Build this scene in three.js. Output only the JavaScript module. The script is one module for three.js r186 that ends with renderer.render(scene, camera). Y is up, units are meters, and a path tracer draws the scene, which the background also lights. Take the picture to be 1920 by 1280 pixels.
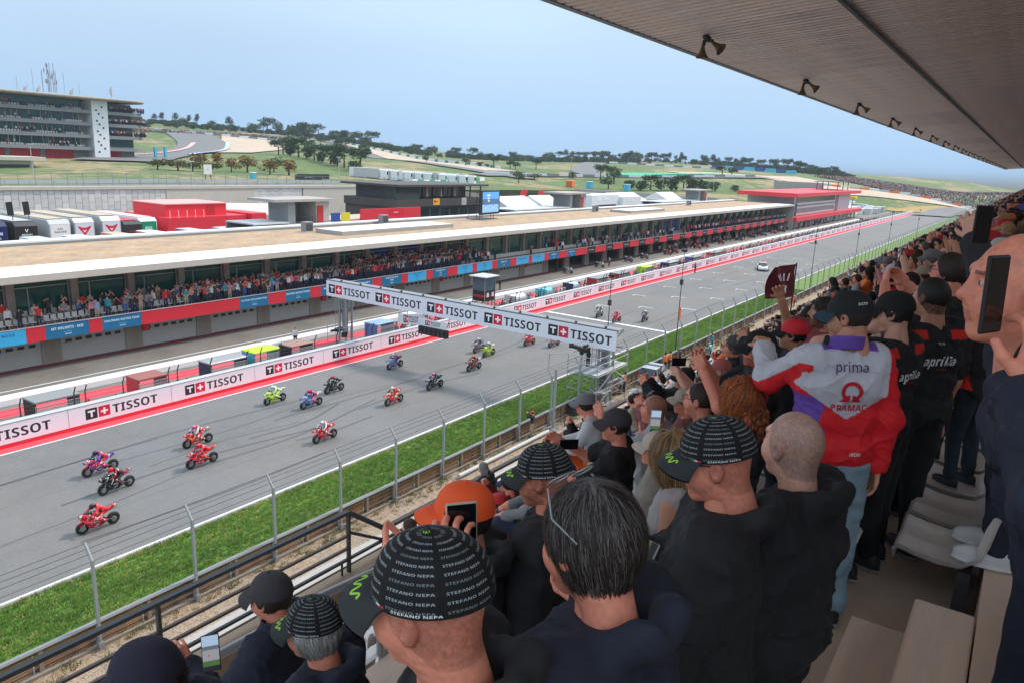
import * as THREE from 'three';
import { mergeGeometries } from 'three/addons/utils/BufferGeometryUtils.js';
import { RoundedBoxGeometry } from 'three/addons/geometries/RoundedBoxGeometry.js';

// ---------------------------------------------------------------- camera, sky, sun, exposure
const scene = new THREE.Scene();
const camera = new THREE.PerspectiveCamera(49.33, 1.5, 0.05, 4000);
camera.position.set(0, 18, 0);
camera.quaternion.setFromRotationMatrix(new THREE.Matrix4().makeBasis(
  new THREE.Vector3(0.82101, 0.03934, -0.56955), new THREE.Vector3(-0.16607, 0.97094, -0.17232), new THREE.Vector3(0.54622, 0.23606, 0.80369)));
const renderer = new THREE.WebGLRenderer({ antialias: true });
renderer.toneMapping = THREE.LinearToneMapping;
renderer.toneMappingExposure = 2.15;
renderer.shadowMap.enabled = true;
const SUN = new THREE.Vector3(0.30, 1.0, -0.95).normalize();
{ // overcast sky: thin bright cloud, bluer and dimmer toward the horizon, brighter toward the zenith
  const W = 512, H = 256, d = new Float32Array(W * H * 4);
  const hash = (i, j) => { const s = Math.sin(i * 127.1 + j * 311.7) * 43758.5453; return s - Math.floor(s); };
  const vn = (x, y, px) => { const i = Math.floor(x), j = Math.floor(y), f = x - i, g = y - j, u = f * f * (3 - 2 * f), v = g * g * (3 - 2 * g), w = (a) => ((a % px) + px) % px;
    return (hash(w(i), j) * (1 - u) + hash(w(i + 1), j) * u) * (1 - v) + (hash(w(i), j + 1) * (1 - u) + hash(w(i + 1), j + 1) * u) * v; };
  for (let r = 0; r < H; r++) for (let c = 0; c < W; c++) {
    const el = ((r + 0.5) / H - 0.5) * Math.PI, s = Math.max(0, Math.sin(el)), t = Math.min(1, s / 0.42), k = (r * W + c) * 4;
    const cl = 0.90 + 0.20 * (0.65 * vn(c / W * 14, el * 9, 14) + 0.35 * vn(c / W * 40, el * 24, 40));
    const up = 1 + 0.9 * Math.max(0, (s - 0.30) / 0.70);
    const mix = (a, b) => (a + (b - a) * Math.pow(t, 0.8)) * cl * up;
    d[k] = mix(0.175, 0.40); d[k + 1] = mix(0.275, 0.475); d[k + 2] = mix(0.405, 0.555); d[k + 3] = 1;
    if (el < 0) { d[k] = 0.12; d[k + 1] = 0.12; d[k + 2] = 0.11; }
  }
  const t = new THREE.DataTexture(d, W, H, THREE.RGBAFormat, THREE.FloatType);
  t.mapping = THREE.EquirectangularReflectionMapping; t.magFilter = THREE.LinearFilter; t.minFilter = THREE.LinearFilter; t.wrapS = THREE.RepeatWrapping; t.needsUpdate = true;
  scene.background = t; scene.environment = t;
}
const sun = new THREE.DirectionalLight(0xfff1e0, 1.7);
sun.position.copy(SUN).multiplyScalar(200).add(new THREE.Vector3(-40, 0, -60)); sun.target.position.set(-40, 0, -60);
sun.castShadow = true; sun.shadow.radius = 14; sun.shadow.mapSize.set(4096, 4096);
Object.assign(sun.shadow.camera, { left: -150, right: 150, top: 150, bottom: -150, near: 1, far: 600 });
scene.add(sun, sun.target);
scene.fog = new THREE.FogExp2(0xd4e2ee, 0.00016);

// ---------------------------------------------------------------- helpers
let seed = 12345;
const rnd = () => { seed = (seed + 0x6D2B79F5) | 0; let t = Math.imul(seed ^ (seed >>> 15), 1 | seed); t = (t + Math.imul(t ^ (t >>> 7), 61 | t)) ^ t; return ((t ^ (t >>> 14)) >>> 0) / 4294967296; };
const rr = (a, b) => a + (b - a) * rnd(), pick = (a) => a[Math.floor(rnd() * a.length)];
const V = (x, y, z) => new THREE.Vector3(x, y, z);
const clamp = (x, a, b) => Math.min(b, Math.max(a, x)), sm = (t) => { t = clamp(t, 0, 1); return t * t * (3 - 2 * t); }, lerp = (a, b, t) => a + (b - a) * t;
const taken = {};
function numbered(n) { const k = (taken[n] = (taken[n] ?? -1) + 1); return k ? `${n}_${String(k).padStart(3, '0')}` : n; }
function tag(o, label, category, group, kind) { Object.assign(o.userData, { label }); if (category) o.userData.category = category; if (group) o.userData.group = group; if (kind) o.userData.kind = kind; return o; }
function thing(name, label, category, group, pos = [0, 0, 0], ry = 0) { const g = new THREE.Group(); g.name = numbered(name); g.position.set(...pos); g.rotation.y = ry; scene.add(g); return tag(g, label, category, group); }
function add(parent, name, geo, mat, label) { const m = new THREE.Mesh(geo, mat); m.name = name; m.castShadow = m.receiveShadow = true; (parent || scene).add(m); if (label) m.userData.label = label; return m; }
function structure(name, geo, mat, label) { const m = add(null, numbered(name), geo, mat); m.userData.kind = 'structure'; if (label) m.userData.label = label; return m; }
function stuff(name, obj, label) { obj.name = numbered(name); obj.userData.kind = 'stuff'; obj.userData.label = label; scene.add(obj); return obj; }
function clone(o, label, group) { const c = o.clone(); c.name = numbered(o.name.replace(/_\d{3}$/, '')); c.userData = { ...o.userData }; if (label) c.userData.label = label; if (group) c.userData.group = group; scene.add(c); return c; }
// geometries
const bx = (w, h, d, x = 0, y = 0, z = 0) => new THREE.BoxGeometry(w, h, d).translate(x, y, z);
const span = (x0, x1, y0, y1, z0, z1) => uvm(bx(Math.abs(x1 - x0), Math.abs(y1 - y0), Math.abs(z1 - z0), (x0 + x1) / 2, (y0 + y1) / 2, (z0 + z1) / 2));
const rbx = (w, h, d, r, x = 0, y = 0, z = 0, s = 2) => new RoundedBoxGeometry(w, h, d, s, r).translate(x, y, z);
const UP = V(0, 1, 0);
function tube(a, b, r, n = 6, r2 = r) { const A = V(...a), B = V(...b), D = B.clone().sub(A), L = D.length(); return new THREE.CylinderGeometry(r2, r, L, n).translate(0, L / 2, 0).applyQuaternion(new THREE.Quaternion().setFromUnitVectors(UP, D.normalize())).translate(...a); }
function uvm(g) { const p = g.attributes.position, n = g.attributes.normal, u = new Float32Array(p.count * 2);
  for (let i = 0; i < p.count; i++) { const ax = Math.abs(n.getX(i)), ay = Math.abs(n.getY(i)), az = Math.abs(n.getZ(i)); if (ay >= ax && ay >= az) { u[2 * i] = p.getX(i); u[2 * i + 1] = p.getZ(i); } else if (ax >= az) { u[2 * i] = p.getZ(i); u[2 * i + 1] = p.getY(i); } else { u[2 * i] = p.getX(i); u[2 * i + 1] = p.getY(i); } }
  g.setAttribute('uv', new THREE.BufferAttribute(u, 2)); return g; }
const mg = (l) => mergeGeometries(l.map((g) => (g.index ? g.toNonIndexed() : g)));
// a quad sheet facing up with uv in metres, subdivided n x m
function sheet(x0, x1, z0, z1, y, n = 1, m = 1) { const g = new THREE.PlaneGeometry(Math.abs(x1 - x0), Math.abs(z1 - z0), n, m).rotateX(-Math.PI / 2).translate((x0 + x1) / 2, y, (z0 + z1) / 2); return uvm(g); }
// a plain rectangle facing +x (dir 1) with uv 0..1, for banners
function panelX(z0, z1, y0, y1, x) { return new THREE.PlaneGeometry(Math.abs(z1 - z0), y1 - y0).rotateY(Math.PI / 2).translate(x, (y0 + y1) / 2, (z0 + z1) / 2); }
// textures
const lin2s = (c) => Math.round(255 * clamp(c <= 0.0031308 ? c * 12.92 : 1.055 * Math.pow(c, 1 / 2.4) - 0.055, 0, 1));
function tile(period, sd) { const t = new Float32Array(period * period); let s = sd * 7919 + 13; for (let i = 0; i < t.length; i++) { s = (Math.imul(s, 1664525) + 1013904223) | 0; t[i] = (s >>> 8) / 16777216; }
  return (u, v) => { const x = u * period, y = v * period, i = Math.floor(x), j = Math.floor(y), f = x - i, g = y - j, a = f * f * (3 - 2 * f), b = g * g * (3 - 2 * g), w = (q) => ((q % period) + period) % period, T = (p, q) => t[w(q) * period + w(p)];
    return (T(i, j) * (1 - a) + T(i + 1, j) * a) * (1 - b) + (T(i, j + 1) * (1 - a) + T(i + 1, j + 1) * a) * b; }; }
function tex(size, metres, fn, mz = metres) { const d = new Uint8Array(size * size * 4); for (let y = 0; y < size; y++) for (let x = 0; x < size; x++) { const c = fn((x + 0.5) / size, (y + 0.5) / size), k = (y * size + x) * 4; d[k] = lin2s(c[0]); d[k + 1] = lin2s(c[1]); d[k + 2] = lin2s(c[2]); d[k + 3] = 255; }
  const t = new THREE.DataTexture(d, size, size); t.colorSpace = THREE.SRGBColorSpace; t.wrapS = t.wrapT = THREE.RepeatWrapping; t.magFilter = THREE.LinearFilter; t.minFilter = THREE.LinearMipmapLinearFilter; t.generateMipmaps = true; t.repeat.set(1 / metres, 1 / mz); t.needsUpdate = true; return t; }
function speckle(metres, base, amp, sd, periods = [4, 16, 64, 200], wts = [0.3, 0.25, 0.2, 0.25], size = 512, mz) { const ns = periods.map((p, i) => tile(p, sd + i)); const tint = tile(6, sd + 50);
  return tex(size, metres, (u, v) => { let s = 0; ns.forEach((n, i) => (s += wts[i] * n(u, v))); const k = 1 + amp * (s - 0.5) * 2, q = (tint(u, v) - 0.5) * amp * 0.35; return [base[0] * (k + q), base[1] * k, base[2] * (k - q)]; }, mz); }
function canvasTex(w, h, draw) { const c = document.createElement('canvas'); c.width = w; c.height = h; const x = c.getContext('2d'); draw(x, w, h); const t = new THREE.CanvasTexture(c); t.colorSpace = THREE.SRGBColorSpace; t.magFilter = THREE.LinearFilter; return t; }
// materials
const std = (r, g, b, rough = 0.7, o = {}) => { const m = new THREE.MeshStandardMaterial({ roughness: rough, side: THREE.DoubleSide, ...o }); m.color.setRGB(r, g, b); return m; };
const mapped = (map, rough = 0.85, o = {}) => new THREE.MeshStandardMaterial({ map, roughness: rough, side: THREE.DoubleSide, ...o });
const M = {
  asphalt: mapped(speckle(42, [0.150, 0.148, 0.147], 0.26, 1, [3, 11, 60, 400], [0.3, 0.25, 0.15, 0.3], 1024), 0.9),
  pitlane: mapped(speckle(8, [0.155, 0.142, 0.128], 0.35, 5, [4, 18, 60, 220]), 0.9),
  concrete: mapped(speckle(4, [0.36, 0.34, 0.32], 0.16, 9), 0.9),
  concreteDark: mapped(speckle(4, [0.33, 0.285, 0.24], 0.25, 12), 0.9),
  step: mapped(speckle(2.2, [0.53, 0.405, 0.315], 0.16, 15), 0.8),
  dirt: mapped(speckle(5, [0.30, 0.235, 0.17], 0.45, 18, [5, 22, 90, 240], [0.25, 0.25, 0.25, 0.25]), 0.98),
  grass: mapped(speckle(7, [0.12, 0.20, 0.035], 0.55, 22, [4, 20, 80, 220]), 0.95),
  field: mapped((() => { const a = tile(5, 26), b = tile(17, 27), c = tile(60, 28), d = tile(240, 29); return tex(512, 130, (u, v) => { const s = 0.4 * a(u, v) + 0.3 * b(u, v) + 0.2 * c(u, v) + 0.1 * d(u, v), m = clamp((s - 0.5) * 7, 0, 1), k = 0.65 + 0.7 * (0.5 * c(u, v) + 0.5 * d(u, v)); return [lerp(0.085, 0.24, m) * k, lerp(0.13, 0.19, m) * k, lerp(0.034, 0.095, m) * k]; }); })(), 0.95),
  trap: mapped(speckle(30, [0.46, 0.36, 0.27], 0.25, 30), 0.95),
  roofGravel: mapped(speckle(7, [0.37, 0.26, 0.17], 0.5, 34, [4, 14, 60, 230]), 0.95),
  white: std(0.74, 0.75, 0.76, 0.55), whiteRoof: mapped(speckle(11, [0.70, 0.71, 0.70], 0.09, 36), 0.6),
  cream: mapped(speckle(6, [0.50, 0.46, 0.40], 0.13, 38), 0.8),
  line: std(0.72, 0.72, 0.72, 0.7), redPaint: mapped(speckle(6, [0.66, 0.06, 0.085], 0.1, 40), 0.7),
  red: std(0.68, 0.022, 0.04, 0.5), redDeep: std(0.42, 0.012, 0.02, 0.5), teal: std(0.012, 0.13, 0.21, 0.5), sky: std(0.07, 0.42, 0.62, 0.5),
  steel: std(0.34, 0.36, 0.37, 0.45, { metalness: 0.6 }), galv: std(0.30, 0.33, 0.35, 0.5, { metalness: 0.35 }), dark: std(0.035, 0.036, 0.04, 0.6), black: std(0.012, 0.012, 0.013, 0.55), grey: std(0.22, 0.23, 0.235, 0.7), lightGrey: std(0.45, 0.46, 0.47, 0.6), roller: std(0.5, 0.49, 0.47, 0.6),
  rust: mapped(speckle(3, [0.25, 0.135, 0.07], 0.55, 44, [4, 18, 60, 200]), 0.85), post: std(0.26, 0.22, 0.18, 0.8),
  glass: std(0.014, 0.088, 0.076, 0.08, { metalness: 0.0 }), glassDark: std(0.012, 0.03, 0.032, 0.1), blue: std(0.02, 0.07, 0.30, 0.6), navy: std(0.02, 0.025, 0.09, 0.6), purple: std(0.12, 0.04, 0.36, 0.6), yellow: std(0.75, 0.62, 0.03, 0.5), lime: std(0.45, 0.72, 0.03, 0.5), orange: std(0.80, 0.17, 0.03, 0.5), cyan: std(0.05, 0.42, 0.52, 0.5), silver: std(0.48, 0.49, 0.51, 0.35, { metalness: 0.5 }), seat: std(0.52, 0.49, 0.46, 0.45), tyre: std(0.02, 0.02, 0.021, 0.8), beige: std(0.44, 0.37, 0.28, 0.8), brownDark: std(0.055, 0.047, 0.043, 0.6), trunk: std(0.09, 0.065, 0.045, 0.9),
};
// ---------------------------------------------------------------- terrain
const TP = [[-190,10.1,-74],[-176,11.4,-96],[-164,11.1,-123],[-161,10.2,-150],[-236,12.9,-107],[-230,13.2,-126],[-268,13.7,-152],[-303,14.6,-179],[-396,21.1,-267],[-421,21.1,-250],[-471,27.2,-280],[-551,34.6,-327],[-428,25.5,-308],[-507,30.8,-356],[-263,16.2,-194],[-192,11,-160],[-247,14.9,-205],[-214,13.6,-164],[-287,17,-265],[-208,10.8,-205],[-405,23.9,-374],[-208,12.9,-267],[-306,15.5,-314],[-475,28.6,-427],[-395,20,-429],[-398,17.4,-526],[-162,9.4,-186],[-165,10.6,-165],[-177,10.8,-251],[-185,11.5,-283],[-281,17.6,-431],[-256,18.6,-473],[-171,12.3,-318],[-153,14.4,-392],[-208,17.2,-531],[-163,17.3,-511],[-114,14.5,-394],[-144,8.9,-260],[-132,9,-281],[-98,9.4,-341],[-320,22.5,-679],[-384,20.4,-635],[-215,20.3,-676],[-132,15.2,-531],[-124,14.8,-587],[-117,16.1,-717],[-103,17.1,-801],[-67,16.3,-800],[-36,11,-770],[-13,9,-635],[-92,10.2,-495],[-49,4.9,-510],[-25,-0.8,-525],[-70,8.1,-510],[-41,0.7,-589],[-47,6.4,-661],[-81,10.7,-640],
  [-136,10.5,-20],[-136,10.4,-75],[-136,10.2,-110],[-136,9.7,-145],[-190,10.4,-20],[-250,13,-60],[-260,13,20],[-136,9,-200],[60,1,-640],[60,-1,-450],[140,0,-600],[160,-1,-440],[-64,0.5,-440],[200,1,-800],[-620,30,-200],[-700,28,-400],[-560,26,-600],[-450,18,-760],[40,3,-860]];
const tps = (() => { const n = TP.length, N = n + 3, A = [], U = (r2) => (r2 < 1e-6 ? 0 : 0.5 * r2 * Math.log(r2)), S = 100;
  for (let i = 0; i < N; i++) { const row = new Float64Array(N + 1); if (i < n) { for (let j = 0; j < n; j++) { const dx = (TP[i][0] - TP[j][0]) / S, dz = (TP[i][2] - TP[j][2]) / S; row[j] = U(dx * dx + dz * dz) + (i === j ? 0.02 : 0); } row[n] = 1; row[n + 1] = TP[i][0] / S; row[n + 2] = TP[i][2] / S; row[N] = TP[i][1]; } else for (let j = 0; j < n; j++) row[j] = i === n ? 1 : TP[j][i === n + 1 ? 0 : 2] / S; A.push(row); }
  for (let c = 0; c < N; c++) { let p = c; for (let r = c + 1; r < N; r++) if (Math.abs(A[r][c]) > Math.abs(A[p][c])) p = r; [A[c], A[p]] = [A[p], A[c]]; for (let r = 0; r < N; r++) if (r !== c && A[r][c]) { const f = A[r][c] / A[c][c]; for (let k = c; k <= N; k++) A[r][k] -= f * A[c][k]; } }
  const w = A.map((r, i) => r[N] / r[i]);
  return (x, z) => { let s = w[n] + w[n + 1] * x / S + w[n + 2] * z / S; for (let j = 0; j < n; j++) { const dx = (x - TP[j][0]) / S, dz = (z - TP[j][2]) / S; s += w[j] * U(dx * dx + dz * dz); } return s; }; })();
function hill(x, z) { const r = Math.hypot(x, z), T = clamp(tps(x, z), -2, 37) - Math.max(0, r - 830) * 0.09;
  if (z > -238 && x < -135) return T; const a = x > -64 ? 0 : sm((-66 - x) / 30), b = sm((-425 - z) / 50); return T * Math.max(a, b); }
function terrain(x0s, zs) { const pos = [], idx = [], uv = [], nx = x0s(0).length; zs.forEach((z, j) => x0s(z).forEach((x) => { pos.push(x, hill(x, z), z); uv.push(x, z); }));
  for (let j = 0; j + 1 < zs.length; j++) for (let i = 0; i + 1 < nx; i++) { const a = j * nx + i; idx.push(a, a + 1, a + nx, a + 1, a + nx + 1, a + nx); }
  const g = new THREE.BufferGeometry(); g.setAttribute('position', new THREE.Float32BufferAttribute(pos, 3)); g.setAttribute('uv', new THREE.Float32BufferAttribute(uv, 2)); g.setIndex(idx); g.computeVertexNormals(); return g; }
const grow = (x0, x1, n, p = 1.6) => Array.from({ length: n + 1 }, (_, i) => lerp(x0, x1, Math.pow(i / n, p))), even = (a, b, n) => Array.from({ length: n + 1 }, (_, i) => lerp(a, b, i / n));
structure('hill', terrain(() => grow(-135.3, -900, 70), even(90, -238, 50)), M.field, 'grassy slope rising behind the paddock retaining wall');
structure('hill', terrain(() => grow(-64, -900, 80, 1.5), even(-238, -425, 36)), M.field, 'grassy infield bank and hills beyond the paddock');
structure('hill', terrain(() => [...even(320, -64, 60), ...grow(-70, -900, 60, 1.4)], even(-425, -1300, 110)), M.field, 'hill beyond the first corner with spectators on it');
structure('ground', sheet(-136, 400, 200, -425, -0.05), M.dirt);
structure('ground', sheet(320, -64, -424, -470, -0.9), M.dirt);
structure('paddock_ground', span(-135.25, -82.2, -0.04, 4, 90, -238), M.pitlane, 'paved paddock terrace behind the pit building');
// ribbons draped on the terrain
function ribbon(pts, width, dy, n = 40, side = 6) { const c = new THREE.CatmullRomCurve3(pts.map(([x, z]) => V(x, 0, z))), P = c.getSpacedPoints(n), pos = [], uv = [], idx = []; let L = 0;
  P.forEach((p, i) => { const t = (P[i + 1] || p).clone().sub(P[i - 1] || p).normalize(), nx = -t.z, nz = t.x; if (i) L += p.distanceTo(P[i - 1]); for (let k = 0; k <= side; k++) { const o = (k / side - 0.5) * width, x = p.x + nx * o, z = p.z + nz * o; pos.push(x, hill(x, z) + dy, z); uv.push(o, L); } });
  for (let i = 0; i < n; i++) for (let k = 0; k < side; k++) { const a = i * (side + 1) + k; idx.push(a, a + 1, a + side + 1, a + 1, a + side + 2, a + side + 1); }
  const g = new THREE.BufferGeometry(); g.setAttribute('position', new THREE.Float32BufferAttribute(pos, 3)); g.setAttribute('uv', new THREE.Float32BufferAttribute(uv, 2)); g.setIndex(idx); g.computeVertexNormals(); return g; }
const stripes = (a, b, m) => { const t = canvasTex(64, 8, (x) => { x.fillStyle = a; x.fillRect(0, 0, 64, 8); x.fillStyle = b; x.fillRect(0, 0, 32, 8); }); t.wrapS = t.wrapT = THREE.RepeatWrapping; t.rotation = Math.PI / 2; t.repeat.set(1 / m, 1); return mapped(t, 0.7); };
const road = (pts, w, dy, mat, label, name = 'track', n) => structure(name, ribbon(pts, w, dy, n), mat, label);
road([[-225, -120], [-275, -160], [-330, -214], [-400, -262], [-480, -300]], 26, 0.5, M.asphalt, 'uphill stretch of track beyond the control building');
road([[-300, -196], [-350, -248], [-400, -300], [-425, -318]], 42, 0.45, M.trap, 'pale gravel trap beside the uphill track', 'gravel_trap');
road([[-266, -140], [-330, -205], [-392, -252]], 2.4, 0.75, stripes('#d8d8d8', '#d8344a', 6), 'red and white kerb beside the uphill track', 'kerb');
road([[-268, -170], [-322, -222], [-392, -274]], 2.4, 0.75, stripes('#dfe6ee', '#2f5fb0', 8), 'blue and white kerb beside the uphill track', 'kerb');
road([[-440, -380], [-405, -372], [-306, -312], [-240, -279], [-196, -268], [-172, -262]], 11, 0.5, M.asphalt, 'track descending past the long gravel trap');
road([[-420, -398], [-380, -380], [-300, -330], [-232, -292], [-205, -284]], 24, 0.4, M.trap, 'long pale gravel trap on the hillside', 'gravel_trap');
road([[-300, -560], [-256, -473], [-222, -400], [-190, -340], [-171, -318]], 15, 0.5, M.asphalt, 'track climbing over the green field');
road([[-190, -250], [-185, -283], [-171, -318], [-145, -352], [-114, -394], [-96, -440]], 11, 0.55, M.asphalt, 'track crossing below the green field');
road([[-172, -336], [-160, -372], [-142, -412]], 16, 0.42, std(0.03, 0.36, 0.19, 0.8), 'green painted run-off beside the field', 'run_off');
road([[-158, -392], [-130, -440], [-112, -500]], 34, 0.4, M.trap, 'pale run-off area below the blue banners', 'gravel_trap');
road([[-39, -405], [-39, -430], [-36, -470], [-14, -512], [30, -540], [90, -552]], 17, 0.5, M.asphalt, 'first corner bending away beyond the straight');
road([[-112, -455], [-78, -484], [-36, -508], [6, -538], [60, -566]], 20, 0.45, M.trap, 'wide pale gravel trap at the first corner', 'gravel_trap');
road([[-60, -436], [-52, -456], [-36, -486]], 13, 0.35, std(0.32, 0.21, 0.06, 0.9), 'dry brown verge inside the first corner', 'verge');
// ---------------------------------------------------------------- the straight
structure('track', sheet(-48.45, -30.9, 60, -424, 0, 1, 1), M.asphalt, 'grey asphalt main straight');
structure('track_line', sheet(-31.28, -31.1, 60, -424, 0.006), M.line, 'white line along the grass edge'); structure('track_line', sheet(-47.56, -47.42, 60, -424, 0.006), M.line, 'white line beside the red strip');
structure('red_strip', sheet(-48.45, -47.56, 60, -424, 0.005), M.redPaint, 'red painted strip at the foot of the pit wall');
{ const g = []; // start line and grid slots
  structure('track_line', sheet(-47.4, -31.3, -76.9, -77.4, 0.007), M.line, 'start and finish line across the straight');
  for (let i = 0; i < 24; i++) { const z = -86 - i * 3.1 - Math.floor(i / 3) * 1.6, x = -44 + (i % 3) * 4.6; g.push(sheet(x - 0.9, x + 0.9, z, z - 0.14, 0.007), sheet(x - 0.9, x - 0.78, z, z + 0.9, 0.007)); }
  const gr = structure('grid_marking', mg(g), M.line, 'white grid slot markings on the straight');
  const rub = []; for (let i = 0; i < 44; i++) { const x = rr(-45, -33), z = rr(-8, -190), L = rr(5, 22), pts = [[x, z], [x + rr(-0.5, 0.5), z - L / 2], [x + rr(-1.2, 1.2), z - L]]; rub.push(ribbon(pts, rr(0.09, 0.2), 0, 10, 1)); }
  const rg = mg(rub); { const p = rg.attributes.position; for (let i = 0; i < p.count; i++) p.setY(i, 0.0035); } structure('tyre_mark', rg, std(0.085, 0.085, 0.09, 0.85), 'dark rubber marks on the asphalt'); }
{ const j = [-44.2, -40.1, -36.0].map((x) => sheet(x - 0.02, x + 0.02, 60, -424, 0.002)); structure('paving_seam', mg(j), std(0.11, 0.108, 0.108, 0.9), 'thin darker paving seams along the straight'); }
structure('signal_walkway', sheet(-48.9, -57.9, 60, -424, 0.004), M.pitlane, 'asphalt walkway behind the pit wall');
structure('red_strip', sheet(-54.1, -55.8, 60, -230, 0.01), M.redPaint, 'red painted strip on the walkway');
structure('pit_lane', sheet(-57.9, -66, 60, -424, 0.004), M.pitlane, 'weathered asphalt pit lane');
structure('track_line', sheet(-59.95, -60.1, 60, -260, 0.01), M.line, 'white line along the pit lane'); structure('red_strip', sheet(-64.6, -65.45, 60, -250, 0.012), std(0.2, 0.03, 0.035, 0.8), 'dark red strip at the foot of the garages');
{ const t = add(null, numbered('low_wall'), span(-57.85, -56.6, 0.004, 0.42, 60, -330), M.white); tag(t, 'low white wall between signal walkway and pit lane', 'wall'); }
structure('lawn', sheet(-30.95, -26.35, 60, -424, 0.0), M.grass, 'green verge between track and guard rail');
structure('drain_channel', sheet(-26.38, -25.75, 60, -424, 0.012), M.grey, 'dark paved channel in front of guard rail');
structure('dirt_strip', sheet(-25.75, -23.6, 60, -424, 0.002), M.dirt, 'pinkish gravel strip behind the guard rail');
structure('service_path', sheet(-23.62, -9, 60, -424, 0.008), M.concrete, 'pale concrete path under the grandstand');
{ // grass blades
  const blade = new THREE.BufferGeometry(), P = []; for (let i = 0; i < 5; i++) { const a = i * 2.51, r = 0.02 + 0.02 * (i % 2), x = Math.cos(a) * 0.035, z = Math.sin(a) * 0.035, h = 0.07 + 0.03 * ((i * 7) % 3); P.push(x - r * 0.5, 0, z, x + r * 0.5, 0, z + r * 0.4, x * 2.6, h, z * 2.6); }
  blade.setAttribute('position', new THREE.Float32BufferAttribute(P, 3)); blade.computeVertexNormals();
  const N = 70000, im = new THREE.InstancedMesh(blade, std(1, 1, 1, 0.9), N), m = new THREE.Matrix4(), c = new THREE.Color(), n1 = tile(64, 71), n2 = tile(300, 72);
  for (let i = 0; i < N; i++) { const z = 4 - Math.pow(rnd(), 1.35) * 125, x = rr(-30.9, -26.4), s = rr(0.8, 1.7), a = n1(x / 30, z / 120) * 0.6 + n2(x / 30, z / 120) * 0.4, ed = Math.min(x + 30.95, -26.35 - x), dry = rnd() < 0.09 + 1.1 * Math.max(0, a - 0.58) + (ed < 0.35 ? 0.35 : 0); m.makeRotationY(rnd() * 6.3).scale(V(s, s * rr(0.7, 1.3), s)).setPosition(x, 0, z); im.setMatrixAt(i, m); const k = 0.7 + a * 0.7; im.setColorAt(i, dry ? c.setRGB(0.34 * k, 0.29 * k, 0.09 * k) : c.setRGB(0.14 * k, 0.28 * k, 0.035 * k)); }
  stuff('grass', im, 'short green grass along the straight');
  const W = 5000, im2 = new THREE.InstancedMesh(blade, std(1, 1, 1, 0.9), W); for (let i = 0; i < W; i++) { const z = 2 - rnd() * 90, x = -25.7 + Math.pow(rnd(), 2.2) * 1.1, s = rr(0.7, 2.0); if (n1(x / 9, z / 40) < 0.45) { m.makeScale(0, 0, 0); } else m.makeRotationY(rnd() * 6.3).scale(V(s, s, s)).setPosition(x, 0, z); im2.setMatrixAt(i, m); im2.setColorAt(i, rnd() < 0.5 ? c.setRGB(0.15, 0.16, 0.04) : c.setRGB(0.25, 0.19, 0.07)); }
  stuff('weeds', im2, 'straggling weeds at the foot of the guard rail');
  const st = new THREE.IcosahedronGeometry(0.03, 0), S = 26000, im3 = new THREE.InstancedMesh(st, std(1, 1, 1, 0.95), S); for (let i = 0; i < S; i++) { const z = 2 - Math.pow(rnd(), 1.4) * 70, x = rr(-25.6, -23.55), s = rr(0.4, 1.25); m.makeRotationY(rnd() * 6.3).scale(V(s, s * 0.6, s)).setPosition(x, 0.006, z); im3.setMatrixAt(i, m); const k = rr(0.5, 1.15); im3.setColorAt(i, c.setRGB(0.40 * k, 0.30 * k, 0.23 * k)); }
  stuff('gravel', im3, 'loose pinkish stones behind the guard rail');
}
// ---------------------------------------------------------------- lettering
function logoTissot(x, X, Y, h) { // black T square, red cross square, word
  x.fillStyle = '#25222b'; x.fillRect(X, Y, h, h); x.fillStyle = '#f2eef2'; x.fillRect(X + h * 0.2, Y + h * 0.2, h * 0.62, h * 0.16); x.fillRect(X + h * 0.43, Y + h * 0.2, h * 0.17, h * 0.62);
  const c = X + h * 1.1; x.fillStyle = '#d2143c'; x.fillRect(c, Y, h, h); x.fillStyle = '#f6eef0'; x.fillRect(c + h * 0.2, Y + h * 0.41, h * 0.6, h * 0.18); x.fillRect(c + h * 0.41, Y + h * 0.2, h * 0.18, h * 0.6);
  x.fillStyle = '#25222b'; x.font = `bold ${Math.round(h * 1.12)}px sans-serif`; x.textBaseline = 'alphabetic'; x.textAlign = 'left'; x.save(); x.translate(X + h * 2.3, Y + h * 0.93); const w = x.measureText('TISSOT').width; x.scale((h * 4.15) / w, 1); x.fillText('TISSOT', 0, 0); x.restore(); }
const bannerMat = (bg, w = 1024, h = 192, H = 0.62) => mapped(canvasTex(w, h, (x) => { x.fillStyle = bg; x.fillRect(0, 0, w, h); const L = h * H; logoTissot(x, (w - L * 6.45) / 2, (h - L) / 2, L); }), 0.55);
const tissotWall = bannerMat('#ece2ea', 1024, 186, 0.6), tissotGantry = bannerMat('#dfe1ea', 1024, 244, 0.58), tissotSmall = bannerMat('#d7d8dc', 512, 64, 0.7);
const board = (txt, bg, fg, w = 512, h = 192, sub) => mapped(canvasTex(w, h, (x) => { x.fillStyle = bg; x.fillRect(0, 0, w, h); x.fillStyle = fg; x.textAlign = 'center'; x.textBaseline = 'middle'; const ls = txt.split('|'); const fs = Math.min(h * (ls.length > 1 ? 0.2 : 0.25), (w * 1.55) / Math.max(...ls.map((l) => l.length))); x.font = `bold ${Math.round(fs)}px sans-serif`; ls.forEach((l, i) => x.fillText(l, w / 2, h * (sub ? 0.34 : 0.5) + (i - (ls.length - 1) / 2) * fs * 1.15)); if (sub) { x.fillRect(w * 0.4, h * 0.6, w * 0.2, h * 0.012); x.font = `italic bold ${Math.round(h * 0.15)}px sans-serif`; x.fillText(sub, w / 2, h * 0.76); } }), 0.55);
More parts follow.
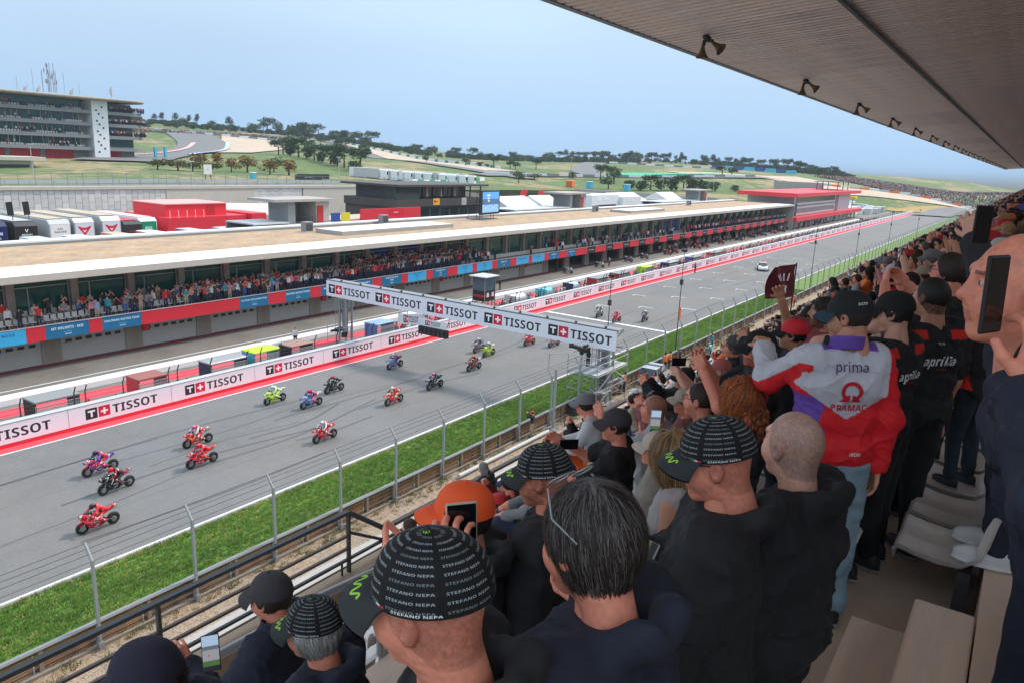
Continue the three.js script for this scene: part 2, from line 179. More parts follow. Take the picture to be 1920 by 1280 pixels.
// ---------------------------------------------------------------- pit wall
{ const w = thing('pit_wall', 'long white barrier wall with lettered panels beside the red strip', 'barrier wall');
  add(w, 'wall_core', span(-48.95, -48.5, 0.0, 1.48, 60, -423), M.concrete); add(w, 'coping', span(-49.0, -48.44, 1.48, 1.53, 60, -423), M.lightGrey); add(w, 'plinth', span(-48.5, -48.44, 0.012, 0.23, 60, -423), M.red);
  for (let k = -3; k < 57; k++) { const z = -21.2 - 7.03 * k; if (z < -420) break; add(w, 'banner_panel', panelX(z, z - 7.0, 0.24, 1.46, -48.46), tissotWall); } }
{ // debris fence brackets on the pit wall
  const br = mg([tube([0, 1.3, 0], [0, 2.25, 0], 0.045, 6), tube([0, 2.25, 0], [0.26, 2.72, 0], 0.045, 6), bx(0.14, 0.3, 0.16, 0, 1.36, 0)]);
  const f = thing('pit_wall_fence', 'low dark wire fence with bent posts behind the white wall', 'fence');
  const zs = [-15.4, -16.1, -18.8, -22.0, -22.7, -25.2, -28.5, -29.2, -31.9, -35.1, -36.4, -38.3, -42.0, -44.5, -48.2, -48.9]; for (let i = 0; i < 60; i++) { const z = -56 - i * 5.6; zs.push(z, z - 0.75); }
  for (const z of zs) { const m = add(f, 'fence_post', br, M.dark); m.position.set(-49.2, 0, z); }
  for (const y of [1.75, 2.05]) add(f, 'fence_wire', bx(0.02, 0.02, 400, -49.2, y, -205), M.dark); }
// team stands on the signal walkway
function pitStand(z0, z1, roofM, sideM, label, h = 2.2, rounded) { const L = Math.abs(z1 - z0), t = thing('pit_stand', label, 'signal stand', 'team signal stands behind the pit wall', [-50.4, 0.004, (z0 + z1) / 2]);
  if (rounded) { const s = []; for (let i = 0; i < 9; i++) { const a = (i / 8) * Math.PI; s.push(new THREE.Vector2(Math.cos(a) * 0.85, Math.sin(a) * 0.85)); } const sh = new THREE.Shape(s); add(t, 'canopy', new THREE.ExtrudeGeometry(sh, { depth: L, bevelEnabled: false, curveSegments: 8 }).translate(0, h - 0.85, -L / 2), roofM); } else { add(t, 'canopy', rbx(1.75, 0.14, L + 0.1, 0.05, 0, h, 0), roofM); }
  add(t, 'side_panel', rbx(1.6, h - 0.5, 0.06, 0.02, 0, h / 2 + 0.2, -L / 2), sideM); add(t, 'side_panel', rbx(1.6, h - 0.5, 0.06, 0.02, 0, h / 2 + 0.2, L / 2), sideM);
  const mesh = []; const n = Math.round(L / 0.13); for (let i = 0; i <= n; i++) mesh.push(bx(0.02, 0.8, 0.03, 0.85, h - 0.62, -L / 2 + (L * i) / n)); for (let j = 0; j < 7; j++) mesh.push(bx(0.022, 0.03, L, 0.85, h - 0.98 + j * 0.12, 0)); add(t, 'mesh_screen', mg(mesh), M.lightGrey); add(t, 'desk', bx(0.6, 0.06, L - 0.1, 0.4, 0.95, 0), M.dark); add(t, 'bench', bx(0.4, 0.5, L - 0.2, -0.3, 0.25, 0), M.dark);
  for (const [a, b] of [[-1, -1], [-1, 1], [1, -1], [1, 1]]) add(t, 'upright', bx(0.05, h, 0.05, a * 0.82, h / 2, b * (L / 2 - 0.04)), M.dark); return t; }
pitStand(-19.8, -22.5, M.grey, M.black, 'grey roofed signal stand with white mesh screen, nearest along the wall', 2.0);
pitStand(-26.5, -28.6, std(0.3, 0.1, 0.09, 0.5), M.red, 'red signal stand with mesh front, second along the wall', 2.0);
pitStand(-32.2, -35.4, M.silver, M.navy, 'silver blue signal stand with curved navy ends behind the wall', 2.0);
pitStand(-36.1, -38.6, M.lime, M.sky, 'yellow roofed signal stand with light blue sides', 2.1);
pitStand(-39.8, -42.1, std(0.3, 0.19, 0.15, 0.5), M.black, 'brown roofed signal stand with black mesh beside gantry foot', 1.95);
pitStand(-49.9, -52.2, std(0.28, 0.42, 0.66, 0.4), std(0.12, 0.17, 0.42, 0.5), 'pale blue cabin stand just past the gantry', 2.25);
pitStand(-73.4, -76.0, M.white, M.lightGrey, 'white dome roofed signal stand in the far row', 2.1, true);
pitStand(-80.3, -82.4, M.cyan, std(0.08, 0.5, 0.55, 0.5), 'turquoise rounded signal stand in the far row', 2.1, true);
pitStand(-87.2, -89.2, std(0.35, 0.55, 0.62, 0.5), M.navy, 'pale teal rounded signal stand in the far row', 2.1, true);
pitStand(-110.5, -113.5, M.lime, M.lime, 'bright lime yellow signal stand far along the wall', 2.1);
pitStand(-63, -66.5, M.silver, M.red, 'red sided signal stand beyond the gantry panel', 2.0); pitStand(-94, -97.5, M.grey, M.redDeep, 'dark red signal stand past the turquoise ones', 2.0); pitStand(-101, -104.5, M.grey, M.redDeep, 'dark red signal stand before the lime yellow one', 2.0); pitStand(-120, -124, M.silver, M.navy, 'navy sided signal stand past the lime yellow one', 2.0); pitStand(-131, -135, M.grey, M.purple, 'purple sided signal stand near the far end', 2.0); pitStand(-142, -146, M.grey, M.red, 'bright red signal stand near the far end', 2.0);
{ // timing hut
  const t = thing('timing_hut', 'grey glazed timing hut with flat roof and red black lettered base', 'hut', null, [-55.3, 0, -74.6]);
  add(t, 'base_cabinet', bx(1.9, 1.3, 2.2, 0, 1.35, 0), M.black); add(t, 'glazing', bx(1.8, 1.7, 2.1, 0, 2.86, 0), std(0.10, 0.13, 0.17, 0.15)); add(t, 'roof', rbx(2.7, 0.14, 3.0, 0.04, 0, 3.8, 0), M.lightGrey); add(t, 'stripe', bx(1.94, 0.28, 2.24, 0, 1.35, 0), M.redDeep);
  for (const z of [-0.55, 0.5]) add(t, 'emblem', bx(0.02, 0.55, 0.42, 0.985, 1.5, z), M.white); for (const [a, b] of [[-1, -1], [-1, 1], [1, -1], [1, 1]]) { add(t, 'leg', bx(0.09, 3.75, 0.09, a * 0.93, 1.88, b * 1.08), M.grey); } }
// ---------------------------------------------------------------- pit building
const numAtlas = mapped(canvasTex(512, 256, (x) => { x.fillStyle = '#8a8379'; x.fillRect(0, 0, 512, 256); x.fillStyle = '#e9e2da'; x.font = 'bold 50px sans-serif'; x.textAlign = 'center'; x.textBaseline = 'middle'; for (let c = 0; c < 16; c++) x.fillText(String(38 - (c - 2)), (c % 4) * 128 + 64, Math.floor(c / 4) * 64 + 34); }), 0.8);
const PB = thing('pit_building', 'long pit building with gravel roof, glazed upper floor and garages', 'building');
{ const z0 = 10, z1 = -247;
  add(PB, 'roof_gravel', span(-80.6, -67.2, 7.6, 8.0, z0, z1), M.roofGravel); add(PB, 'roof_border', span(-67.2, -62.05, 7.58, 8.03, z0, z1), M.whiteRoof); add(PB, 'fascia', span(-62.05, -61.9, 7.52, 8.05, z0, z1), M.cream);
  add(PB, 'rear_parapet', span(-82, -80.6, 0, 8.42, z0, z1), M.whiteRoof); add(PB, 'parapet_cap', span(-80.62, -80.45, 7.98, 8.25, z0, z1), M.grey); add(PB, 'soffit', span(-80.6, -62.05, 7.45, 7.58, z0, z1), M.cream);
  add(PB, 'inner_wall', span(-74, -73.6, 0, 7.45, z0, z1), M.grey); add(PB, 'upper_floor', span(-73.6, -66, 3.35, 3.75, z0, z1), M.concrete); add(PB, 'balcony_slab', span(-66, -63.3, 3.35, 3.62, z0, z1), M.concrete); add(PB, 'balcony_step', span(-66, -64.7, 3.62, 3.95, z0, z1), M.concrete);
  add(PB, 'parapet', span(-63.3, -63.22, 2.6, 3.74, z0, z1), M.concrete); add(PB, 'parapet_rail', span(-63.32, -63.14, 3.74, 3.79, z0, z1), std(0.6, 0.5, 0.5, 0.6)); add(PB, 'garage_floor', span(-73.6, -65.6, 0.02, 0.05, z0, z1), M.grey); add(PB, 'end_wall', span(-82, -62, 0, 7.45, z1, z1 - 0.3), M.concrete);
  const colG = span(-66.25, -65.55, 3.95, 7.45, 0.3, -0.3), paneG = bx(0.03, 2.35, 2.95, -66.05, 5.2, 0), topG = bx(0.03, 0.95, 4.2, -66.05, 6.93, 0), doorG = bx(0.03, 2.35, 0.98, -66.05, 5.2, 0);
  const frG = mg([bx(0.08, 0.07, 4.3, -66.02, 6.42, 0), bx(0.08, 2.5, 0.07, -66.02, 5.2, 1.03), bx(0.08, 2.5, 0.06, -66.02, 5.2, 2.1), bx(0.08, 0.07, 4.3, -66.02, 3.99, 0), bx(0.08, 3.4, 0.06, -66.02, 5.7, -2.12)]);
  for (let n = -5; n < 43; n++) { const z = -30.25 - 4.9 * n, zc = z - 2.45; const c = add(PB, 'column', colG, M.concreteDark); c.position.z = z; if (zc < -243) break;
    const blue = (zc < -59 && zc > -78 && n >= 6 && n <= 8) || n === 25 || n === 26;
    for (const [nm, g, dz] of [['window', paneG, -0.5], ['transom_pane', topG, 0], ['glass_door', doorG, 1.56]]) { const p = add(PB, nm, g, blue && nm !== 'glass_door' && n !== 6 ? M.blue : M.glass); p.position.z = zc + dz; }
    const f = add(PB, 'window_frame', frG, M.lightGrey); f.position.z = zc; }
  // garages
  const slat = []; for (let j = 0; j < 12; j++) slat.push(bx(0.06, 0.195, 5.6, -65.62, 0.12 + j * 0.2, 0)); const rollG = mg(slat), pilG = span(-65.95, -65.45, 0, 3.35, 0.78, -0.78), wfG = bx(0.02, 0.26, 0.52, -65.575, 1.68, 0);
  for (let k = -2; k < 30; k++) { const z = -27.9 - 7.05 * k; const p = add(PB, 'pillar', pilG, M.concreteDark); p.position.z = z; const zc = z - 3.53; if (z < -236) break;
    if (zc > -106) { const r = add(PB, 'roller_door', rollG, M.roller); r.position.z = zc; for (let j = 0; j < 6; j++) { const q = add(r, 'door_window', wfG, M.dark); q.position.z = -2.1 + j * 0.84; } { const g = panelX(z + 0.45, z - 0.45, 2.28, 2.62, -65.43), c = k + 2, uv = g.attributes.uv; for (let q = 0; q < 4; q++) uv.setXY(q, ((c % 4) + uv.getX(q)) / 4, 1 - (Math.floor(c / 4) + 1 - uv.getY(q)) / 4); add(PB, 'number_plate', g, numAtlas); } if (k % 3 === 1) add(PB, 'hose_cabinet', bx(0.25, 0.75, 0.62, -65.35, 1.85, z - 1.1), M.red); }
    else { const col = [M.lime, M.dark, M.redDeep, M.purple, M.redDeep, M.dark, M.navy][k % 7]; add(PB, 'garage_screen', bx(0.1, 2.3, 1.4, -66.6, 1.2, zc + 1.8), col); add(PB, 'garage_screen', bx(0.1, 2.0, 2.2, -69.5, 1.1, zc - 1), k % 2 ? M.dark : M.redDeep); } }
  // balcony banners
  const bz = [-19, -25.2, -26.6, -30, -31.1, -34.5, -44.6, -48, -50.2, -53.5, -55, -62.9, -64.5, -67.9, -69.1, -72.6, -73.9, -77, -79.1, -82.4, -83.4, -87.1, -88.3, -91.7, -93.3, -96.7, -97.7, -101.3, -102.6, -105.8, -108.5, -111.4];
  const names = ['MT HELMETS - MSI', 'MT HELMETS - MSI', 'ITALTRANS RACING TEAM', 'ELF MARC VDS RACING TEAM', 'BEGUINO RACING POWER', 'BE GUIDE TEAM BIWBURY', 'CFMOTO RCB ASPAR|TEAM', 'LEVELUP-MTA|TEAM', 'SNIPERS RIVACOLD|MSI', 'CIP GREEN|POWER', 'TEAM|RACING', 'INTACT GP', 'SIC58 SQUADRA', 'MTA TEAM', 'BOE MOTO', 'RACING TEAM'];
  let k = 0; for (let i = 0; i + 1 < bz.length; i++) { const isRed = i % 2 === 1; const light = [0, 14, 18, 20, 24, 26].includes(i);
    if (isRed) add(PB, 'red_banner', span(-63.22, -63.19, 2.56, 3.76, bz[i] - 0.02, bz[i + 1] + 0.02), M.red); else { const nm = names[k % names.length]; add(PB, 'team_banner', panelX(bz[i] - 0.02, bz[i + 1] + 0.02, 2.56, 3.76, -63.19), board(nm, light ? '#3aaee0' : '#0f6d98', light ? '#0b5a84' : '#dfeef6', 512, 176, i % 4 ? 'moto2' : 'moto2')); k++; } }
  const gp = ['GP TEAM', 'RACING', 'FACTORY'].map((s) => board(s, '#16171a', '#c9ccd0', 160, 96)); let z = -111.4, i = 0; while (z < 0 && z > -300) { add(PB, 'red_banner', span(-63.22, -63.19, 2.56, 3.76, z - 0.02, z - 4.0), M.red); if (z - 7 > -245) { add(PB, 'team_banner', panelX(z - 4.02, z - 6.98, 2.56, 3.76, -63.19), gp[i % 3]); } z -= 7; i++; if (z < -246) break; }
  // balcony seat rows, one seat per mesh where they show
  const seatG = mg([rbx(0.4, 0.06, 0.42, 0.02, 0, 0.36, 0, 1), rbx(0.06, 0.42, 0.42, 0.02, -0.22, 0.55, 0, 1), bx(0.05, 0.36, 0.05, 0, 0.18, 0)]); let cnt = 0;
  for (let zz = -20; zz > -125; zz -= 0.55) { if ((zz < -40 && zz > -86) || cnt > 280) continue; for (const [x, y] of zz > -40 ? [[-63.9, 3.62], [-64.95, 3.95]] : [[-63.9, 3.62]]) { const s = add(PB, 'balcony_seat', seatG, M.seat); s.position.set(x, y, zz); cnt++; } }
}
// roof-top items of the pit building
for (const [z, x, l] of [[-64.5, -76.5, 'grey roof unit beside the first roof hatch'], [-82, -80, 'grey roof unit near the rear parapet'], [-143, -77, 'grey roof unit before the second roof hatch'], [-196, -77, 'grey roof unit on the far end of gravel']]) { const t = thing('roof_unit', l, 'ventilation unit', 'roof ventilation units', [x, 8.0, z]); add(t, 'casing', rbx(0.9, 1.3, 1.3, 0.05, 0, 0.67, 0), M.grey); for (let j = 0; j < 5; j++) add(t, 'louver', bx(0.05, 0.1, 1.05, 0.47, 0.3 + j * 0.2, 0), M.dark); add(t, 'curb', bx(1.1, 0.1, 1.5, 0, 0.05, 0), M.lightGrey); }
for (const [z, L, lb] of [[-76, 22, 'long low white roof hatch near the big screen'], [-156, 18, 'long low white roof hatch on the far gravel']]) { const t = thing('roof_hatch', lb, 'roof hatch', null, [-73, 8.0, z]); add(t, 'curb', bx(5, 0.5, L, 0, 0.26, 0), M.concrete); add(t, 'lid', new THREE.ConeGeometry(1, 1, 4, 1, false, Math.PI / 4).scale(3.4, 0.35, L * 0.7).translate(0, 0.68, 0), M.whiteRoof); }
function stairBlock(z, lb) { const t = thing('stair_block', lb, 'stair block', 'concrete stair blocks behind the pit roof', [-84.5, 4, z]); add(t, 'wall', span(-2, 2, 0, 7.4, 3.6, 2.4), M.grey); add(t, 'wall', span(-2, 2, 0, 7.4, -1.2, -3.6), M.concrete); add(t, 'back_wall', span(-2.2, -2, 0, 7.4, 3.6, -3.6), M.concrete); add(t, 'roof', span(-3.2, 2.6, 7.4, 7.75, 6.2, -4.2), M.concrete); add(t, 'landing', span(-2, 2.6, 4.2, 4.4, 7, -4.2), M.concrete); add(t, 'door', bx(0.08, 2.3, 1.1, 2.05, 5.6, -1.9), M.redDeep); for (let j = 0; j < 6; j++) add(t, 'railing_bar', bx(0.04, 1, 0.04, 2.4, 4.9, 2.2 - j * 0.6), M.dark); add(t, 'railing_top', bx(0.05, 0.05, 3.4, 2.4, 5.4, 0.7), M.dark); }
stairBlock(-70, 'grey concrete stair block with flat slab roof, nearest behind pit roof'); stairBlock(-145, 'grey concrete stair block beside the white hospitality tent'); stairBlock(-221, 'grey concrete stair block farthest along the pit roof');
for (const [z0, z1] of [[-60.5, -66.2], [-120, -141], [-190, -217]]) { const t = add(null, numbered('lean_to_roof'), span(-88, -82.1, 8.55, 8.75, z0, z1), M.lightGrey); tag(t, `pale grey flat canopy beside the ${z0 > -70 ? 'nearest' : z0 > -150 ? 'middle' : 'farthest'} stair block`, 'canopy'); add(t, 'support', span(-88, -87.7, 4, 8.55, z0, z1), M.grey); }
{ // big screen on the roof
  const t = thing('video_screen', 'large black framed video screen on a truss stand on the pit roof', 'screen', null, [-76.5, 8.0, -104], 0.12);
  add(t, 'housing', rbx(0.5, 4.0, 6.4, 0.06, 0, 2.9, 0), M.black);
  add(t, 'display', new THREE.PlaneGeometry(5.6, 3.4).rotateY(Math.PI / 2).translate(0.27, 2.95, 0), new THREE.MeshStandardMaterial({ color: 0x111111, roughness: 0.3, emissive: 0xffffff, emissiveIntensity: 0.75, emissiveMap: canvasTex(256, 160, (x) => { x.fillStyle = '#2f63a0'; x.fillRect(0, 0, 256, 160); x.fillStyle = '#4d8fca'; x.fillRect(0, 0, 256, 55); x.fillStyle = '#39597f'; x.fillRect(0, 55, 256, 40); x.fillStyle = '#7aa4cf'; x.fillRect(0, 100, 256, 60); x.fillStyle = '#dce6f2'; x.fillRect(70, 20, 44, 12); x.fillRect(78, 46, 26, 10); x.fillRect(82, 66, 30, 8); for (let i = 0; i < 24; i++) { x.fillStyle = i % 3 ? '#27435f' : '#e8eef5'; x.fillRect(10 + i * 10, 104 + (i % 4) * 4, 6, 9); } }) }));
  const tr = []; for (const z of [-2.4, 2.4]) { for (const x of [-0.5, -1.1]) tr.push(tube([x, 0, z], [x, 4.8, z], 0.04)); for (let j = 0; j < 6; j++) tr.push(tube([-0.5, j * 0.8, z], [-1.1, j * 0.8 + 0.8, z], 0.025)); tr.push(tube([-1.1, 3.2, z], [-3, 0, z], 0.04)); } add(t, 'truss', mg(tr), M.dark); add(t, 'foot_plate', bx(3.2, 0.08, 5.4, -1.4, 0.04, 0), M.dark); }
{ // podium block at the end of the pit building
  const t = thing('podium_block', 'white podium building with red roof edges at end of pit lane', 'building', null, [0, 0, 0]);
  add(t, 'wall', span(-80, -64.5, 0, 10.2, -256, -318), M.white); add(t, 'roof', span(-81, -61.5, 10.2, 11.4, -247.6, -352), M.red); add(t, 'glazing', span(-64.5, -64.4, 8.0, 9.8, -258, -316), M.glassDark); add(t, 'glazing', span(-64.5, -64.4, 4.6, 6.2, -258, -316), std(0.2, 0.21, 0.23, 0.2)); add(t, 'spandrel', span(-64.5, -64.2, 6.9, 7.3, -256, -318), M.grey); add(t, 'balcony', span(-64.5, -61, 2.6, 3.9, -247.6, -356), M.red); add(t, 'end_tower', span(-78, -63.5, 0, 10.2, -318.2, -340), M.lightGrey); add(t, 'dark_bay', span(-66, -63.4, 3.6, 8, -248, -255.8), M.navy); add(t, 'undercroft', span(-79, -66, 0, 2.6, -248, -318), M.dark);
  for (let i = 0; i < 14; i++) add(t, 'column', bx(0.4, 2.6, 0.4, -62, 1.3, -250 - i * 7.4), M.concrete); for (let i = 0; i < 6; i++) add(t, 'roof_post', bx(0.25, 3.2, 0.25, -66 - (i % 2) * 8, 13, -326 - Math.floor(i / 2) * 10), M.dark); add(t, 'terrace_roof', span(-75, -65, 14.6, 14.8, -324, -350), M.dark); }
// ---------------------------------------------------------------- start gantry
{ const t = thing('start_gantry', 'white lettered start gantry panel spanning the straight on steel towers', 'gantry'); const z = -49, xs = -55.5, L = 31.6;
  for (let i = 0; i < 5; i++) add(t, 'banner_panel', new THREE.PlaneGeometry(L / 5 - 0.01, 1.5).translate(xs + (i + 0.5) * L / 5, 5.19, z + 0.02), tissotGantry);
  add(t, 'banner_back', bx(L, 1.5, 0.05, xs + L / 2, 5.19, z - 0.03), M.white);
  const tr = []; for (const y of [4.55, 5.85]) for (const dz of [-0.25, -1.15]) tr.push(tube([xs, y, z + dz], [xs + L, y, z + dz], 0.07, 8)); for (let i = 0; i < 28; i++) { const x = xs + i * L / 28, x2 = x + L / 28; tr.push(tube([x, 4.55, z - 0.25], [x2, 5.85, z - 0.25], 0.035), tube([x, 5.85, z - 0.25], [x2, 5.85, z - 1.15], 0.035), tube([x, 4.55, z - 1.15], [x2, 5.85, z - 1.15], 0.035)); } add(t, 'truss', mg(tr), M.galv);
  add(t, 'top_deck', bx(L, 0.05, 1.0, xs + L / 2, 5.96, z - 0.65), M.grey); add(t, 'top_pipe', tube([xs, 6.03, z - 0.1], [xs + L + 0.4, 6.03, z - 0.1], 0.05, 8), M.galv);
  for (let i = 0; i < 12; i++) { const x = xs + 2 + i * 2.6; const lamp = add(t, 'floodlight', rbx(0.22, 0.16, 0.14, 0.03, x, 6.12, z - 0.1, 1), M.dark); add(lamp, 'lens', bx(0.08, 0.08, 0.01, x - 0.05, 6.13, z - 0.02), M.white); }
  for (const x of [-53.6, -25.0]) { const tw = []; for (const dx of [-0.42, 0.42]) for (const dz of [-0.3, -1.1]) tw.push(tube([x + dx, 0, z + dz], [x + dx, 4.6, z + dz], 0.1, 10)); for (let j = 0; j < 5; j++) { tw.push(bx(1.0, 0.06, 0.06, x, 0.6 + j * 0.9, z - 0.3), bx(0.06, 0.06, 0.9, x - 0.42, 0.6 + j * 0.9, z - 0.7), bx(0.06, 0.06, 0.9, x + 0.42, 0.6 + j * 0.9, z - 0.7)); } add(t, 'tower', mg(tw), M.galv); add(t, 'tower_cladding', bx(0.7, 3.6, 0.1, x, 2.6, z - 0.6), M.grey); add(t, 'foot_plate', bx(1.4, 0.08, 1.4, x, 0.045, z - 0.7), M.steel);
    const la = []; for (const dx of [-0.95, -0.6]) la.push(tube([x + dx, 0, z - 0.2], [x + dx, 4.8, z - 0.2], 0.025)); for (let j = 0; j < 15; j++) la.push(tube([x - 0.95, 0.3 + j * 0.3, z - 0.2], [x - 0.6, 0.3 + j * 0.3, z - 0.2], 0.018)); add(t, 'ladder', mg(la), M.galv); } }
{ const t = thing('start_light_frame', 'black start light bank hanging under the gantry below small lettered boards', 'start lights', null, [0, 0, -49]);
  add(t, 'side_board', new THREE.PlaneGeometry(2.4, 0.95).rotateY(0.5).translate(-44.1, 3.85, 0.35), tissotSmall); add(t, 'front_board', new THREE.PlaneGeometry(3.1, 0.62).translate(-41.4, 3.86, 0.5), tissotSmall); add(t, 'board_backing', bx(3.1, 0.62, 0.05, -41.4, 3.86, 0.46), M.white); add(t, 'light_housing', rbx(3.2, 0.72, 0.4, 0.03, -41.4, 3.15, 0.42), M.black);
  const g = new THREE.CylinderGeometry(0.14, 0.14, 0.06, 14).rotateX(Math.PI / 2); for (let i = 0; i < 6; i++) for (let j = 0; j < 2; j++) { const m = add(t, 'lamp', g, M.dark); m.position.set(-42.65 + i * 0.5, 2.98 + j * 0.34, 0.64); } for (const x of [-42.7, -40.1, -45]) add(t, 'hanger', tube([x, 3.5, 0.2], [x, 4.5, -0.3], 0.03), M.dark); }
{ // equipment at the left gantry foot
  const t = thing('camera_rig', 'black broadcast camera rig on a scaffold at the left gantry foot', 'camera rig', null, [-52.2, 0.004, -47.5]); const s = []; for (const x of [0, 1.6]) for (const z of [0, 1.4]) s.push(tube([x, 0, z], [x, 2.4, z], 0.03)); for (const y of [0.4, 1.3, 2.3]) s.push(tube([0, y, 0], [1.6, y, 0], 0.022), tube([0, y, 1.4], [1.6, y, 1.4], 0.022), tube([0, y, 0], [0, y, 1.4], 0.022), tube([1.6, y, 0], [1.6, y, 1.4], 0.022)); s.push(tube([0, 0.4, 1.4], [1.6, 1.3, 1.4], 0.02), tube([1.6, 0.4, 0], [0, 1.3, 0], 0.02)); add(t, 'scaffold', mg(s), M.galv); add(t, 'camera_body', rbx(0.4, 0.35, 0.7, 0.05, 0.6, 2.0, 0.6), M.black); add(t, 'camera_lens', tube([0.6, 2.0, 0.95], [0.6, 2.0, 1.5], 0.12, 12), M.black); add(t, 'monitor', rbx(0.3, 0.5, 0.5, 0.04, 1.3, 1.6, 0.5), M.black); }
// ---------------------------------------------------------------- catch fence and guard rail
{ const f = thing('catch_fence', 'tall galvanised catch fence with angled post tops along the straight', 'fence'); const post = mg([bx(0.11, 3.62, 0.1, 0, 1.81, 0), tube([0, 3.58, 0], [-0.42, 4.15, 0], 0.055, 6), bx(0.2, 0.3, 0.18, 0, 0.15, 0)]);
  for (let i = -2; i < 104; i++) { const m = add(f, 'post', post, M.galv); m.position.set(-25.45, 0, -11.4 - i * 3.9); m.rotation.z = (rnd() - 0.5) * 0.008; }
  for (let j = 0; j < 10; j++) { const y = 1.1 + j * 0.27; add(f, 'cable', bx(0.012, 0.012, 420, -25.52, y, -206), M.dark); } [[-25.62, 3.78], [-25.74, 3.95], [-25.86, 4.12]].forEach(([x, y]) => add(f, 'cable', bx(0.014, 0.014, 420, x, y, -206), M.dark)); }
{ const g = thing('guard_rail', 'weathered brown four beam guard rail behind the grass verge', 'guard rail'); const pr = [[0, -0.1], [0.05, -0.08], [0.05, -0.03], [0.0, 0], [0.05, 0.03], [0.05, 0.08], [0, 0.1]]; const prof = (L) => { const pos = [], idx = []; for (const z of [0, -L]) pr.forEach(([x, y]) => pos.push(x, y, z)); const n = pr.length; for (let i = 0; i < n - 1; i++) idx.push(i, i + 1, n + i, i + 1, n + i + 1, n + i); const b = new THREE.BufferGeometry(); b.setAttribute('position', new THREE.Float32BufferAttribute(pos, 3)); b.setIndex(idx); b.computeVertexNormals(); return uvm(b); };
  const near = prof(3.86), far = prof(140); const tones = [M.rust, mapped(speckle(3, [0.30, 0.17, 0.09], 0.5, 144), 0.85), mapped(speckle(3, [0.20, 0.115, 0.065], 0.5, 154), 0.85)];
  for (let i = -3; i < 30; i++) for (let j = 0; j < 4; j++) { const m = add(g, 'rail_beam', near, tones[(i * 5 + j * 3 + 30) % 3]); m.position.set(-25.78, 0.17 + j * 0.225, -9.3 - i * 3.9); }
  for (let j = 0; j < 4; j++) for (let k = 0; k < 3; k++) { const m = add(g, 'rail_beam', far, M.rust); m.position.set(-25.78, 0.17 + j * 0.225, -9.3 - 30 * 3.9 - k * 96); m.scale.z = 96 / 140; }
  const pg = bx(0.1, 0.95, 0.14, 0, 0.475, 0); for (let i = -5; i < 130; i++) { const m = add(g, 'rail_post', pg, M.post); m.position.set(-25.68, 0, -9.5 - i * 1.95); } add(g, 'top_cap', span(-25.86, -25.6, 0.96, 1.0, 14, -420), M.grey); add(g, 'ground_beam', span(-25.62, -25.5, 0.02, 0.12, 14, -420), M.post); }
{ const t = thing('lamp_pole', 'thick grey pole on a flat plate beside the camera tower', 'pole', null, [-25.0, 0.004, -42.3]); add(t, 'shaft', new THREE.CylinderGeometry(0.09, 0.11, 4.3, 12).translate(0, 2.15, 0), M.galv); add(t, 'base_plate', bx(1.0, 0.04, 1.0, 0, 0.02, 0), M.steel); }
{ const t = add(null, numbered('white_pipe'), tube([-24.75, 0.16, -31.5], [-24.7, 0.16, -41.2], 0.13, 12), M.lightGrey); tag(t, 'long pale pipe lying on the gravel behind guard rail', 'pipe'); }
for (const [u, x, z, h, lb] of [[0, -29.2, -58, 8.6, 'thin tall mast nearest the gantry panel'], [1, -25.9, -66, 10.5, 'thin tall mast with red flag band on the verge'], [2, -25.9, -118, 11, 'tall thin mast with cross arms far down the fence'], [3, -25.9, -152, 10, 'tall thin dark mast with lamp head farther down fence'], [4, -25.9, -190, 10, 'thin mast near the far end of fence'], [5, -25.9, -240, 9, 'last thin mast before the first corner']]) { const t = thing('signal_mast', lb, 'mast', 'thin masts along the straight', [x, 0.002, z]); add(t, 'shaft', new THREE.CylinderGeometry(0.03, 0.055, h, 8).translate(0, h / 2, 0), M.dark); add(t, 'head', rbx(0.5, 0.22, 0.22, 0.04, 0, h, 0), M.black); add(t, 'junction_box', bx(0.25, 0.5, 0.25, 0, h * 0.72, 0), M.dark); if (u === 1) add(t, 'flag_band', bx(0.22, 1.1, 0.06, 0.1, 4.6, 0), M.orange); if (u === 2) for (const y of [0.7, 0.8]) add(t, 'cross_arm', bx(1.4, 0.08, 0.08, -0.3, h * y, 0), M.dark); }
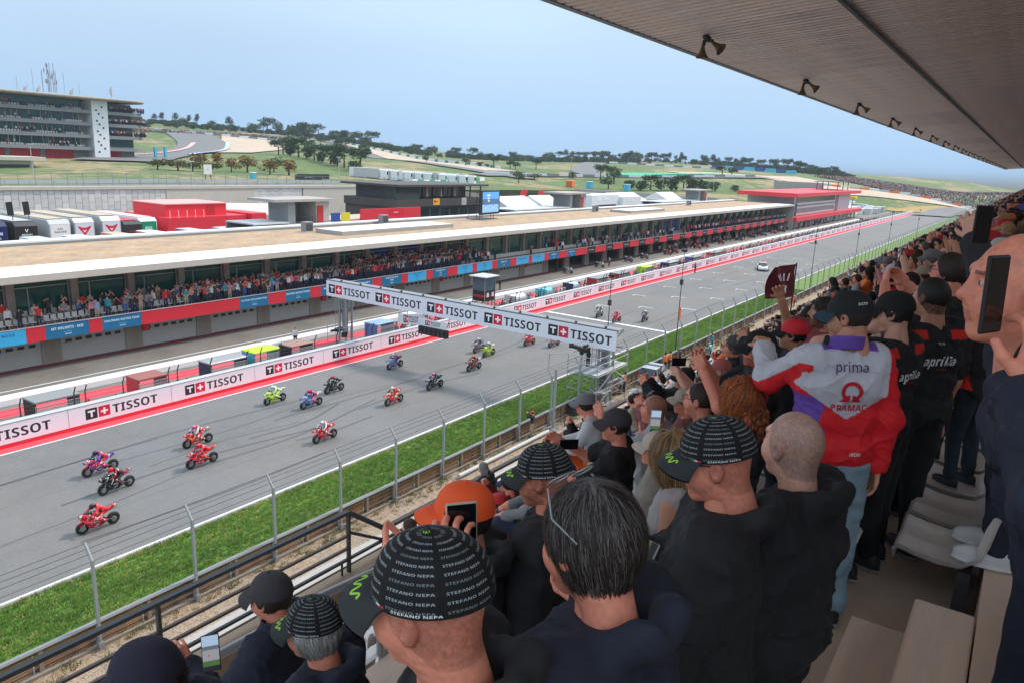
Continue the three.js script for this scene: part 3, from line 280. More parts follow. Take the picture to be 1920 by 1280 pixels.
// ---------------------------------------------------------------- camera tower
{ const t = thing('camera_tower', 'scaffold camera tower standing over guard rail beside the gantry', 'scaffold tower', null, [-25.3, 0.002, -49]); const s = [], X = [-1.25, 1.25], Z = [2.4, -0.2, -2.6];
  for (const x of X) for (const z of Z) s.push([x, 0, z, x, 4.3, z]); for (const y of [0.5, 1.7, 2.9, 3.75, 4.25]) { for (const x of X) s.push([x, y, Z[0], x, y, Z[2]]); for (const z of Z) s.push([X[0], y, z, X[1], y, z]); } for (const x of X) s.push([x, 0.5, 2.4, x, 1.7, -0.2], [x, 1.7, 2.4, x, 2.9, -0.2], [x, 0.5, -2.6, x, 1.7, -0.2], [x, 1.7, -2.6, x, 2.9, -0.2]); for (const z of Z) s.push([-1.25, 0.5, z, 1.25, 1.7, z], [1.25, 1.7, z, -1.25, 2.9, z]);
  s.push([-1.25, 4.25, 2.4, -2.3, 4.25, 3.4], [-1.25, 3.2, 2.4, -2.3, 3.2, 3.4], [-2.3, 3.2, 3.4, -2.3, 4.3, 3.4]); for (const q of s) add(t, 'scaffold_tube', tube(q.slice(0, 3), q.slice(3), 0.026, 6), M.steel);
  for (let i = 0; i < 6; i++) add(t, 'platform_plank', bx(0.4, 0.05, 4.95, -1.03 + i * 0.412, 3.0, -0.1), i % 2 ? M.lightGrey : M.grey); for (let i = 0; i < 3; i++) add(t, 'step_board', bx(0.8, 0.04, 1.2, 0.7, 0.55 + i * 0.7, 1.2 - i), M.lightGrey); add(t, 'ballast', rbx(0.9, 0.9, 0.9, 0.06, -0.2, 0.46, 3.2), M.dark); }
{ const t = thing('broadcast_camera', 'large black television camera with long lens on the tower platform', 'camera', null, [-26.0, 3.03, -47.6], -1.9); add(t, 'pedestal', tube([0, 0, 0], [0, 1.15, 0], 0.1, 10), M.lightGrey); add(t, 'pan_head', rbx(0.25, 0.22, 0.25, 0.03, 0, 1.2, 0), M.dark); add(t, 'camera_body', rbx(0.34, 0.36, 0.75, 0.05, 0, 1.48, -0.1), M.black); add(t, 'lens', rbx(0.26, 0.26, 0.9, 0.05, 0, 1.5, 0.7), M.black); add(t, 'lens_hood', bx(0.34, 0.32, 0.16, 0, 1.5, 1.2), M.dark); add(t, 'viewfinder', rbx(0.3, 0.2, 0.18, 0.03, 0, 1.78, -0.35), M.black); }
// ---------------------------------------------------------------- retaining wall behind the paddock
{ const w = thing('retaining_wall', 'pale concrete panelled retaining wall at the back of the paddock', 'wall'); add(w, 'backing', span(-135.9, -135.26, 3.6, 10.2, 20, -150), M.grey); add(w, 'coping', span(-136.2, -134.9, 10.2, 10.75, 20, -150), M.cream); add(w, 'smooth_section', span(-135.25, -135.05, 3.9, 10.2, -80.5, -100), M.cream); add(w, 'smooth_section', span(-135.25, -135.05, 3.9, 10.2, -113, -150), M.cream); add(w, 'side_return', span(-137, -84, 0, 9.0, -238, -239), M.concrete);
  const pm = [0.60, 0.54, 0.64, 0.57].map((k, i) => mapped(speckle(3, [k, k * 0.97, k * 0.93], 0.12, 60 + i), 0.85)), pg = [[1.04, 1.36], [1.04, 1.16]].map(([a, b]) => bx(0.1, b, a)); let c = 0;
  const col = (z, i) => { let y = i % 2 ? 5.2 : 4.5; while (y < 10 && c < 298) { const h = Math.min(1.42, 10.18 - y); if (h < 0.25) break; const m = add(w, 'panel', pg[0], pm[Math.floor(rnd() * 4)]); m.scale.y = (h - 0.05) / 1.36; m.position.set(-135.2 + rr(0, 0.03), y + h / 2, z); y += 1.42; c++; } };
  for (let i = 0; i < 50; i++) col(-26 - i * 1.1, i); for (let i = 0; i < 12; i++) col(-100.6 - i * 1.05, i); }
// fence on top of the wall
{ const f = thing('perimeter_fence', 'thin post and wire fence along the top of retaining wall', 'fence'); const p = tube([0, 0, 0], [0, 2.6, 0], 0.045, 6); for (let i = 0; i < 60; i++) { const m = add(f, 'post', p, M.grey); const z = -10 - i * 2.6; m.position.set(-138.6, hill(-138.6, z), z); } for (const y of [0.7, 1.5, 2.4]) { const pts = even(-8, -166, 30).map((z) => V(-138.6, hill(-138.6, z) + y, z)); add(f, 'wire', new THREE.TubeGeometry(new THREE.CatmullRomCurve3(pts), 60, 0.03, 4), M.grey); } }
structure('road', ribbon([[-142, 30], [-142, -40], [-142, -100], [-143, -150], [-150, -200]], 6, 0.15, 40), M.asphalt, 'service road on top of the retaining wall');
{ const t = add(null, numbered('guard_barrier'), (() => { const g = []; for (let i = 0; i < 40; i++) { const z = 0 - i * 4; g.push(bx(0.2, 0.7, 3.9, -147, hill(-147, z) + 0.6, z)); } return mg(g); })(), M.lightGrey); tag(t, 'pale roadside barrier at foot of the grass slope', 'barrier'); }
// ---------------------------------------------------------------- trees and shrubs
function crownGeo(R, H, n, leaf, lobes, pine) { const P = [], C = []; const L = []; for (let i = 0; i < lobes; i++) L.push([rr(-0.55, 0.55) * R, rr(0.25, 0.8) * H, rr(-0.55, 0.55) * R, rr(0.35, 0.62)]); L.push([0, 0.55 * H, 0, 0.7]);
  for (let i = 0; i < n; i++) { let x, y, z; if (pine) { y = Math.pow(rnd(), 0.8) * H; const rad = R * (1 - y / H * 0.85) * (0.55 + 0.45 * Math.sin(y / H * 26 + 2)) * Math.sqrt(rr(0.25, 1)), a = rnd() * 6.283; x = Math.cos(a) * rad; z = Math.sin(a) * rad; } else { const l = pick(L), a = rnd() * 6.283, u = rr(-1, 1), s = Math.sqrt(1 - u * u), q = Math.pow(rr(0.35, 1), 0.6) * l[3]; x = l[0] + Math.cos(a) * s * R * q; y = Math.max(0.02, l[1] + u * H * 0.42 * q); z = l[2] + Math.sin(a) * s * R * q; }
    const k = rr(0.6, 1.35); for (let v = 0; v < 3; v++) { P.push(x + rr(-leaf, leaf), y + rr(-leaf, leaf) * 0.8, z + rr(-leaf, leaf)); C.push(k, k, k); } }
  const g = new THREE.BufferGeometry(); g.setAttribute('position', new THREE.Float32BufferAttribute(P, 3)); g.setAttribute('color', new THREE.Float32BufferAttribute(C, 3)); g.computeVertexNormals(); return g; }
const leafM = (r, g, b) => std(r, g, b, 0.95, { vertexColors: true }); const LM = { dark: leafM(0.038, 0.068, 0.024), mid: leafM(0.065, 0.10, 0.03), olive: leafM(0.11, 0.105, 0.035), ochre: leafM(0.22, 0.135, 0.035), pine: leafM(0.035, 0.06, 0.03) };
function treeProto(R, H, n, leaf, lobes, trunkH, mat, pine) { return { c: crownGeo(R, H, n, leaf, lobes, pine), t: new THREE.CylinderGeometry(R * 0.05, R * 0.09, trunkH + H * 0.45, 6).translate(0, (trunkH + H * 0.45) / 2, 0), th: trunkH, mat }; }
const TR = [treeProto(3.2, 4.6, 620, 0.42, 8, 1.4, LM.dark), treeProto(2.8, 3.8, 560, 0.4, 7, 1.2, LM.mid), treeProto(2.3, 3.2, 520, 0.34, 7, 0.8, LM.ochre), treeProto(2.2, 4.4, 420, 0.42, 6, 2.4, LM.pine), treeProto(2.6, 2.6, 560, 0.36, 8, 0.15, LM.olive), treeProto(2.9, 3.4, 560, 0.4, 9, 0.1, LM.dark), treeProto(2.2, 3.6, 340, 0.45, 5, 2.6, LM.pine)];
const ORD = ['first', 'second', 'third', 'fourth', 'fifth', 'sixth', 'seventh', 'eighth', 'ninth', 'tenth', 'eleventh', 'twelfth', 'thirteenth', 'fourteenth', 'fifteenth', 'sixteenth', 'seventeenth', 'eighteenth', 'nineteenth', 'twentieth']; const TENS = ['', '', 'twenty', 'thirty', 'forty', 'fifty', 'sixty', 'seventy', 'eighty', 'ninety'], ordw = (i) => { const n = i + 1; if (n > 99) return 'hundred and ' + ordw(i - 100); if (i < 20) return ORD[i]; const t = Math.floor(n / 10), u = n % 10; return u ? `${TENS[t]}-${ORD[u - 1]}` : TENS[t].replace('y', 'ieth'); };
function tree(kind, x, z, s, label, group, name = 'tree', dy = 0) { const p = TR[kind], t = thing(name, label, name === 'shrub' ? 'shrub' : 'tree', group, [x, hill(x, z) - 0.1 + dy, z], rnd() * 6.28); t.scale.set(s * rr(0.9, 1.15), s * rr(0.9, 1.12), s * rr(0.9, 1.15)); add(t, 'trunk', p.t, M.trunk); add(t, 'crown', p.c, p.mat).position.y = p.th; return t; }
[[-200, -130, 2, 1.3, 'orange brown tree beside the control building lawn, nearest the gravel trap'], [-205, -139, 2, 1.2, 'round ochre tree just beyond the orange brown tree'], [-188, -132, 2, 1.15, 'ochre tree lower on the slope above retaining wall'], [-189, -138, 2, 1.3, 'ochre bushy tree in the middle of the clump'], [-184, -142, 2, 1.25, 'ochre tree at lower edge of the clump'], [-183, -148, 2, 1.45, 'largest ochre tree, end of the clump toward green slope'], [-195, -152, 1, 1.0, 'thin dark tree standing above the ochre clump']].forEach(([x, z, k, s, l]) => tree(k, x, z, s, l, 'ochre trees above the retaining wall'));
[[-193, -113], [-190, -117], [-188, -120], [-187, -125]].forEach(([x, z], i) => tree(4, x, z, 1.1, `olive shrub on the slope below control building, ${ORD[i]} from left`, 'olive shrubs on the slope', 'shrub'));
[[-271, -214], [-266, -216], [-258, -214], [-252, -213], [-246, -212], [-240, -211], [-234, -210], [-229, -209], [-224, -208], [-217, -206], [-211, -204], [-276, -223], [-283, -226]].forEach(([x, z], i) => tree(i % 2 ? 5 : 0, x, z, rr(1.15, 1.6), `dark round tree on the diagonal hedge line, ${ordw(i)} along`, 'dark trees on the diagonal slope'));
[[-160, -300, 0, 1.25], [-156, -305, 0, 1.1], [-171, -293, 5, 0.8], [-148, -290, 1, 1.3], [-131, -269, 5, 1.2], [-127, -272, 5, 1.3], [-126, -279, 0, 1.2], [-123, -283, 5, 1.3], [-121, -288, 5, 1.4], [-118, -293, 0, 1.2], [-116, -298, 5, 1.4], [-113, -303, 5, 1.3], [-110, -308, 5, 1.1], [-136, -262, 1, 1.1], [-133, -380, 0, 1.0], [-129, -383, 1, 1.0], [-104, -316, 5, 0.9], [-170, -262, 4, 1.1], [-163, -240, 1, 0.9], [-175, -256, 1, 0.8]].forEach(([x, z, k, s], i) => tree(k, x, z, s, `dark green tree of the bank beyond the tents, ${ordw(i)} from left`, 'trees along the infield bank'));
{ // ridge trees
  let i = 0; const ridge = (x0, z0, x1, z1, n, kinds, s0, s1, lb) => { for (let k = 0; k < n; k++) { const t = (k + rr(-0.35, 0.35)) / n, x = lerp(x0, x1, t) + rr(-12, 12), z = lerp(z0, z1, t) + rr(-12, 12); tree(pick(kinds), x, z, rr(s0, s1), `${lb}, ${ordw(k)} from left`, lb); i++; } };
  ridge(-560, -325, -500, -420, 15, [3, 3, 0, 1], 1.1, 1.7, 'tree on the left skyline ridge'); ridge(-500, -400, -440, -450, 20, [0, 0, 5, 1], 1.5, 2.3, 'dense round tree on the skyline hill'); ridge(-430, -420, -380, -520, 16, [0, 1, 5], 1.0, 1.6, 'round tree below the skyline hill'); ridge(-400, -530, -300, -660, 22, [0, 5, 1], 1.2, 1.9, 'tree of the low middle skyline'); ridge(-380, -640, -215, -680, 46, [3, 6, 3, 6, 0], 1.0, 1.6, 'pine on the distant skyline ridge'); ridge(-205, -640, -130, -620, 9, [6, 0, 0], 1.2, 1.7, 'tree above the blue trackside banners'); ridge(-128, -600, -118, -560, 6, [0, 5], 1.0, 1.4, 'round tree above the far crowd'); ridge(-430, -345, -330, -330, 10, [5, 0], 1.0, 1.4, 'dark tree above the long gravel trap'); ridge(-250, -300, -200, -330, 8, [0, 1, 4], 0.8, 1.2, 'scattered tree beside the crossing track');
  const g = new THREE.InstancedMesh(TR[5].c, LM.dark, 900), m = new THREE.Matrix4(); for (let k = 0; k < 900; k++) { const a = pick([[-470, -430, 60, 40], [-400, -480, 60, 60], [-300, -660, 110, 25], [-200, -670, 60, 25], [-540, -340, 40, 60], [-350, -560, 70, 60], [-170, -630, 50, 25]]), x = a[0] + rr(-1, 1) * a[2], z = a[1] + rr(-1, 1) * a[3], s = rr(0.6, 1.5); m.makeRotationY(rnd() * 6.28).scale(V(s, s * rr(0.7, 1.1), s)).setPosition(x, hill(x, z) - 0.2, z); g.setMatrixAt(k, m); } stuff('undergrowth', g, 'dark scrub covering the skyline ridge'); }
// ---------------------------------------------------------------- control building
{ const t = thing('control_building', 'five storey glazed control building with curved overhanging roof and white tower', 'building'); const X = -246.7, zA = -60, zB = -122.6;
  add(t, 'core', span(X - 16, X - 2.2, 12, 30.5, zA, -138), M.concrete);
  const sl = (z0, z1, y, x1 = X + 1.6) => add(t, 'balcony', span(X - 2.2, x1, y - 1.0, y, z0, z1), M.grey);
  for (const y of [16.9, 20.6, 24.3, 28.0]) { sl(zA, -123.4, y); const s = new THREE.Shape(); s.moveTo(0, 0); s.lineTo(9, 0); s.quadraticCurveTo(13.5, 1.5, 13.2, 5); s.lineTo(13.2, 8); s.lineTo(0, 8); const g = new THREE.ExtrudeGeometry(s, { depth: 1.0, bevelEnabled: false }).rotateX(-Math.PI / 2).rotateY(Math.PI / 2).translate(X + 1.8, y - 1.0, -128); add(t, 'balcony', g, M.grey); }
  const pg = bx(0.1, 2.2, 3.1), pn = bx(0.1, 2.2, 1.1), fr = bx(0.16, 2.6, 0.22); for (let f = 0; f < 4; f++) { const y = 18.4 + f * 3.7; for (let z = -66; z > -121; z -= 9.4) { if (f === 0 && z > -92) continue; for (const [g, dz, n] of [[pg, 0, 'window'], [pg, -3.3, 'window'], [pn, -5.6, 'window'], [pn, 2.2, 'window']]) { const m = add(t, n, g, M.glass); m.position.set(X - 2.1, y, z + dz - 1.6); } for (const dz of [0.05, -3.2, -6.4, -7.8]) { const m = add(t, 'mullion', fr, M.lightGrey); m.position.set(X - 2.05, y, z + dz); } } const e = add(t, 'window', bx(0.1, 2.2, 8.5), M.glass); e.position.set(X - 2.1, y, -133.5); }
  add(t, 'seat_row', (() => { const g = []; for (let f = 0; f < 4; f++) for (let z = -64; z > -121; z -= 0.75) if (Math.abs(z % 9.4) > 2) g.push(rbx(0.4, 0.55, 0.5, 0.05, X + 0.6, 17.2 + f * 3.7, z, 1)); return mg(g); })(), M.seat).userData.kind = 'stuff';
  for (let i = 0; i < 6; i++) add(t, 'garage_door', bx(0.15, 3.0, i > 4 ? 4.6 : 8.2, X - 2.05, 13.5 + 0.9, i > 4 ? -131 : -72 - i * 9.6 - 4), M.red);
  const sh = new THREE.Shape(); sh.moveTo(-2.35, 0); sh.lineTo(2.35, 0); sh.lineTo(2.75, 18.3); sh.lineTo(-2.2, 18.3); const tw = add(t, 'stair_tower', new THREE.ExtrudeGeometry(sh, { depth: 5, bevelEnabled: false }).rotateY(Math.PI / 2).translate(X - 3, 12.7, -125.4), M.white); const ph = new THREE.CylinderGeometry(0.3, 0.3, 0.1, 12).rotateZ(Math.PI / 2); for (let j = 0; j < 14; j++) { const m = add(tw, 'porthole', ph, M.black); m.position.set(X + 2.02, 15.5 + j * 1.05, -125.4 + [0.9, -0.9, 0.2][j % 3]); }
  const rs = new THREE.Shape(); rs.moveTo(0, 0); rs.lineTo(78, 0); rs.quadraticCurveTo(82.5, 1, 82.5, 10); rs.quadraticCurveTo(82, 20, 76, 21); rs.lineTo(0, 21); add(t, 'roof', new THREE.ExtrudeGeometry(rs, { depth: 0.35, bevelEnabled: true, bevelSize: 1.4, bevelThickness: 0.3, bevelSegments: 2 }).rotateX(-Math.PI / 2).rotateY(Math.PI / 2).translate(X + 3.6, 31.3, -58), M.concreteDark); add(t, 'top_glazing', span(X - 1.9, X - 1.8, 28.1, 31.2, zA, -122), M.glass); }
{ const t = thing('antenna_mast', 'cluster of slim lattice antenna masts on the control building roof', 'antenna', null, [-250, 32.6, -114]); const g = []; for (let i = 0; i < 7; i++) { const x = (i % 3) * 0.9 - 0.9, z = Math.floor(i / 3) * 1.5 - 1.5; g.push(tube([x, 0, z], [x, 6.2 + (i % 2) * 2.2, z], 0.09)); for (const y of [2.4, 5]) g.push(tube([x, y, z], [x + 0.9, y + 0.3, z + 0.7], 0.05)); } for (let j = 0; j < 9; j++) g.push(rbx(0.25, 1.2, 0.25, 0.05, rr(-1, 1), 3 + (j % 4) * 1.5, rr(-2, 2), 1)); add(t, 'mast', mg(g), M.grey); for (let i = 0; i < 5; i++) add(t, 'whip_aerial', tube([0, 0, 9 - i * 4.4], [0, 3.6 + (i % 2) * 2.5, 9 - i * 4.4], 0.05), M.grey); for (const z of [7, 3.5, -6]) add(t, 'dish', new THREE.ConeGeometry(1.3, 0.5, 14).rotateX(1.2).translate(0, 0.8, z), M.lightGrey); }
{ const t = thing('roof_aerial', 'small cylindrical aerial near the rounded roof end', 'antenna', null, [-249, 32.6, -132]); add(t, 'drum', new THREE.CylinderGeometry(0.5, 0.5, 1.8, 10).translate(0, 1.8, 0), M.lightGrey); add(t, 'stem', tube([0, 0, 0], [0, 3.4, 0], 0.1), M.grey); }
{ const t = thing('ramp_building', 'low beige concrete building corner on the slope at left edge', 'building', null, [-214, 9.6, -84]); add(t, 'wall', span(-4, 4, 0, 3.6, 6, -6), M.cream); add(t, 'roof', span(-5, 5.4, 3.6, 4.5, 7, -8.5), M.cream); add(t, 'dark_opening', span(4, 4.1, 0.2, 2.6, 5, -5), M.dark); }
for (const [z, l] of [[-142.5, 'blue pylon beside the control building lawn, nearer one'], [-146, 'blue pylon beside the control building lawn, farther one']]) { const t = thing('blue_pylon', l, 'pylon', 'blue pylons', [-244, hill(-244, z), z]); add(t, 'column', rbx(0.8, 4, 0.8, 0.1, 0, 2, 0), M.sky); add(t, 'foot', bx(1.6, 0.3, 1.6, 0, 0.15, 0), M.blue); }
{ const t = thing('billboard', 'white sign board on a frame above the retaining wall', 'sign', null, [-157, hill(-157, -104), -104]); add(t, 'panel', bx(0.2, 2.2, 2.0, 0, 2.3, 0), board('A', '#d8dadb', '#33363a', 128, 128)); add(t, 'leg', bx(0.15, 1.3, 0.15, 0, 0.6, 0.7), M.dark); add(t, 'leg', bx(0.15, 1.3, 0.15, 0, 0.6, -0.7), M.dark); }
for (const [x, z, z2, l] of [[-160, -132, -143, 'long dark sponsor board with pale lettering on the slope'], [-156, -128, -137, 'black and white patterned board at the bend of fence']]) { const t = thing('sponsor_board', l, 'sign', null, [x, hill(x, z), z]); add(t, 'panel', bx(0.15, 1.3, Math.abs(z2 - z), 0, 1, (z2 - z) / 2), board('RACE  O  RACE  O', '#2a2c31', '#b9bdc4', 512, 64)); for (let i = 0; i < 4; i++) add(t, 'leg', bx(0.1, 0.6, 0.1, 0, 0.25, (z2 - z) * (i + 0.5) / 4), M.dark); }
{ const t = thing('portable_toilet', 'teal portable toilet by the perimeter fence', 'toilet', null, [-150, hill(-150, -111), -111]); add(t, 'cabin', rbx(1.1, 2.1, 1.1, 0.08, 0, 1.05, 0), M.cyan); add(t, 'roof', rbx(1.2, 0.2, 1.2, 0.08, 0, 2.2, 0), M.white); }
for (const [x, z, h, l] of [[-178, -76, 7, 'tall lamp post in front of the red doors'], [-155, -142, 6.8, 'lamp post with double head above the retaining wall'], [-154, -98, 4.2, 'short lamp post beside the white sign board'], [-146, -250, 11, 'lattice mast on the green bank'], [-118, -272, 9, 'thin lamp post before the dark hedge'], [-108, -300, 9, 'thin lamp post at the hedge end']]) { const t = thing('lamp_post', l, 'lamp post', 'lamp posts', [x, hill(x, z) - 0.05, z]); add(t, 'shaft', tube([0, 0, 0], [0, h, 0], 0.1, 8, 0.06), M.lightGrey); add(t, 'lamp_head', rbx(0.4, 0.18, 1.3, 0.05, 0, h, 0), M.lightGrey); }
// ---------------------------------------------------------------- trucks and hospitality units
const logo = (bg, draw) => mapped(canvasTex(256, 256, (x) => { x.fillStyle = bg; x.fillRect(0, 0, 256, 256); draw(x); }), 0.4);
function trailer(x, z, top0, body, rear, roofM, label, skirt, L = 14) { const t = thing('race_trailer', label, 'trailer', 'trailers parked behind the pit building', [x, 4, z]); const top = top0 - 0.75, h = top - 4.9; const sh = new THREE.Shape(); sh.moveTo(0, 0); sh.lineTo(0, h * 0.84); sh.lineTo(-0.5, h); sh.lineTo(-L, h + 0.05); sh.lineTo(-L, 0); add(t, 'body', new THREE.ExtrudeGeometry(sh, { depth: 2.56, bevelEnabled: true, bevelSize: 0.05, bevelThickness: 0.05, bevelSegments: 1 }).translate(0, 0.95, -1.28), body); add(t, 'rear_panel', new THREE.PlaneGeometry(2.4, 2.0).rotateY(Math.PI / 2).translate(0.07, 0.95 + h * 0.84 - 1.03, 0), rear); add(t, 'roof_panel', bx(L - 1.2, 0.05, 2.3, -L / 2 - 0.4, 1.05 + h + 0.04, 0), roofM); add(t, 'skirt', bx(L - 0.2, 0.6, 2.6, -L / 2, 0.65, 0), skirt || M.dark); const wg = new THREE.CylinderGeometry(0.5, 0.5, 0.35, 14).rotateX(Math.PI / 2); for (const wx of [-2, -3.3, -L + 2]) for (const s of [-1, 1]) add(t, 'wheel', wg, M.tyre).position.set(wx, 0.5, s * 1.05); return t; }
const tri = (bg) => logo(bg, (x) => { x.fillStyle = '#d3203f'; x.beginPath(); x.moveTo(30, 60); x.lineTo(226, 60); x.lineTo(128, 220); x.fill(); x.fillStyle = bg; x.beginPath(); x.ellipse(128, 58, 60, 26, 0, 0, 7); x.fill(); x.beginPath(); x.moveTo(100, 110); x.lineTo(128, 130); x.lineTo(156, 110); x.lineTo(140, 160); x.lineTo(116, 160); x.fill(); });
const words = (bg, ls) => logo(bg, (x) => { x.textAlign = 'center'; ls.forEach(([s, c, y, f]) => { x.fillStyle = c; x.font = `bold ${f}px sans-serif`; x.fillText(s, 128, y); }); });
trailer(-104, -39.4, 8.8, M.navy, words('#1c1d55', [['MARK', '#eef', 130, 62], ['racing', '#cdd', 190, 40]]), std(0.6, 0.25, 0.3, 0.5), 'navy trailer with white lettering at the left edge', M.navy);
trailer(-104, -42.9, 8.7, M.dark, words('#26221f', [['V', '#eee', 90, 70], ['REVIT!', '#eee', 150, 44], ['SPORT', '#bbb', 190, 24]]), M.lightGrey, 'black trailer with red edges and white emblem');
trailer(-104, -46.9, 8.8, M.lightGrey, words('#e6e3e0', [['OJO', '#222', 90, 40], ['GALFER', '#222', 140, 44]]), M.beige, 'grey trailer with white front and orange skirt', M.orange);
trailer(-104, -50.0, 8.9, M.silver, tri('#d4d6da'), M.beige, 'silver trailer with red triangle emblem, nearer of the pair'); trailer(-104, -53.6, 9.0, M.silver, tri('#d4d6da'), M.beige, 'silver trailer with red triangle emblem, farther of the pair');
trailer(-105, -57.2, 8.1, M.dark, words('#3a2b2e', [['TEAM', '#a33', 140, 50]]), M.red, 'dark low trailer with red roof stripe'); trailer(-107, -60.6, 8.3, M.white, words('#0f8a63', [['BOX', '#e9fff6', 140, 60]]), std(0.7, 0.5, 0.48, 0.5), 'white low trailer with green rear plate'); trailer(-107, -66, 8.1, M.red, words('#c01f2d', [['', '#fff', 1, 10]]), std(0.6, 0.3, 0.3, 0.5), 'low red trailer in front of the big red unit');
for (const [z, l] of [[-42.3, 'black feather banner above the black trailer, left one'], [-44.2, 'black feather banner above the black trailer, right one']]) { const t = thing('feather_banner', l, 'banner', 'black feather banners', [-106, 4, z]); add(t, 'mast', tube([0, 0, 0], [0, 4.9, 0], 0.05, 6), M.dark); add(t, 'cloth', rbx(0.06, 1.7, 0.75, 0.02, 0.05, 5.6, -0.1).rotateX(0.06), M.black); add(t, 'emblem', new THREE.ConeGeometry(0.2, 0.3, 3).rotateX(Math.PI).scale(0.2, 1, 1).translate(0.1, 6.1, -0.2), M.white); }
for (const [x, z, y, m1, m2, l] of [[-90, -38.5, 7.9, M.white, M.lightGrey, 'white flat van roof just behind the pit roof edge'], [-91, -43.5, 7.7, M.purple, M.white, 'white roofed van with blue purple side'], [-92, -48.5, 7.7, M.orange, M.beige, 'orange van with pale roof'], [-92, -53, 7.7, M.redDeep, M.white, 'dark red van with white roof'], [-92, -58.5, 7.7, M.navy, std(0.45, 0.42, 0.55, 0.5), 'purple van with yellow stripe'], [-92, -64, 7.6, M.blue, M.lightGrey, 'blue van beside the small tent'], [-92, -72.5, 7.5, M.purple, M.lightGrey, 'purple van before the stair block']]) { const t = thing('team_van', l, 'van', 'vans behind the pit roof', [x, 4, z]); add(t, 'body', rbx(6, y - 5.0, 2.2, 0.25, 0, (y - 5) / 2 + 0.5, 0), m1); add(t, 'roof', rbx(5.6, 0.12, 2.05, 0.05, -0.1, y - 4.45, 0), m2); add(t, 'windscreen', bx(0.04, 0.7, 1.8, 3.0, y - 5.2, 0), M.glassDark); const wg = new THREE.CylinderGeometry(0.36, 0.36, 0.24, 12).rotateX(Math.PI / 2); for (const wx of [-2, 2]) for (const s of [-1, 1]) add(t, 'wheel', wg, M.tyre).position.set(wx, 0.36, s); }
{ const t = thing('red_hospitality_unit', 'large bright red two storey paddock unit with flat roof', 'hospitality unit', null, [-112, 4, -69]); add(t, 'lower_box', span(-6, 6, 0, 3.6, 6, -8), M.red); add(t, 'upper_box', span(-5, 4, 3.6, 5.4, 5, -5.5), M.red); add(t, 'roof', span(-5.2, 4.2, 5.4, 5.55, 5.2, -5.7), std(0.72, 0.33, 0.31, 0.6)); add(t, 'doorway', span(4.0, 4.05, 3.7, 5.1, -2, -3.4), M.redDeep); add(t, 'side_box', span(-3, 7, 0, 3.9, -8.1, -11), M.red); for (let i = 0; i < 5; i++) add(t, 'railing', bx(0.06, 1.2, 0.06, 6, 4.1, 5.5 - i * 1.4), M.white); }
{ const t = thing('marquee', 'large arched marquee with pinkish roof, white gable and yellow end', 'tent', null, [-114, 4, -84]); const s = new THREE.Shape(); s.moveTo(-5, 0); s.lineTo(-5, 3.2); s.quadraticCurveTo(0, 6.4, 5, 3.2); s.lineTo(5, 0); add(t, 'canopy', new THREE.ExtrudeGeometry(s, { depth: 16, bevelEnabled: false, curveSegments: 10 }).translate(0, 0, -6).rotateY(-0.6), std(0.68, 0.5, 0.44, 0.7)); add(t, 'gable', bx(4.6, 3.4, 0.12, 2.6, 1.9, -7.2).rotateY(0), M.white); add(t, 'window', bx(0.9, 1.2, 0.14, 3.2, 2.3, -7.15), M.glassDark); add(t, 'end_panel', bx(4, 3.6, 3, -2, 2.6, 8.6), M.yellow); }
{ const t = thing('red_canopy_unit', 'low hospitality unit with pale roof and wide red lettered front', 'hospitality unit', null, [-93, 4, -97]); add(t, 'base', span(-8, -0.3, 0, 3.4, 13, -8), M.beige); add(t, 'roof', new THREE.CylinderGeometry(9, 9, 20, 20, 1, true, -0.45, 0.9).rotateX(Math.PI / 2).scale(1, 0.35, 1).rotateY(0).translate(-4, 1.0, 2.5), std(0.7, 0.58, 0.5, 0.7)); add(t, 'front_beam', span(-0.3, 0, 3.2, 5.0, 7, -8), M.red); add(t, 'sign', new THREE.PlaneGeometry(4.0, 1.1).rotateY(Math.PI / 2).translate(0.02, 4.25, -1.5), board('DUCATI', '#d31030', '#ffffff', 256, 72)); add(t, 'front_panel', span(-0.3, 0, 0, 3.2, 12.5, 7.2), M.red); add(t, 'yellow_panel', bx(0.1, 2.0, 1.9, 0.1, 3.6, 10.6), M.yellow); add(t, 'blue_panel', bx(0.1, 2.0, 1.9, 0.1, 3.6, 12.8), M.blue); add(t, 'entrance', span(-0.28, -0.02, 0, 3.18, 6.8, -7.6), M.dark); }
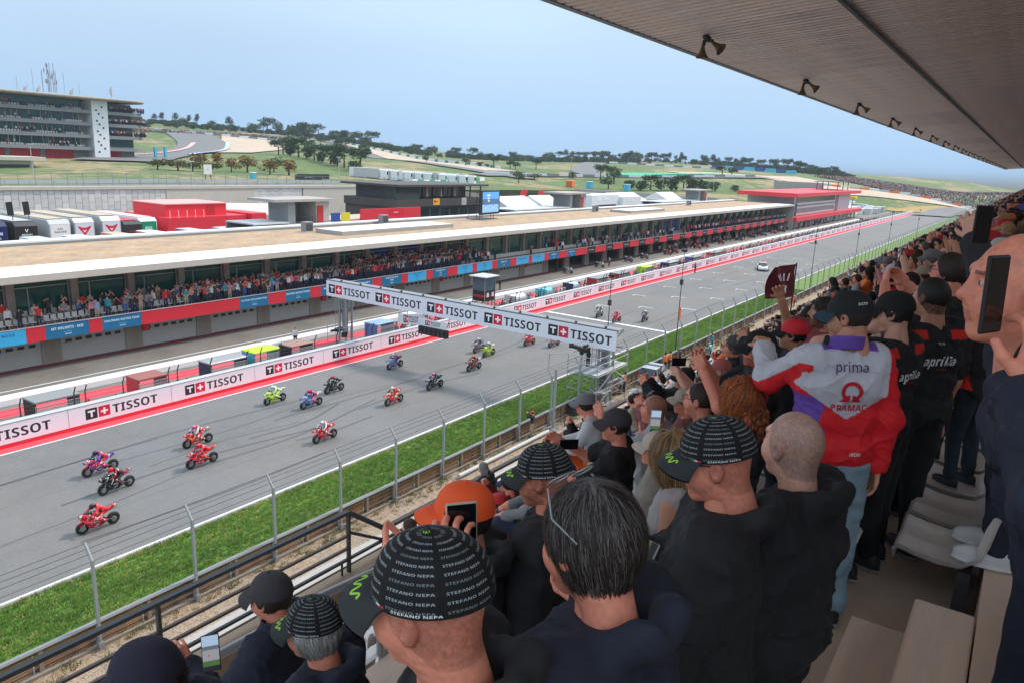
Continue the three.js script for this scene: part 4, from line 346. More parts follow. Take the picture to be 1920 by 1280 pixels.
{ const t = thing('dark_hospitality_building', 'dark brown two storey hospitality building with terrace above the paddock', 'building', null, [-100, 4, -118]); add(t, 'lower_storey', span(-14, 0, 0, 4.4, 12, -15), M.brownDark); add(t, 'terrace_band', span(-14, 0.6, 4.4, 5.9, 12.4, -15.4), M.brownDark); add(t, 'upper_storey', span(-12, -3, 5.9, 8.3, 11, -13), M.dark); add(t, 'roof', span(-14.5, 1.2, 8.3, 8.7, 12.8, -15.8), M.brownDark); add(t, 'glass_bay', span(-3, 0.1, 4.4, 8.3, 12.2, 5.4), M.glassDark); for (let i = 0; i < 6; i++) add(t, 'post', bx(0.22, 2.4, 0.22, 0, 7.1, 4 - i * 3.7), M.brownDark); for (let i = 0; i < 5; i++) add(t, 'window', bx(0.08, 1.9, 2.6, -2.95, 7.1, 3 - i * 3.2), std(0.25, 0.19, 0.13, 0.3)); add(t, 'emblem', new THREE.PlaneGeometry(2, 1.3).rotateY(Math.PI / 2).translate(0.63, 5.3, 1), logo('#e8b520', (x) => { x.fillStyle = '#c4152e'; x.beginPath(); x.moveTo(20, 60); x.lineTo(220, 130); x.lineTo(40, 180); x.fill(); })); add(t, 'emblem', new THREE.PlaneGeometry(1.6, 1.5).rotateY(Math.PI / 2).translate(0.63, 5.2, -8), words('#b3b3b3', [['X X', '#c4152e', 120, 70], ['RED', '#c4152e', 200, 60]])); for (let i = 0; i < 3; i++) add(t, 'parasol', new THREE.ConeGeometry(0.25, 2, 8).translate(-1, 7.2, 2 - i * 4.4), std(0.6, 0.52, 0.4, 0.8)); for (let i = 0; i < 8; i++) add(t, 'lower_glazing', bx(0.05, 2.6, 2.4, 0.03, 2.6, 10 - i * 3.1), M.glassDark); }
for (const [x, z, L, w, l, c, nm] of [[-101, -145, 12, 9, 'white tent with dark blue walls beyond the big screen', M.navy], [-101, -158, 9, 9, 'smaller white tent with dark blue walls', M.navy], [-103, -206, 18, 10, 'long white marquee beside the white lettered unit', M.white], [-100, -232, 12, 9, 'white marquee near the last stair block', M.white]]) { const t = thing('white_tent', l, 'tent', 'white tents in the paddock', [x, 4, z]); add(t, 'wall', span(-w / 2, w / 2, 0, 3.6, L / 2, -L / 2), c); const s = new THREE.Shape(); s.moveTo(-w / 2 - 0.2, 0); s.lineTo(0, 2.3); s.lineTo(w / 2 + 0.2, 0); add(t, 'roof', new THREE.ExtrudeGeometry(s, { depth: L + 0.4, bevelEnabled: false }).translate(0, 3.6, -L / 2 - 0.2), M.white); for (let i = 0; i < 3; i++) { const f = add(t, 'flag_column', rbx(0.5, 3.4, 0.5, 0.2, w / 2 + 0.3, 1.9, L / 2 - 1 - i * L * 0.4), c === M.navy ? M.blue : M.lightGrey); } }
{ const t = thing('white_hospitality_unit', 'white hospitality unit with dark lettering and stepped front', 'hospitality unit', null, [-97, 4, -186]); add(t, 'wall', span(-8, 0, 0, 5.8, 8, -8), M.white); add(t, 'sign', new THREE.PlaneGeometry(7, 1.2).rotateY(Math.PI / 2).translate(0.04, 4.9, 2), board('HONDA', '#e9e9e9', '#3a3036', 256, 44)); add(t, 'window_band', bx(0.06, 1.2, 12, 0.03, 2.6, 0), M.dark); add(t, 'annex', span(-7, 1.2, 0, 5.2, -8.1, -20), M.white); add(t, 'sign', new THREE.PlaneGeometry(4, 0.9).rotateY(Math.PI / 2).translate(1.24, 4.3, -13), board('HONDA', '#e9e9e9', '#3a3036', 256, 58)); add(t, 'annex_door', bx(0.05, 2.2, 8, 1.23, 1.9, -14), M.lightGrey); }
for (let i = 0; i < 4; i++) { const t = add(null, numbered('red_sign_letters'), mg([0, 1, 2].map((k) => bx(0.3, 2.0, 0.5, 0, 1, -k * 1.1).applyMatrix4(new THREE.Matrix4().makeShear(0, 0, 0, 0, 0, 0)))), M.red); t.geometry.applyMatrix4(new THREE.Matrix4().set(1, 0, 0, 0, 0, 1, 0, 0, 0, -0.45, 1, 0, 0, 0, 0, 1)); t.position.set(-112 + i * 2.6, 8.6, -166 - i * 4.6); tag(t, `slanted red sign strokes over the paddock fence, ${ORD[i]} from left`, 'sign', 'slanted red signs'); add(t, 'stand', bx(0.2, 4.6, 3.2, 0, -2.3, -1), M.beige); }
// trucks parked on the far terrace
{ const cab = mg([rbx(2.4, 2.9, 2.4, 0.25, 0, 1.9, 0), bx(2.3, 0.5, 2.5, 0, 0.5, 0)]), box = bx(9, 3.0, 2.5, -6.2, 2.2, 0); for (let i = 0; i < 17; i++) { const x = -181 + i * 1.5 + (i % 3) * 0.5, z = -184 - i * 1.15 + (i % 2), t = thing('parked_truck', `white truck in the row parked below gravel trap, ${ordw(i)} from left`, 'truck', 'white trucks parked beyond the paddock', [x, hill(x, z) - 0.05, z], 0.35); add(t, 'cab', cab, i % 4 === 2 ? M.lightGrey : M.white); add(t, 'windscreen', bx(0.05, 1.1, 2.0, 1.22, 2.3, 0), M.glassDark); add(t, 'box', box, i % 5 === 1 ? M.lightGrey : M.white); for (const wx of [0.2, -4, -9]) for (const s of [-1, 1]) add(t, 'wheel', new THREE.CylinderGeometry(0.5, 0.5, 0.3, 10).rotateX(Math.PI / 2).translate(wx, 0.5, s * 1.05), M.tyre); } }
function barrierLine(pts, h, w, mats, label, seg = 4) { const c = new THREE.CatmullRomCurve3(pts.map(([x, z]) => V(x, 0, z))), L = c.getLength(), n = Math.floor(L / seg), P = c.getSpacedPoints(n), t = thing('trackside_barrier', label, 'barrier', 'far trackside barriers'); const g = bx(w, h, seg * 1.0); for (let i = 0; i < n; i++) { const a = P[i], b = P[i + 1], x = (a.x + b.x) / 2, z = (a.z + b.z) / 2, m = add(t, 'barrier_block', g, mats[i % mats.length]); m.position.set(x, hill(x, z) + h / 2 + 0.3, z); m.rotation.y = Math.atan2(b.x - a.x, b.z - a.z); } }
barrierLine([[-250, -480], [-205, -500], [-165, -500]], 1.2, 0.8, [M.white, M.grey], 'white and grey tyre barrier above the green painted run-off', 6); barrierLine([[-190, -520], [-165, -535], [-140, -552]], 2.6, 0.3, [M.blue, M.sky], 'blue trackside banners below the skyline trees', 7); barrierLine([[-440, -395], [-400, -390], [-300, -345], [-215, -300]], 1.3, 0.8, [M.white, M.white, std(0.02, 0.22, 0.13, 0.7)], 'white and green barrier above the long gravel trap', 5); barrierLine([[-150, -165], [-158, -185], [-165, -205], [-172, -230]], 1.3, 0.6, [M.white, std(0.03, 0.35, 0.16, 0.7)], 'white and green barrier behind the dark hospitality building', 5); barrierLine([[-480, -280], [-400, -320], [-380, -345]], 1.3, 0.8, [M.white, M.grey], 'pale barrier above the left gravel trap', 6); barrierLine([[-110, -470], [-78, -498], [-36, -524], [10, -556], [60, -580]], 1.3, 0.8, [M.white, M.lightGrey, M.orange], 'pale barrier behind the first corner gravel', 6); barrierLine([[-196, -262], [-180, -290], [-150, -338], [-118, -386]], 1.1, 0.5, [M.white, M.white, M.grey], 'white barrier below the green field', 6);
{ const t = add(null, numbered('concrete_wall'), span(-97, -76, 4, 13.8, -346, -347).applyMatrix4(new THREE.Matrix4()), M.concrete); t.rotation.y = 0; tag(t, 'tall grey concrete wall behind the podium building', 'wall'); }
{ const t = thing('broadcast_compound', 'cluster of white cabins and trailers beyond the podium building', 'cabins'); for (let i = 0; i < 46; i++) { const x = rr(-84, -62), z = rr(-370, -430); add(t, 'cabin', rbx(rr(2.4, 4), rr(2, 3), rr(3, 7), 0.1, x, 1.3 + hill(x, z), z, 1), pick([M.white, M.lightGrey, M.silver])); } add(t, 'yellow_awning', rbx(3, 1.2, 4, 0.1, -66, 8, -360), M.yellow); add(t, 'awning_post', bx(0.3, 8, 0.3, -66, 4, -360), M.grey); }
{ const t = thing('container', 'orange container on the green bank', 'container', null, [-147, hill(-147, -252), -252], 0.3); add(t, 'box', rbx(2.4, 2.4, 5.6, 0.1, 0, 1.2, 0), M.orange); add(t, 'door', bx(2.1, 2.1, 0.06, 0, 1.2, 2.81), std(0.55, 0.12, 0.03, 0.5)); }
for (const [x, z, l] of [[-141, -256, 'bright blue cabin on the bank left of the hedge'], [-128, -262, 'bright blue cabin in front of the hedge']]) { const t = thing('blue_cabin', l, 'cabin', 'blue cabins', [x, hill(x, z), z]); add(t, 'body', rbx(2, 2.4, 2, 0.1, 0, 1.2, 0), M.sky); add(t, 'roof', rbx(2.2, 0.2, 2.2, 0.05, 0, 2.5, 0), M.white); }
// ---------------------------------------------------------------- grandstand
const rowFloor = (i) => 15.7 - 0.41 * (i - 1) - (i >= 7 ? 0.8 : 0), rowBack = (i) => 0.1 - 0.7 * (i - 1);
{ const g = thing('grandstand', 'stepped concrete grandstand terrace with front parapet under the canopy', 'grandstand');
  for (let i = -7; i <= 13; i++) add(g, 'terrace_step', span(rowBack(i), rowBack(i) - 0.7, rowFloor(i) - 1.25, rowFloor(i), 6, -250), M.step);
  add(g, 'front_parapet', span(-9.45, -9.05, 0, 10.53, 12, -250), mapped(speckle(3, [0.30, 0.21, 0.14], 0.25, 81), 0.9)); add(g, 'gangway', span(-9.05, -9.0, 9.0, 9.96, 12, -250), M.step); add(g, 'rear_parapet', span(5.7, 6.0, 10, 20.2, 4, -250), M.concreteDark);  // rear parapet out of view, kept low to let light in from behind
  // aisle half steps
  for (let i = -2; i <= 13; i++) { const b = rowBack(i), f = rowFloor(i), r = rowFloor(i - 1) - f; add(g, 'aisle_step', rbx(0.25, r / 2, 2.2, 0.015, b - 0.375, f + r / 4 + 0.002, -2.55), M.step); add(g, 'aisle_step', rbx(0.245, r - 0.01, 2.2, 0.015, b - 0.128, f + (r - 0.01) / 2 + 0.002, -2.55), M.step); } }
{ const R = thing('front_railing', 'dark steel railing along the front of the grandstand', 'railing', null, [-9.25, 10.53, 0]); const P = (z, h) => add(R, 'post', bx(0.07, h, 0.05, 0, h / 2, z), M.dark), rail = (z0, z1, y, t = 0.05) => add(R, 'rail', bx(t * 1.3, t, Math.abs(z1 - z0), 0, y, (z0 + z1) / 2), M.dark); const brown = std(0.075, 0.05, 0.04, 0.5);
  const zG = -8.57; for (const z of [2.4, -1.2, -4.95, zG]) P(z, 1.22); add(R, 'rail', bx(0.09, 0.06, 12, 0, 1.2, zG + 6), M.dark); for (const y of [0.74, 0.49]) add(R, 'rail', bx(0.05, 0.045, 12, 0, y, zG + 6), brown); for (const y of [0.27, 0.24, 0.13]) rail(6, -60, y, y === 0.27 ? 0.04 : 0.018); for (let i = 0; i < 40; i++) add(R, 'baluster', bx(0.03, 0.27, 0.03, 0, 0.135, 4.4 - i * 1.6), M.dark);
  add(R, 'rail', tube([0, 1.2, zG], [0, 0.5, zG - 0.92], 0.05, 6), M.dark); add(R, 'rail', tube([0, 0.8, zG], [0, 0.28, zG - 0.88], 0.03, 6), M.dark); add(R, 'rail', bx(0.1, 0.06, 240, 0, 0.5, zG - 0.92 - 120), brown); for (let i = 0; i < 60; i++) P(zG - 0.92 - i * 2.4, 0.5); }
{ const t = thing('tube_handrail', 'grey tubular handrail at the walkway drop inside the stand', 'handrail', null, [-4.15, 0, 0]); const m = std(0.30, 0.31, 0.33, 0.4, { metalness: 0.4 }); add(t, 'tube', tube([0, 14.6, -1.9], [0, 14.55, -3.4], 0.035, 10), m); add(t, 'tube', tube([0, 14.62, -3.05], [0, 14.5, -4.3], 0.035, 10), m); add(t, 'tube', tube([0, 14.4, -4.9], [0, 14.02, -7.4], 0.045, 10), m); for (const [z, y] of [[-2.0, 14.6], [-3.1, 14.6], [-4.2, 14.5], [-5.2, 14.35], [-7.0, 14.1]]) add(t, 'upright', tube([0, 13.65, z], [0, y, z], 0.03, 8), m); add(t, 'end_bend', tube([0, 14.62, -3.05], [0, 14.5, -2.98], 0.037, 8), m); }
// seats
const seatGeo = (() => { const pr = [[-0.2, -0.075], [-0.215, -0.03], [-0.19, 0.0], [-0.1, -0.02], [0.0, -0.03], [0.1, -0.022], [0.16, 0.03], [0.195, 0.12], [0.215, 0.24], [0.235, 0.31], [0.262, 0.335], [0.285, 0.31]], nu = pr.length, nv = 12, pos = [], idx = [];
  const put = (off) => { for (let i = 0; i < nu; i++) for (let j = 0; j <= nv; j++) { const v = j / nv * 2 - 1, [x, y] = pr[i]; const rise = Math.pow(Math.abs(v), 6) * 0.035, back = i > 6 ? 1 - Math.pow(Math.abs(v), 4) * 0.10 * ((i - 6) / 5) : 1, w = 0.215 * (i > 8 ? 1 - 0.05 * (i - 8) : 1); pos.push(x - (i > 6 ? rise * 1.2 : 0) + (i > 5 ? off : 0), (y * (i > 6 ? back : 1)) + (i <= 6 ? rise : 0) - (i > 5 ? 0 : off) + (i > 1 && i < 5 ? 0.012 * Math.exp(-v * v * 40) : 0), v * w); } };
  put(0); put(0.02); const W = nv + 1, N = nu * W; for (let k = 0; k < 2; k++) for (let i = 0; i < nu - 1; i++) for (let j = 0; j < nv; j++) { const a = k * N + i * W + j; idx.push(a, a + 1, a + W, a + 1, a + W + 1, a + W); } const edge = (a, b) => idx.push(a, b, a + N, b, b + N, a + N); for (let i = 0; i < nu - 1; i++) { edge(i * W, (i + 1) * W); edge(i * W + nv, (i + 1) * W + nv); } for (let j = 0; j < nv; j++) { edge(j, j + 1); edge((nu - 1) * W + j, (nu - 1) * W + j + 1); }
  const g = new THREE.BufferGeometry(); g.setAttribute('position', new THREE.Float32BufferAttribute(pos, 3)); g.setIndex(idx); g.computeVertexNormals(); return g; })();
const seatMat = mapped(speckle(0.6, [0.60, 0.555, 0.52], 0.08, 90), 0.38); uvm(seatGeo);
{ const brk = mg([bx(0.06, 0.36, 0.3, 0.12, -0.24, 0), bx(0.3, 0.04, 0.06, 0, -0.06, 0)]); let proto = null;
  for (let i = 1; i <= 12; i++) { let n = 0; for (let z = 2.2; z > -9.5; z -= 0.5) { if (z < -1.3 && z > -3.85) continue; const lb = `pale grey plastic seat, ${ORD[i - 1]} row below the camera aisle, ${ordw(n)} along`; let s; if (!proto) { s = proto = thing('plastic_seat', lb, 'seat', 'grandstand seats'); add(s, 'shell', seatGeo, seatMat); add(s, 'bracket', brk, M.dark); } else s = clone(proto, lb, 'grandstand seats'); s.position.set(rowBack(i) - 0.2, rowFloor(i) + 0.41, z); n++; } } }
// canopy
{ const c = thing('stand_canopy', 'sloping grandstand canopy with ribbed metal underside and dark edge', 'canopy'); const yAt = (x) => 20.93 + 0.1 * (x + 8), pan = (L) => { const pos = [], idx = [], pitch = 0.3, n = Math.round(L / pitch); let k = 0; for (let i = 0; i < n; i++) for (const [t, h] of [[0, 0], [0.55, 0], [0.65, 0.06], [0.9, 0.06], [1, 0]]) { const z = -(i + t) * pitch; for (const x of [-8, 6.2]) pos.push(x, yAt(x) + h, z); } for (let i = 0; i < n * 5 - 1; i++) { const a = i * 2; idx.push(a, a + 1, a + 2, a + 1, a + 3, a + 2); } const g = new THREE.BufferGeometry(); g.setAttribute('position', new THREE.Float32BufferAttribute(pos, 3)); g.setIndex(idx); const q = g.toNonIndexed(); q.computeVertexNormals(); return uvm(q); };
  const mats = [0, 1, 2].map((i) => mapped(speckle(5, [0.68 - i * 0.025, 0.575 - i * 0.025, 0.535 - i * 0.02], 0.36, 95 + i, [3, 10, 40, 160], [0.3, 0.3, 0.25, 0.15], 512, 1.2), 0.42, { metalness: 0.1 })); const g = pan(9.3); for (let i = 0; i < 27; i++) { const m = add(c, 'ceiling_panel', g, mats[i % 3]); m.position.z = 1.6 - i * 9.3; }  // near end of the canopy, out of view, stops early to admit sky light
  const top = new THREE.BufferGeometry(); add(c, 'unseen_roof_slab', bx(14.4, 0.3, 251, 0, 0, 0).rotateZ(Math.atan(0.1)).translate(-0.9, yAt(-0.9) + 0.3, -123.9), M.lightGrey); add(c, 'edge_beam', bx(0.16, 0.34, 251, -8.08, 21.08, -123.9), M.grey); add(c, 'cable_tray', bx(0.08, 0.07, 250, -3.75, yAt(-3.75) - 0.06, -123.9), M.dark);  }  // slab above the ribbed panels, out of view, keeps sunlight from leaking through
{ const horn = new THREE.LatheGeometry([[0.03, 0], [0.05, 0.12], [0.075, 0.24], [0.12, 0.34], [0.17, 0.4], [0.175, 0.42]].map(([a, b]) => new THREE.Vector2(a, b)), 18), gold = std(0.16, 0.12, 0.055, 0.45, { metalness: 0.3 }); let p = null; for (let i = 0; i < 24; i++) { const z = -8.6 - i * 9.27, lb = `pair of horn loudspeakers under the canopy edge, ${ordw(i)} along`; let t; if (!p) { t = p = thing('horn_loudspeaker', lb, 'loudspeaker', 'horn loudspeakers under the canopy'); add(t, 'bracket', mg([bx(0.05, 0.5, 0.05, 0, -0.2, 0), bx(0.3, 0.06, 0.06, 0.1, -0.34, 0)]), M.dark); add(t, 'horn', horn.clone().rotateX(Math.PI).translate(-0.04, -0.36, 0), gold); add(t, 'horn', horn.clone().rotateZ(-2.2).translate(0.16, -0.34, 0), gold); add(t, 'driver', new THREE.CylinderGeometry(0.08, 0.08, 0.2, 12).rotateZ(0.9).translate(0.06, -0.26, 0.02), M.dark); } else t = clone(p, lb); t.position.set(-7.0, 21.2, z); t.scale.setScalar(0.85); } }
// ---------------------------------------------------------------- implicit surfaces
const hash3 = (i, j, k) => { let h = (Math.imul(i, 374761393) + Math.imul(j, 668265263) + Math.imul(k, 2147483647 ^ 0x5bd1e995)) | 0; h = Math.imul(h ^ (h >>> 13), 1274126177); return ((h ^ (h >>> 16)) >>> 0) / 4294967296; };
function n3(x, y, z) { const i = Math.floor(x), j = Math.floor(y), k = Math.floor(z), f = x - i, g = y - j, h = z - k, a = f * f * (3 - 2 * f), b = g * g * (3 - 2 * g), c = h * h * (3 - 2 * h), L = (p, q, t) => p + (q - p) * t;
  return L(L(L(hash3(i, j, k), hash3(i + 1, j, k), a), L(hash3(i, j + 1, k), hash3(i + 1, j + 1, k), a), b), L(L(hash3(i, j, k + 1), hash3(i + 1, j, k + 1), a), L(hash3(i, j + 1, k + 1), hash3(i + 1, j + 1, k + 1), a), b), c) - 0.5; }
const smin = (a, b, k) => { const h = Math.max(k - Math.abs(a - b), 0) / k; return Math.min(a, b) - h * h * k * 0.25; }, smax = (a, b, k) => -smin(-a, -b, k);
const cone = (a, b, ra, rb = ra) => { const [ax, ay, az] = a, dx = b[0] - ax, dy = b[1] - ay, dz = b[2] - az, l = 1 / (dx * dx + dy * dy + dz * dz + 1e-12), dr = rb - ra; return (x, y, z) => { const px = x - ax, py = y - ay, pz = z - az; let t = (px * dx + py * dy + pz * dz) * l; t = t < 0 ? 0 : t > 1 ? 1 : t; const qx = px - dx * t, qy = py - dy * t, qz = pz - dz * t; return Math.sqrt(qx * qx + qy * qy + qz * qz) - ra - dr * t; }; };
const ell = (c, r) => { const [cx, cy, cz] = c, ix = 1 / r[0], iy = 1 / r[1], iz = 1 / r[2]; return (x, y, z) => { const a = (x - cx) * ix, b = (y - cy) * iy, d = (z - cz) * iz, k0 = Math.sqrt(a * a + b * b + d * d), A = a * ix, B = b * iy, D = d * iz, k1 = Math.sqrt(A * A + B * B + D * D); return k1 < 1e-9 ? -Math.min(...r) : (k0 * (k0 - 1)) / k1; }; };
const uni = (fs, k) => (x, y, z) => { let d = fs[0](x, y, z); for (let i = 1; i < fs.length; i++) d = smin(d, fs[i](x, y, z), k); return d; };
function surf(f, b0, b1, h) { const nx = Math.ceil((b1[0] - b0[0]) / h) + 1, ny = Math.ceil((b1[1] - b0[1]) / h) + 1, nz = Math.ceil((b1[2] - b0[2]) / h) + 1, val = new Float32Array(nx * ny * nz).fill(1), B = 6, act = [], at = (i, j, k) => (k * ny + j) * nx + i, half = B * h * 0.5, lim = half * 1.9 + h;
  for (let k = 0; k < nz; k += B) for (let j = 0; j < ny; j += B) for (let i = 0; i < nx; i += B) { const d = f(b0[0] + i * h + half, b0[1] + j * h + half, b0[2] + k * h + half), K = Math.min(nz, k + B + 1), J = Math.min(ny, j + B + 1), I = Math.min(nx, i + B + 1); if (Math.abs(d) < lim) { act.push([i, j, k]); for (let c = k; c < K; c++) for (let b = j; b < J; b++) for (let a = i; a < I; a++) val[at(a, b, c)] = f(b0[0] + a * h, b0[1] + b * h, b0[2] + c * h); } else if (d < 0) for (let c = k; c < Math.min(nz, k + B); c++) for (let b = j; b < Math.min(ny, j + B); b++) for (let a = i; a < Math.min(nx, i + B); a++) if (val[at(a, b, c)] === 1) val[at(a, b, c)] = -1; }
  const vid = new Map(), pos = [], idx = [], C = [[0, 0, 0], [1, 0, 0], [0, 1, 0], [1, 1, 0], [0, 0, 1], [1, 0, 1], [0, 1, 1], [1, 1, 1]], E = [[0, 1], [2, 3], [4, 5], [6, 7], [0, 2], [1, 3], [4, 6], [5, 7], [0, 4], [1, 5], [2, 6], [3, 7]], cell = (i, j, k) => { const key = at(i, j, k); if (vid.has(key)) return vid.get(key); const v = C.map(([a, b, c]) => val[at(i + a, j + b, k + c)]); let x = 0, y = 0, z = 0, n = 0; for (const [p, q] of E) if (v[p] < 0 !== v[q] < 0) { const t = v[p] / (v[p] - v[q]); x += C[p][0] + (C[q][0] - C[p][0]) * t; y += C[p][1] + (C[q][1] - C[p][1]) * t; z += C[p][2] + (C[q][2] - C[p][2]) * t; n++; } n = n || 1; const id = pos.length / 3; pos.push(b0[0] + (i + x / n) * h, b0[1] + (j + y / n) * h, b0[2] + (k + z / n) * h); vid.set(key, id); return id; };
  const quad = (a, b, c, d, flip) => (flip ? idx.push(a, c, b, a, d, c) : idx.push(a, b, c, a, c, d)), done = new Set();
  for (const [i0, j0, k0] of act) for (let k = k0; k < Math.min(nz - 1, k0 + B); k++) for (let j = j0; j < Math.min(ny - 1, j0 + B); j++) for (let i = i0; i < Math.min(nx - 1, i0 + B); i++) { const v = val[at(i, j, k)] < 0; if (j > 0 && k > 0 && v !== val[at(i + 1, j, k)] < 0) quad(cell(i, j - 1, k - 1), cell(i, j, k - 1), cell(i, j, k), cell(i, j - 1, k), !v); if (i > 0 && k > 0 && v !== val[at(i, j + 1, k)] < 0) quad(cell(i - 1, j, k - 1), cell(i - 1, j, k), cell(i, j, k), cell(i, j, k - 1), !v); if (i > 0 && j > 0 && v !== val[at(i, j, k + 1)] < 0) quad(cell(i - 1, j - 1, k), cell(i, j - 1, k), cell(i, j, k), cell(i - 1, j, k), !v); }
  const g = new THREE.BufferGeometry(); g.setAttribute('position', new THREE.Float32BufferAttribute(pos, 3)); g.setIndex(idx); g.computeVertexNormals(); return g; }
function paint(g, fn) { const p = g.attributes.position, c = new Float32Array(p.count * 3); for (let i = 0; i < p.count; i++) { const q = fn(p.getX(i), p.getY(i), p.getZ(i)); c[3 * i] = q[0]; c[3 * i + 1] = q[1]; c[3 * i + 2] = q[2]; } g.setAttribute('color', new THREE.BufferAttribute(c, 3)); return g; }
const joinGeo = (l) => mergeGeometries(l);
// ---------------------------------------------------------------- figure skeleton (local: +z forward, +x the figure's left, origin between the feet, written for 1.75 m)
function skeleton(o) { const s = (o.h || 1.75) / 1.75, w = o.w || 1, L = o.lean || 0, cs = Math.cos(L), sn = Math.sin(L), hy = o.hip ?? 0.95, U = (x, y, z) => [x * s, (hy + (y - 0.95) * cs - z * sn) * s, ((y - 0.95) * sn + z * cs + (o.hz || 0)) * s];
  const J = { s, w, U, head: U(0, 1.605, 0.025), neck: U(0, 1.46, -0.012), skull: U(0, 1.55, 0) };
  J.arm = [1, -1].map((sd) => { const S = U(sd * 0.178 * w, 1.40, -0.005), t = (sd > 0 ? o.armL : o.armR) || [sd * 0.24, 0.86, 0.06]; const T = t.length === 4 ? t.slice(0, 3).map((v) => v * s) : U(...t), l1 = 0.285 * s, l2 = 0.255 * s, D = V(T[0] - S[0], T[1] - S[1], T[2] - S[2]); let d = D.length(); const mx = (l1 + l2) * 0.995; if (d > mx) { D.multiplyScalar(mx / d); d = mx; } const a = (l1 * l1 - l2 * l2 + d * d) / (2 * d), hgt = Math.sqrt(Math.max(0, l1 * l1 - a * a)), n = D.clone().normalize(), hint = V(...((sd > 0 ? o.elL : o.elR) || [sd * 0.6, -1, -0.35])); hint.addScaledVector(n, -hint.dot(n)).normalize(); const E = V(...S).addScaledVector(n, a).addScaledVector(hint, hgt), W = V(...S).add(D); return { S, E: E.toArray(), W: W.toArray(), dir: W.clone().sub(E).normalize() }; });
  J.leg = [1, -1].map((sd) => { const f = (sd > 0 ? o.footL : o.footR) || [sd * 0.11, 0.08, 0]; const k = (sd > 0 ? o.kneeL : o.kneeR) || [sd * 0.105, 0.5, 0.03]; return { H: [sd * 0.09 * w * s, (hy - 0.04) * s, (o.hz || 0) * s], K: k.map((v) => v * s), A: f.map((v) => v * s) }; }); return J; }
function torsoPrims(J, g = 0, belly = 0) { const { U, s, w } = J, P = (x, y, z) => U(x * w, y, z); return [cone(P(-0.135, 1.395, -0.01), P(0.135, 1.395, -0.01), (0.062 + g) * s), cone(P(-0.095, 1.28, 0), P(0.095, 1.28, 0), (0.108 + g) * s), cone(P(-0.075, 1.12, 0.005 + belly), P(0.075, 1.12, 0.005 + belly), (0.105 + g + belly) * s), cone(P(-0.08, 0.97, 0), P(0.08, 0.97, 0), (0.108 + g) * s)]; }
const armPrims = (J, g = 0, up = 0.05, lo = 0.036) => J.arm.map((a) => [cone(a.S, a.E, (up + g) * J.s, (0.04 + g) * J.s), cone(a.E, a.W, (0.042 + g) * J.s, (lo + g * 0.8) * J.s)]);
const legPrims = (J, g = 0) => J.leg.map((l) => [cone(l.H, l.K, (0.083 + g) * J.s, (0.056 + g) * J.s), cone(l.K, l.A, (0.056 + g) * J.s, (0.04 + g) * J.s)]);
// head, in its own frame (origin at mid head, +z the face)
const noseY = -0.012;
function headField(o = {}) { const cr = ell([0, 0.022, -0.012], [0.077, 0.098, 0.096]), jw = ell([0, -0.05, 0.022], [0.056 * (o.jaw || 1), 0.068, 0.068]), ck = uni([ell([0.034, -0.03, 0.052], [0.03, 0.034, 0.034]), ell([-0.034, -0.03, 0.052], [0.03, 0.034, 0.034])], 0.02), chin = ell([0, -0.1, 0.062], [0.024, 0.02, 0.022]), nose = uni([cone([0, 0.022, 0.082], [0, -0.018, 0.106], 0.009, 0.012), cone([-0.012, -0.026, 0.09], [0.012, -0.026, 0.09], 0.009)], 0.014), brow = cone([-0.03, 0.036, 0.074], [0.03, 0.036, 0.074], 0.014), neck = cone([0, -0.06, -0.03], [0, -0.2, -0.05], 0.052 * (o.neck || 1), 0.06 * (o.neck || 1)), earL = [1, -1].map((q) => uni([ell([q * 0.08, -0.004, -0.004], [0.009, 0.03, 0.019]), ell([q * 0.077, -0.026, 0.0], [0.008, 0.012, 0.01])], 0.008)), dip = [1, -1].map((q) => ell([q * 0.087, -0.002, 0.003], [0.007, 0.017, 0.01])), sock = [1, -1].map((q) => ell([q * 0.031, 0.014, 0.092], [0.016, 0.011, 0.014])), eye = [1, -1].map((q) => ell([q * 0.03, 0.013, 0.073], [0.0135, 0.0135, 0.0135])), lips = uni([cone([-0.018, -0.058, 0.084], [0.018, -0.058, 0.084], 0.006), cone([-0.014, -0.068, 0.083], [0.014, -0.068, 0.083], 0.0065)], 0.004);
  return (x, y, z) => { let d = smin(cr(x, y, z), jw(x, y, z), 0.05) + 0.0008 * n3(x * 60, y * 60, z * 60) + (z < 0.0 && y < -0.04 ? 0.0011 * Math.sin(y * 300 + x * 18) * clamp((-0.04 - y) * 30, 0, 1) : 0); d = smin(d, ck(x, y, z), 0.03); d = smin(d, chin(x, y, z), 0.03); d = smin(d, brow(x, y, z), 0.02); d = smin(d, neck(x, y, z), 0.035); d = smax(d, -Math.min(sock[0](x, y, z), sock[1](x, y, z)), 0.012); d = Math.min(d, eye[0](x, y, z), eye[1](x, y, z)); d = smin(d, nose(x, y, z), 0.014); d = smin(d, lips(x, y, z), 0.007); const e = Math.min(smax(earL[0](x, y, z), -dip[0](x, y, z), 0.006), smax(earL[1](x, y, z), -dip[1](x, y, z), 0.006)); return smin(d, e, 0.008); }; }
const hairCut = (x, y, z) => (y > -0.02 ? z - 0.03 - 0.4 * (y + 0.02) : z - 0.03 - 1.05 * (y + 0.02)) * 0.75;
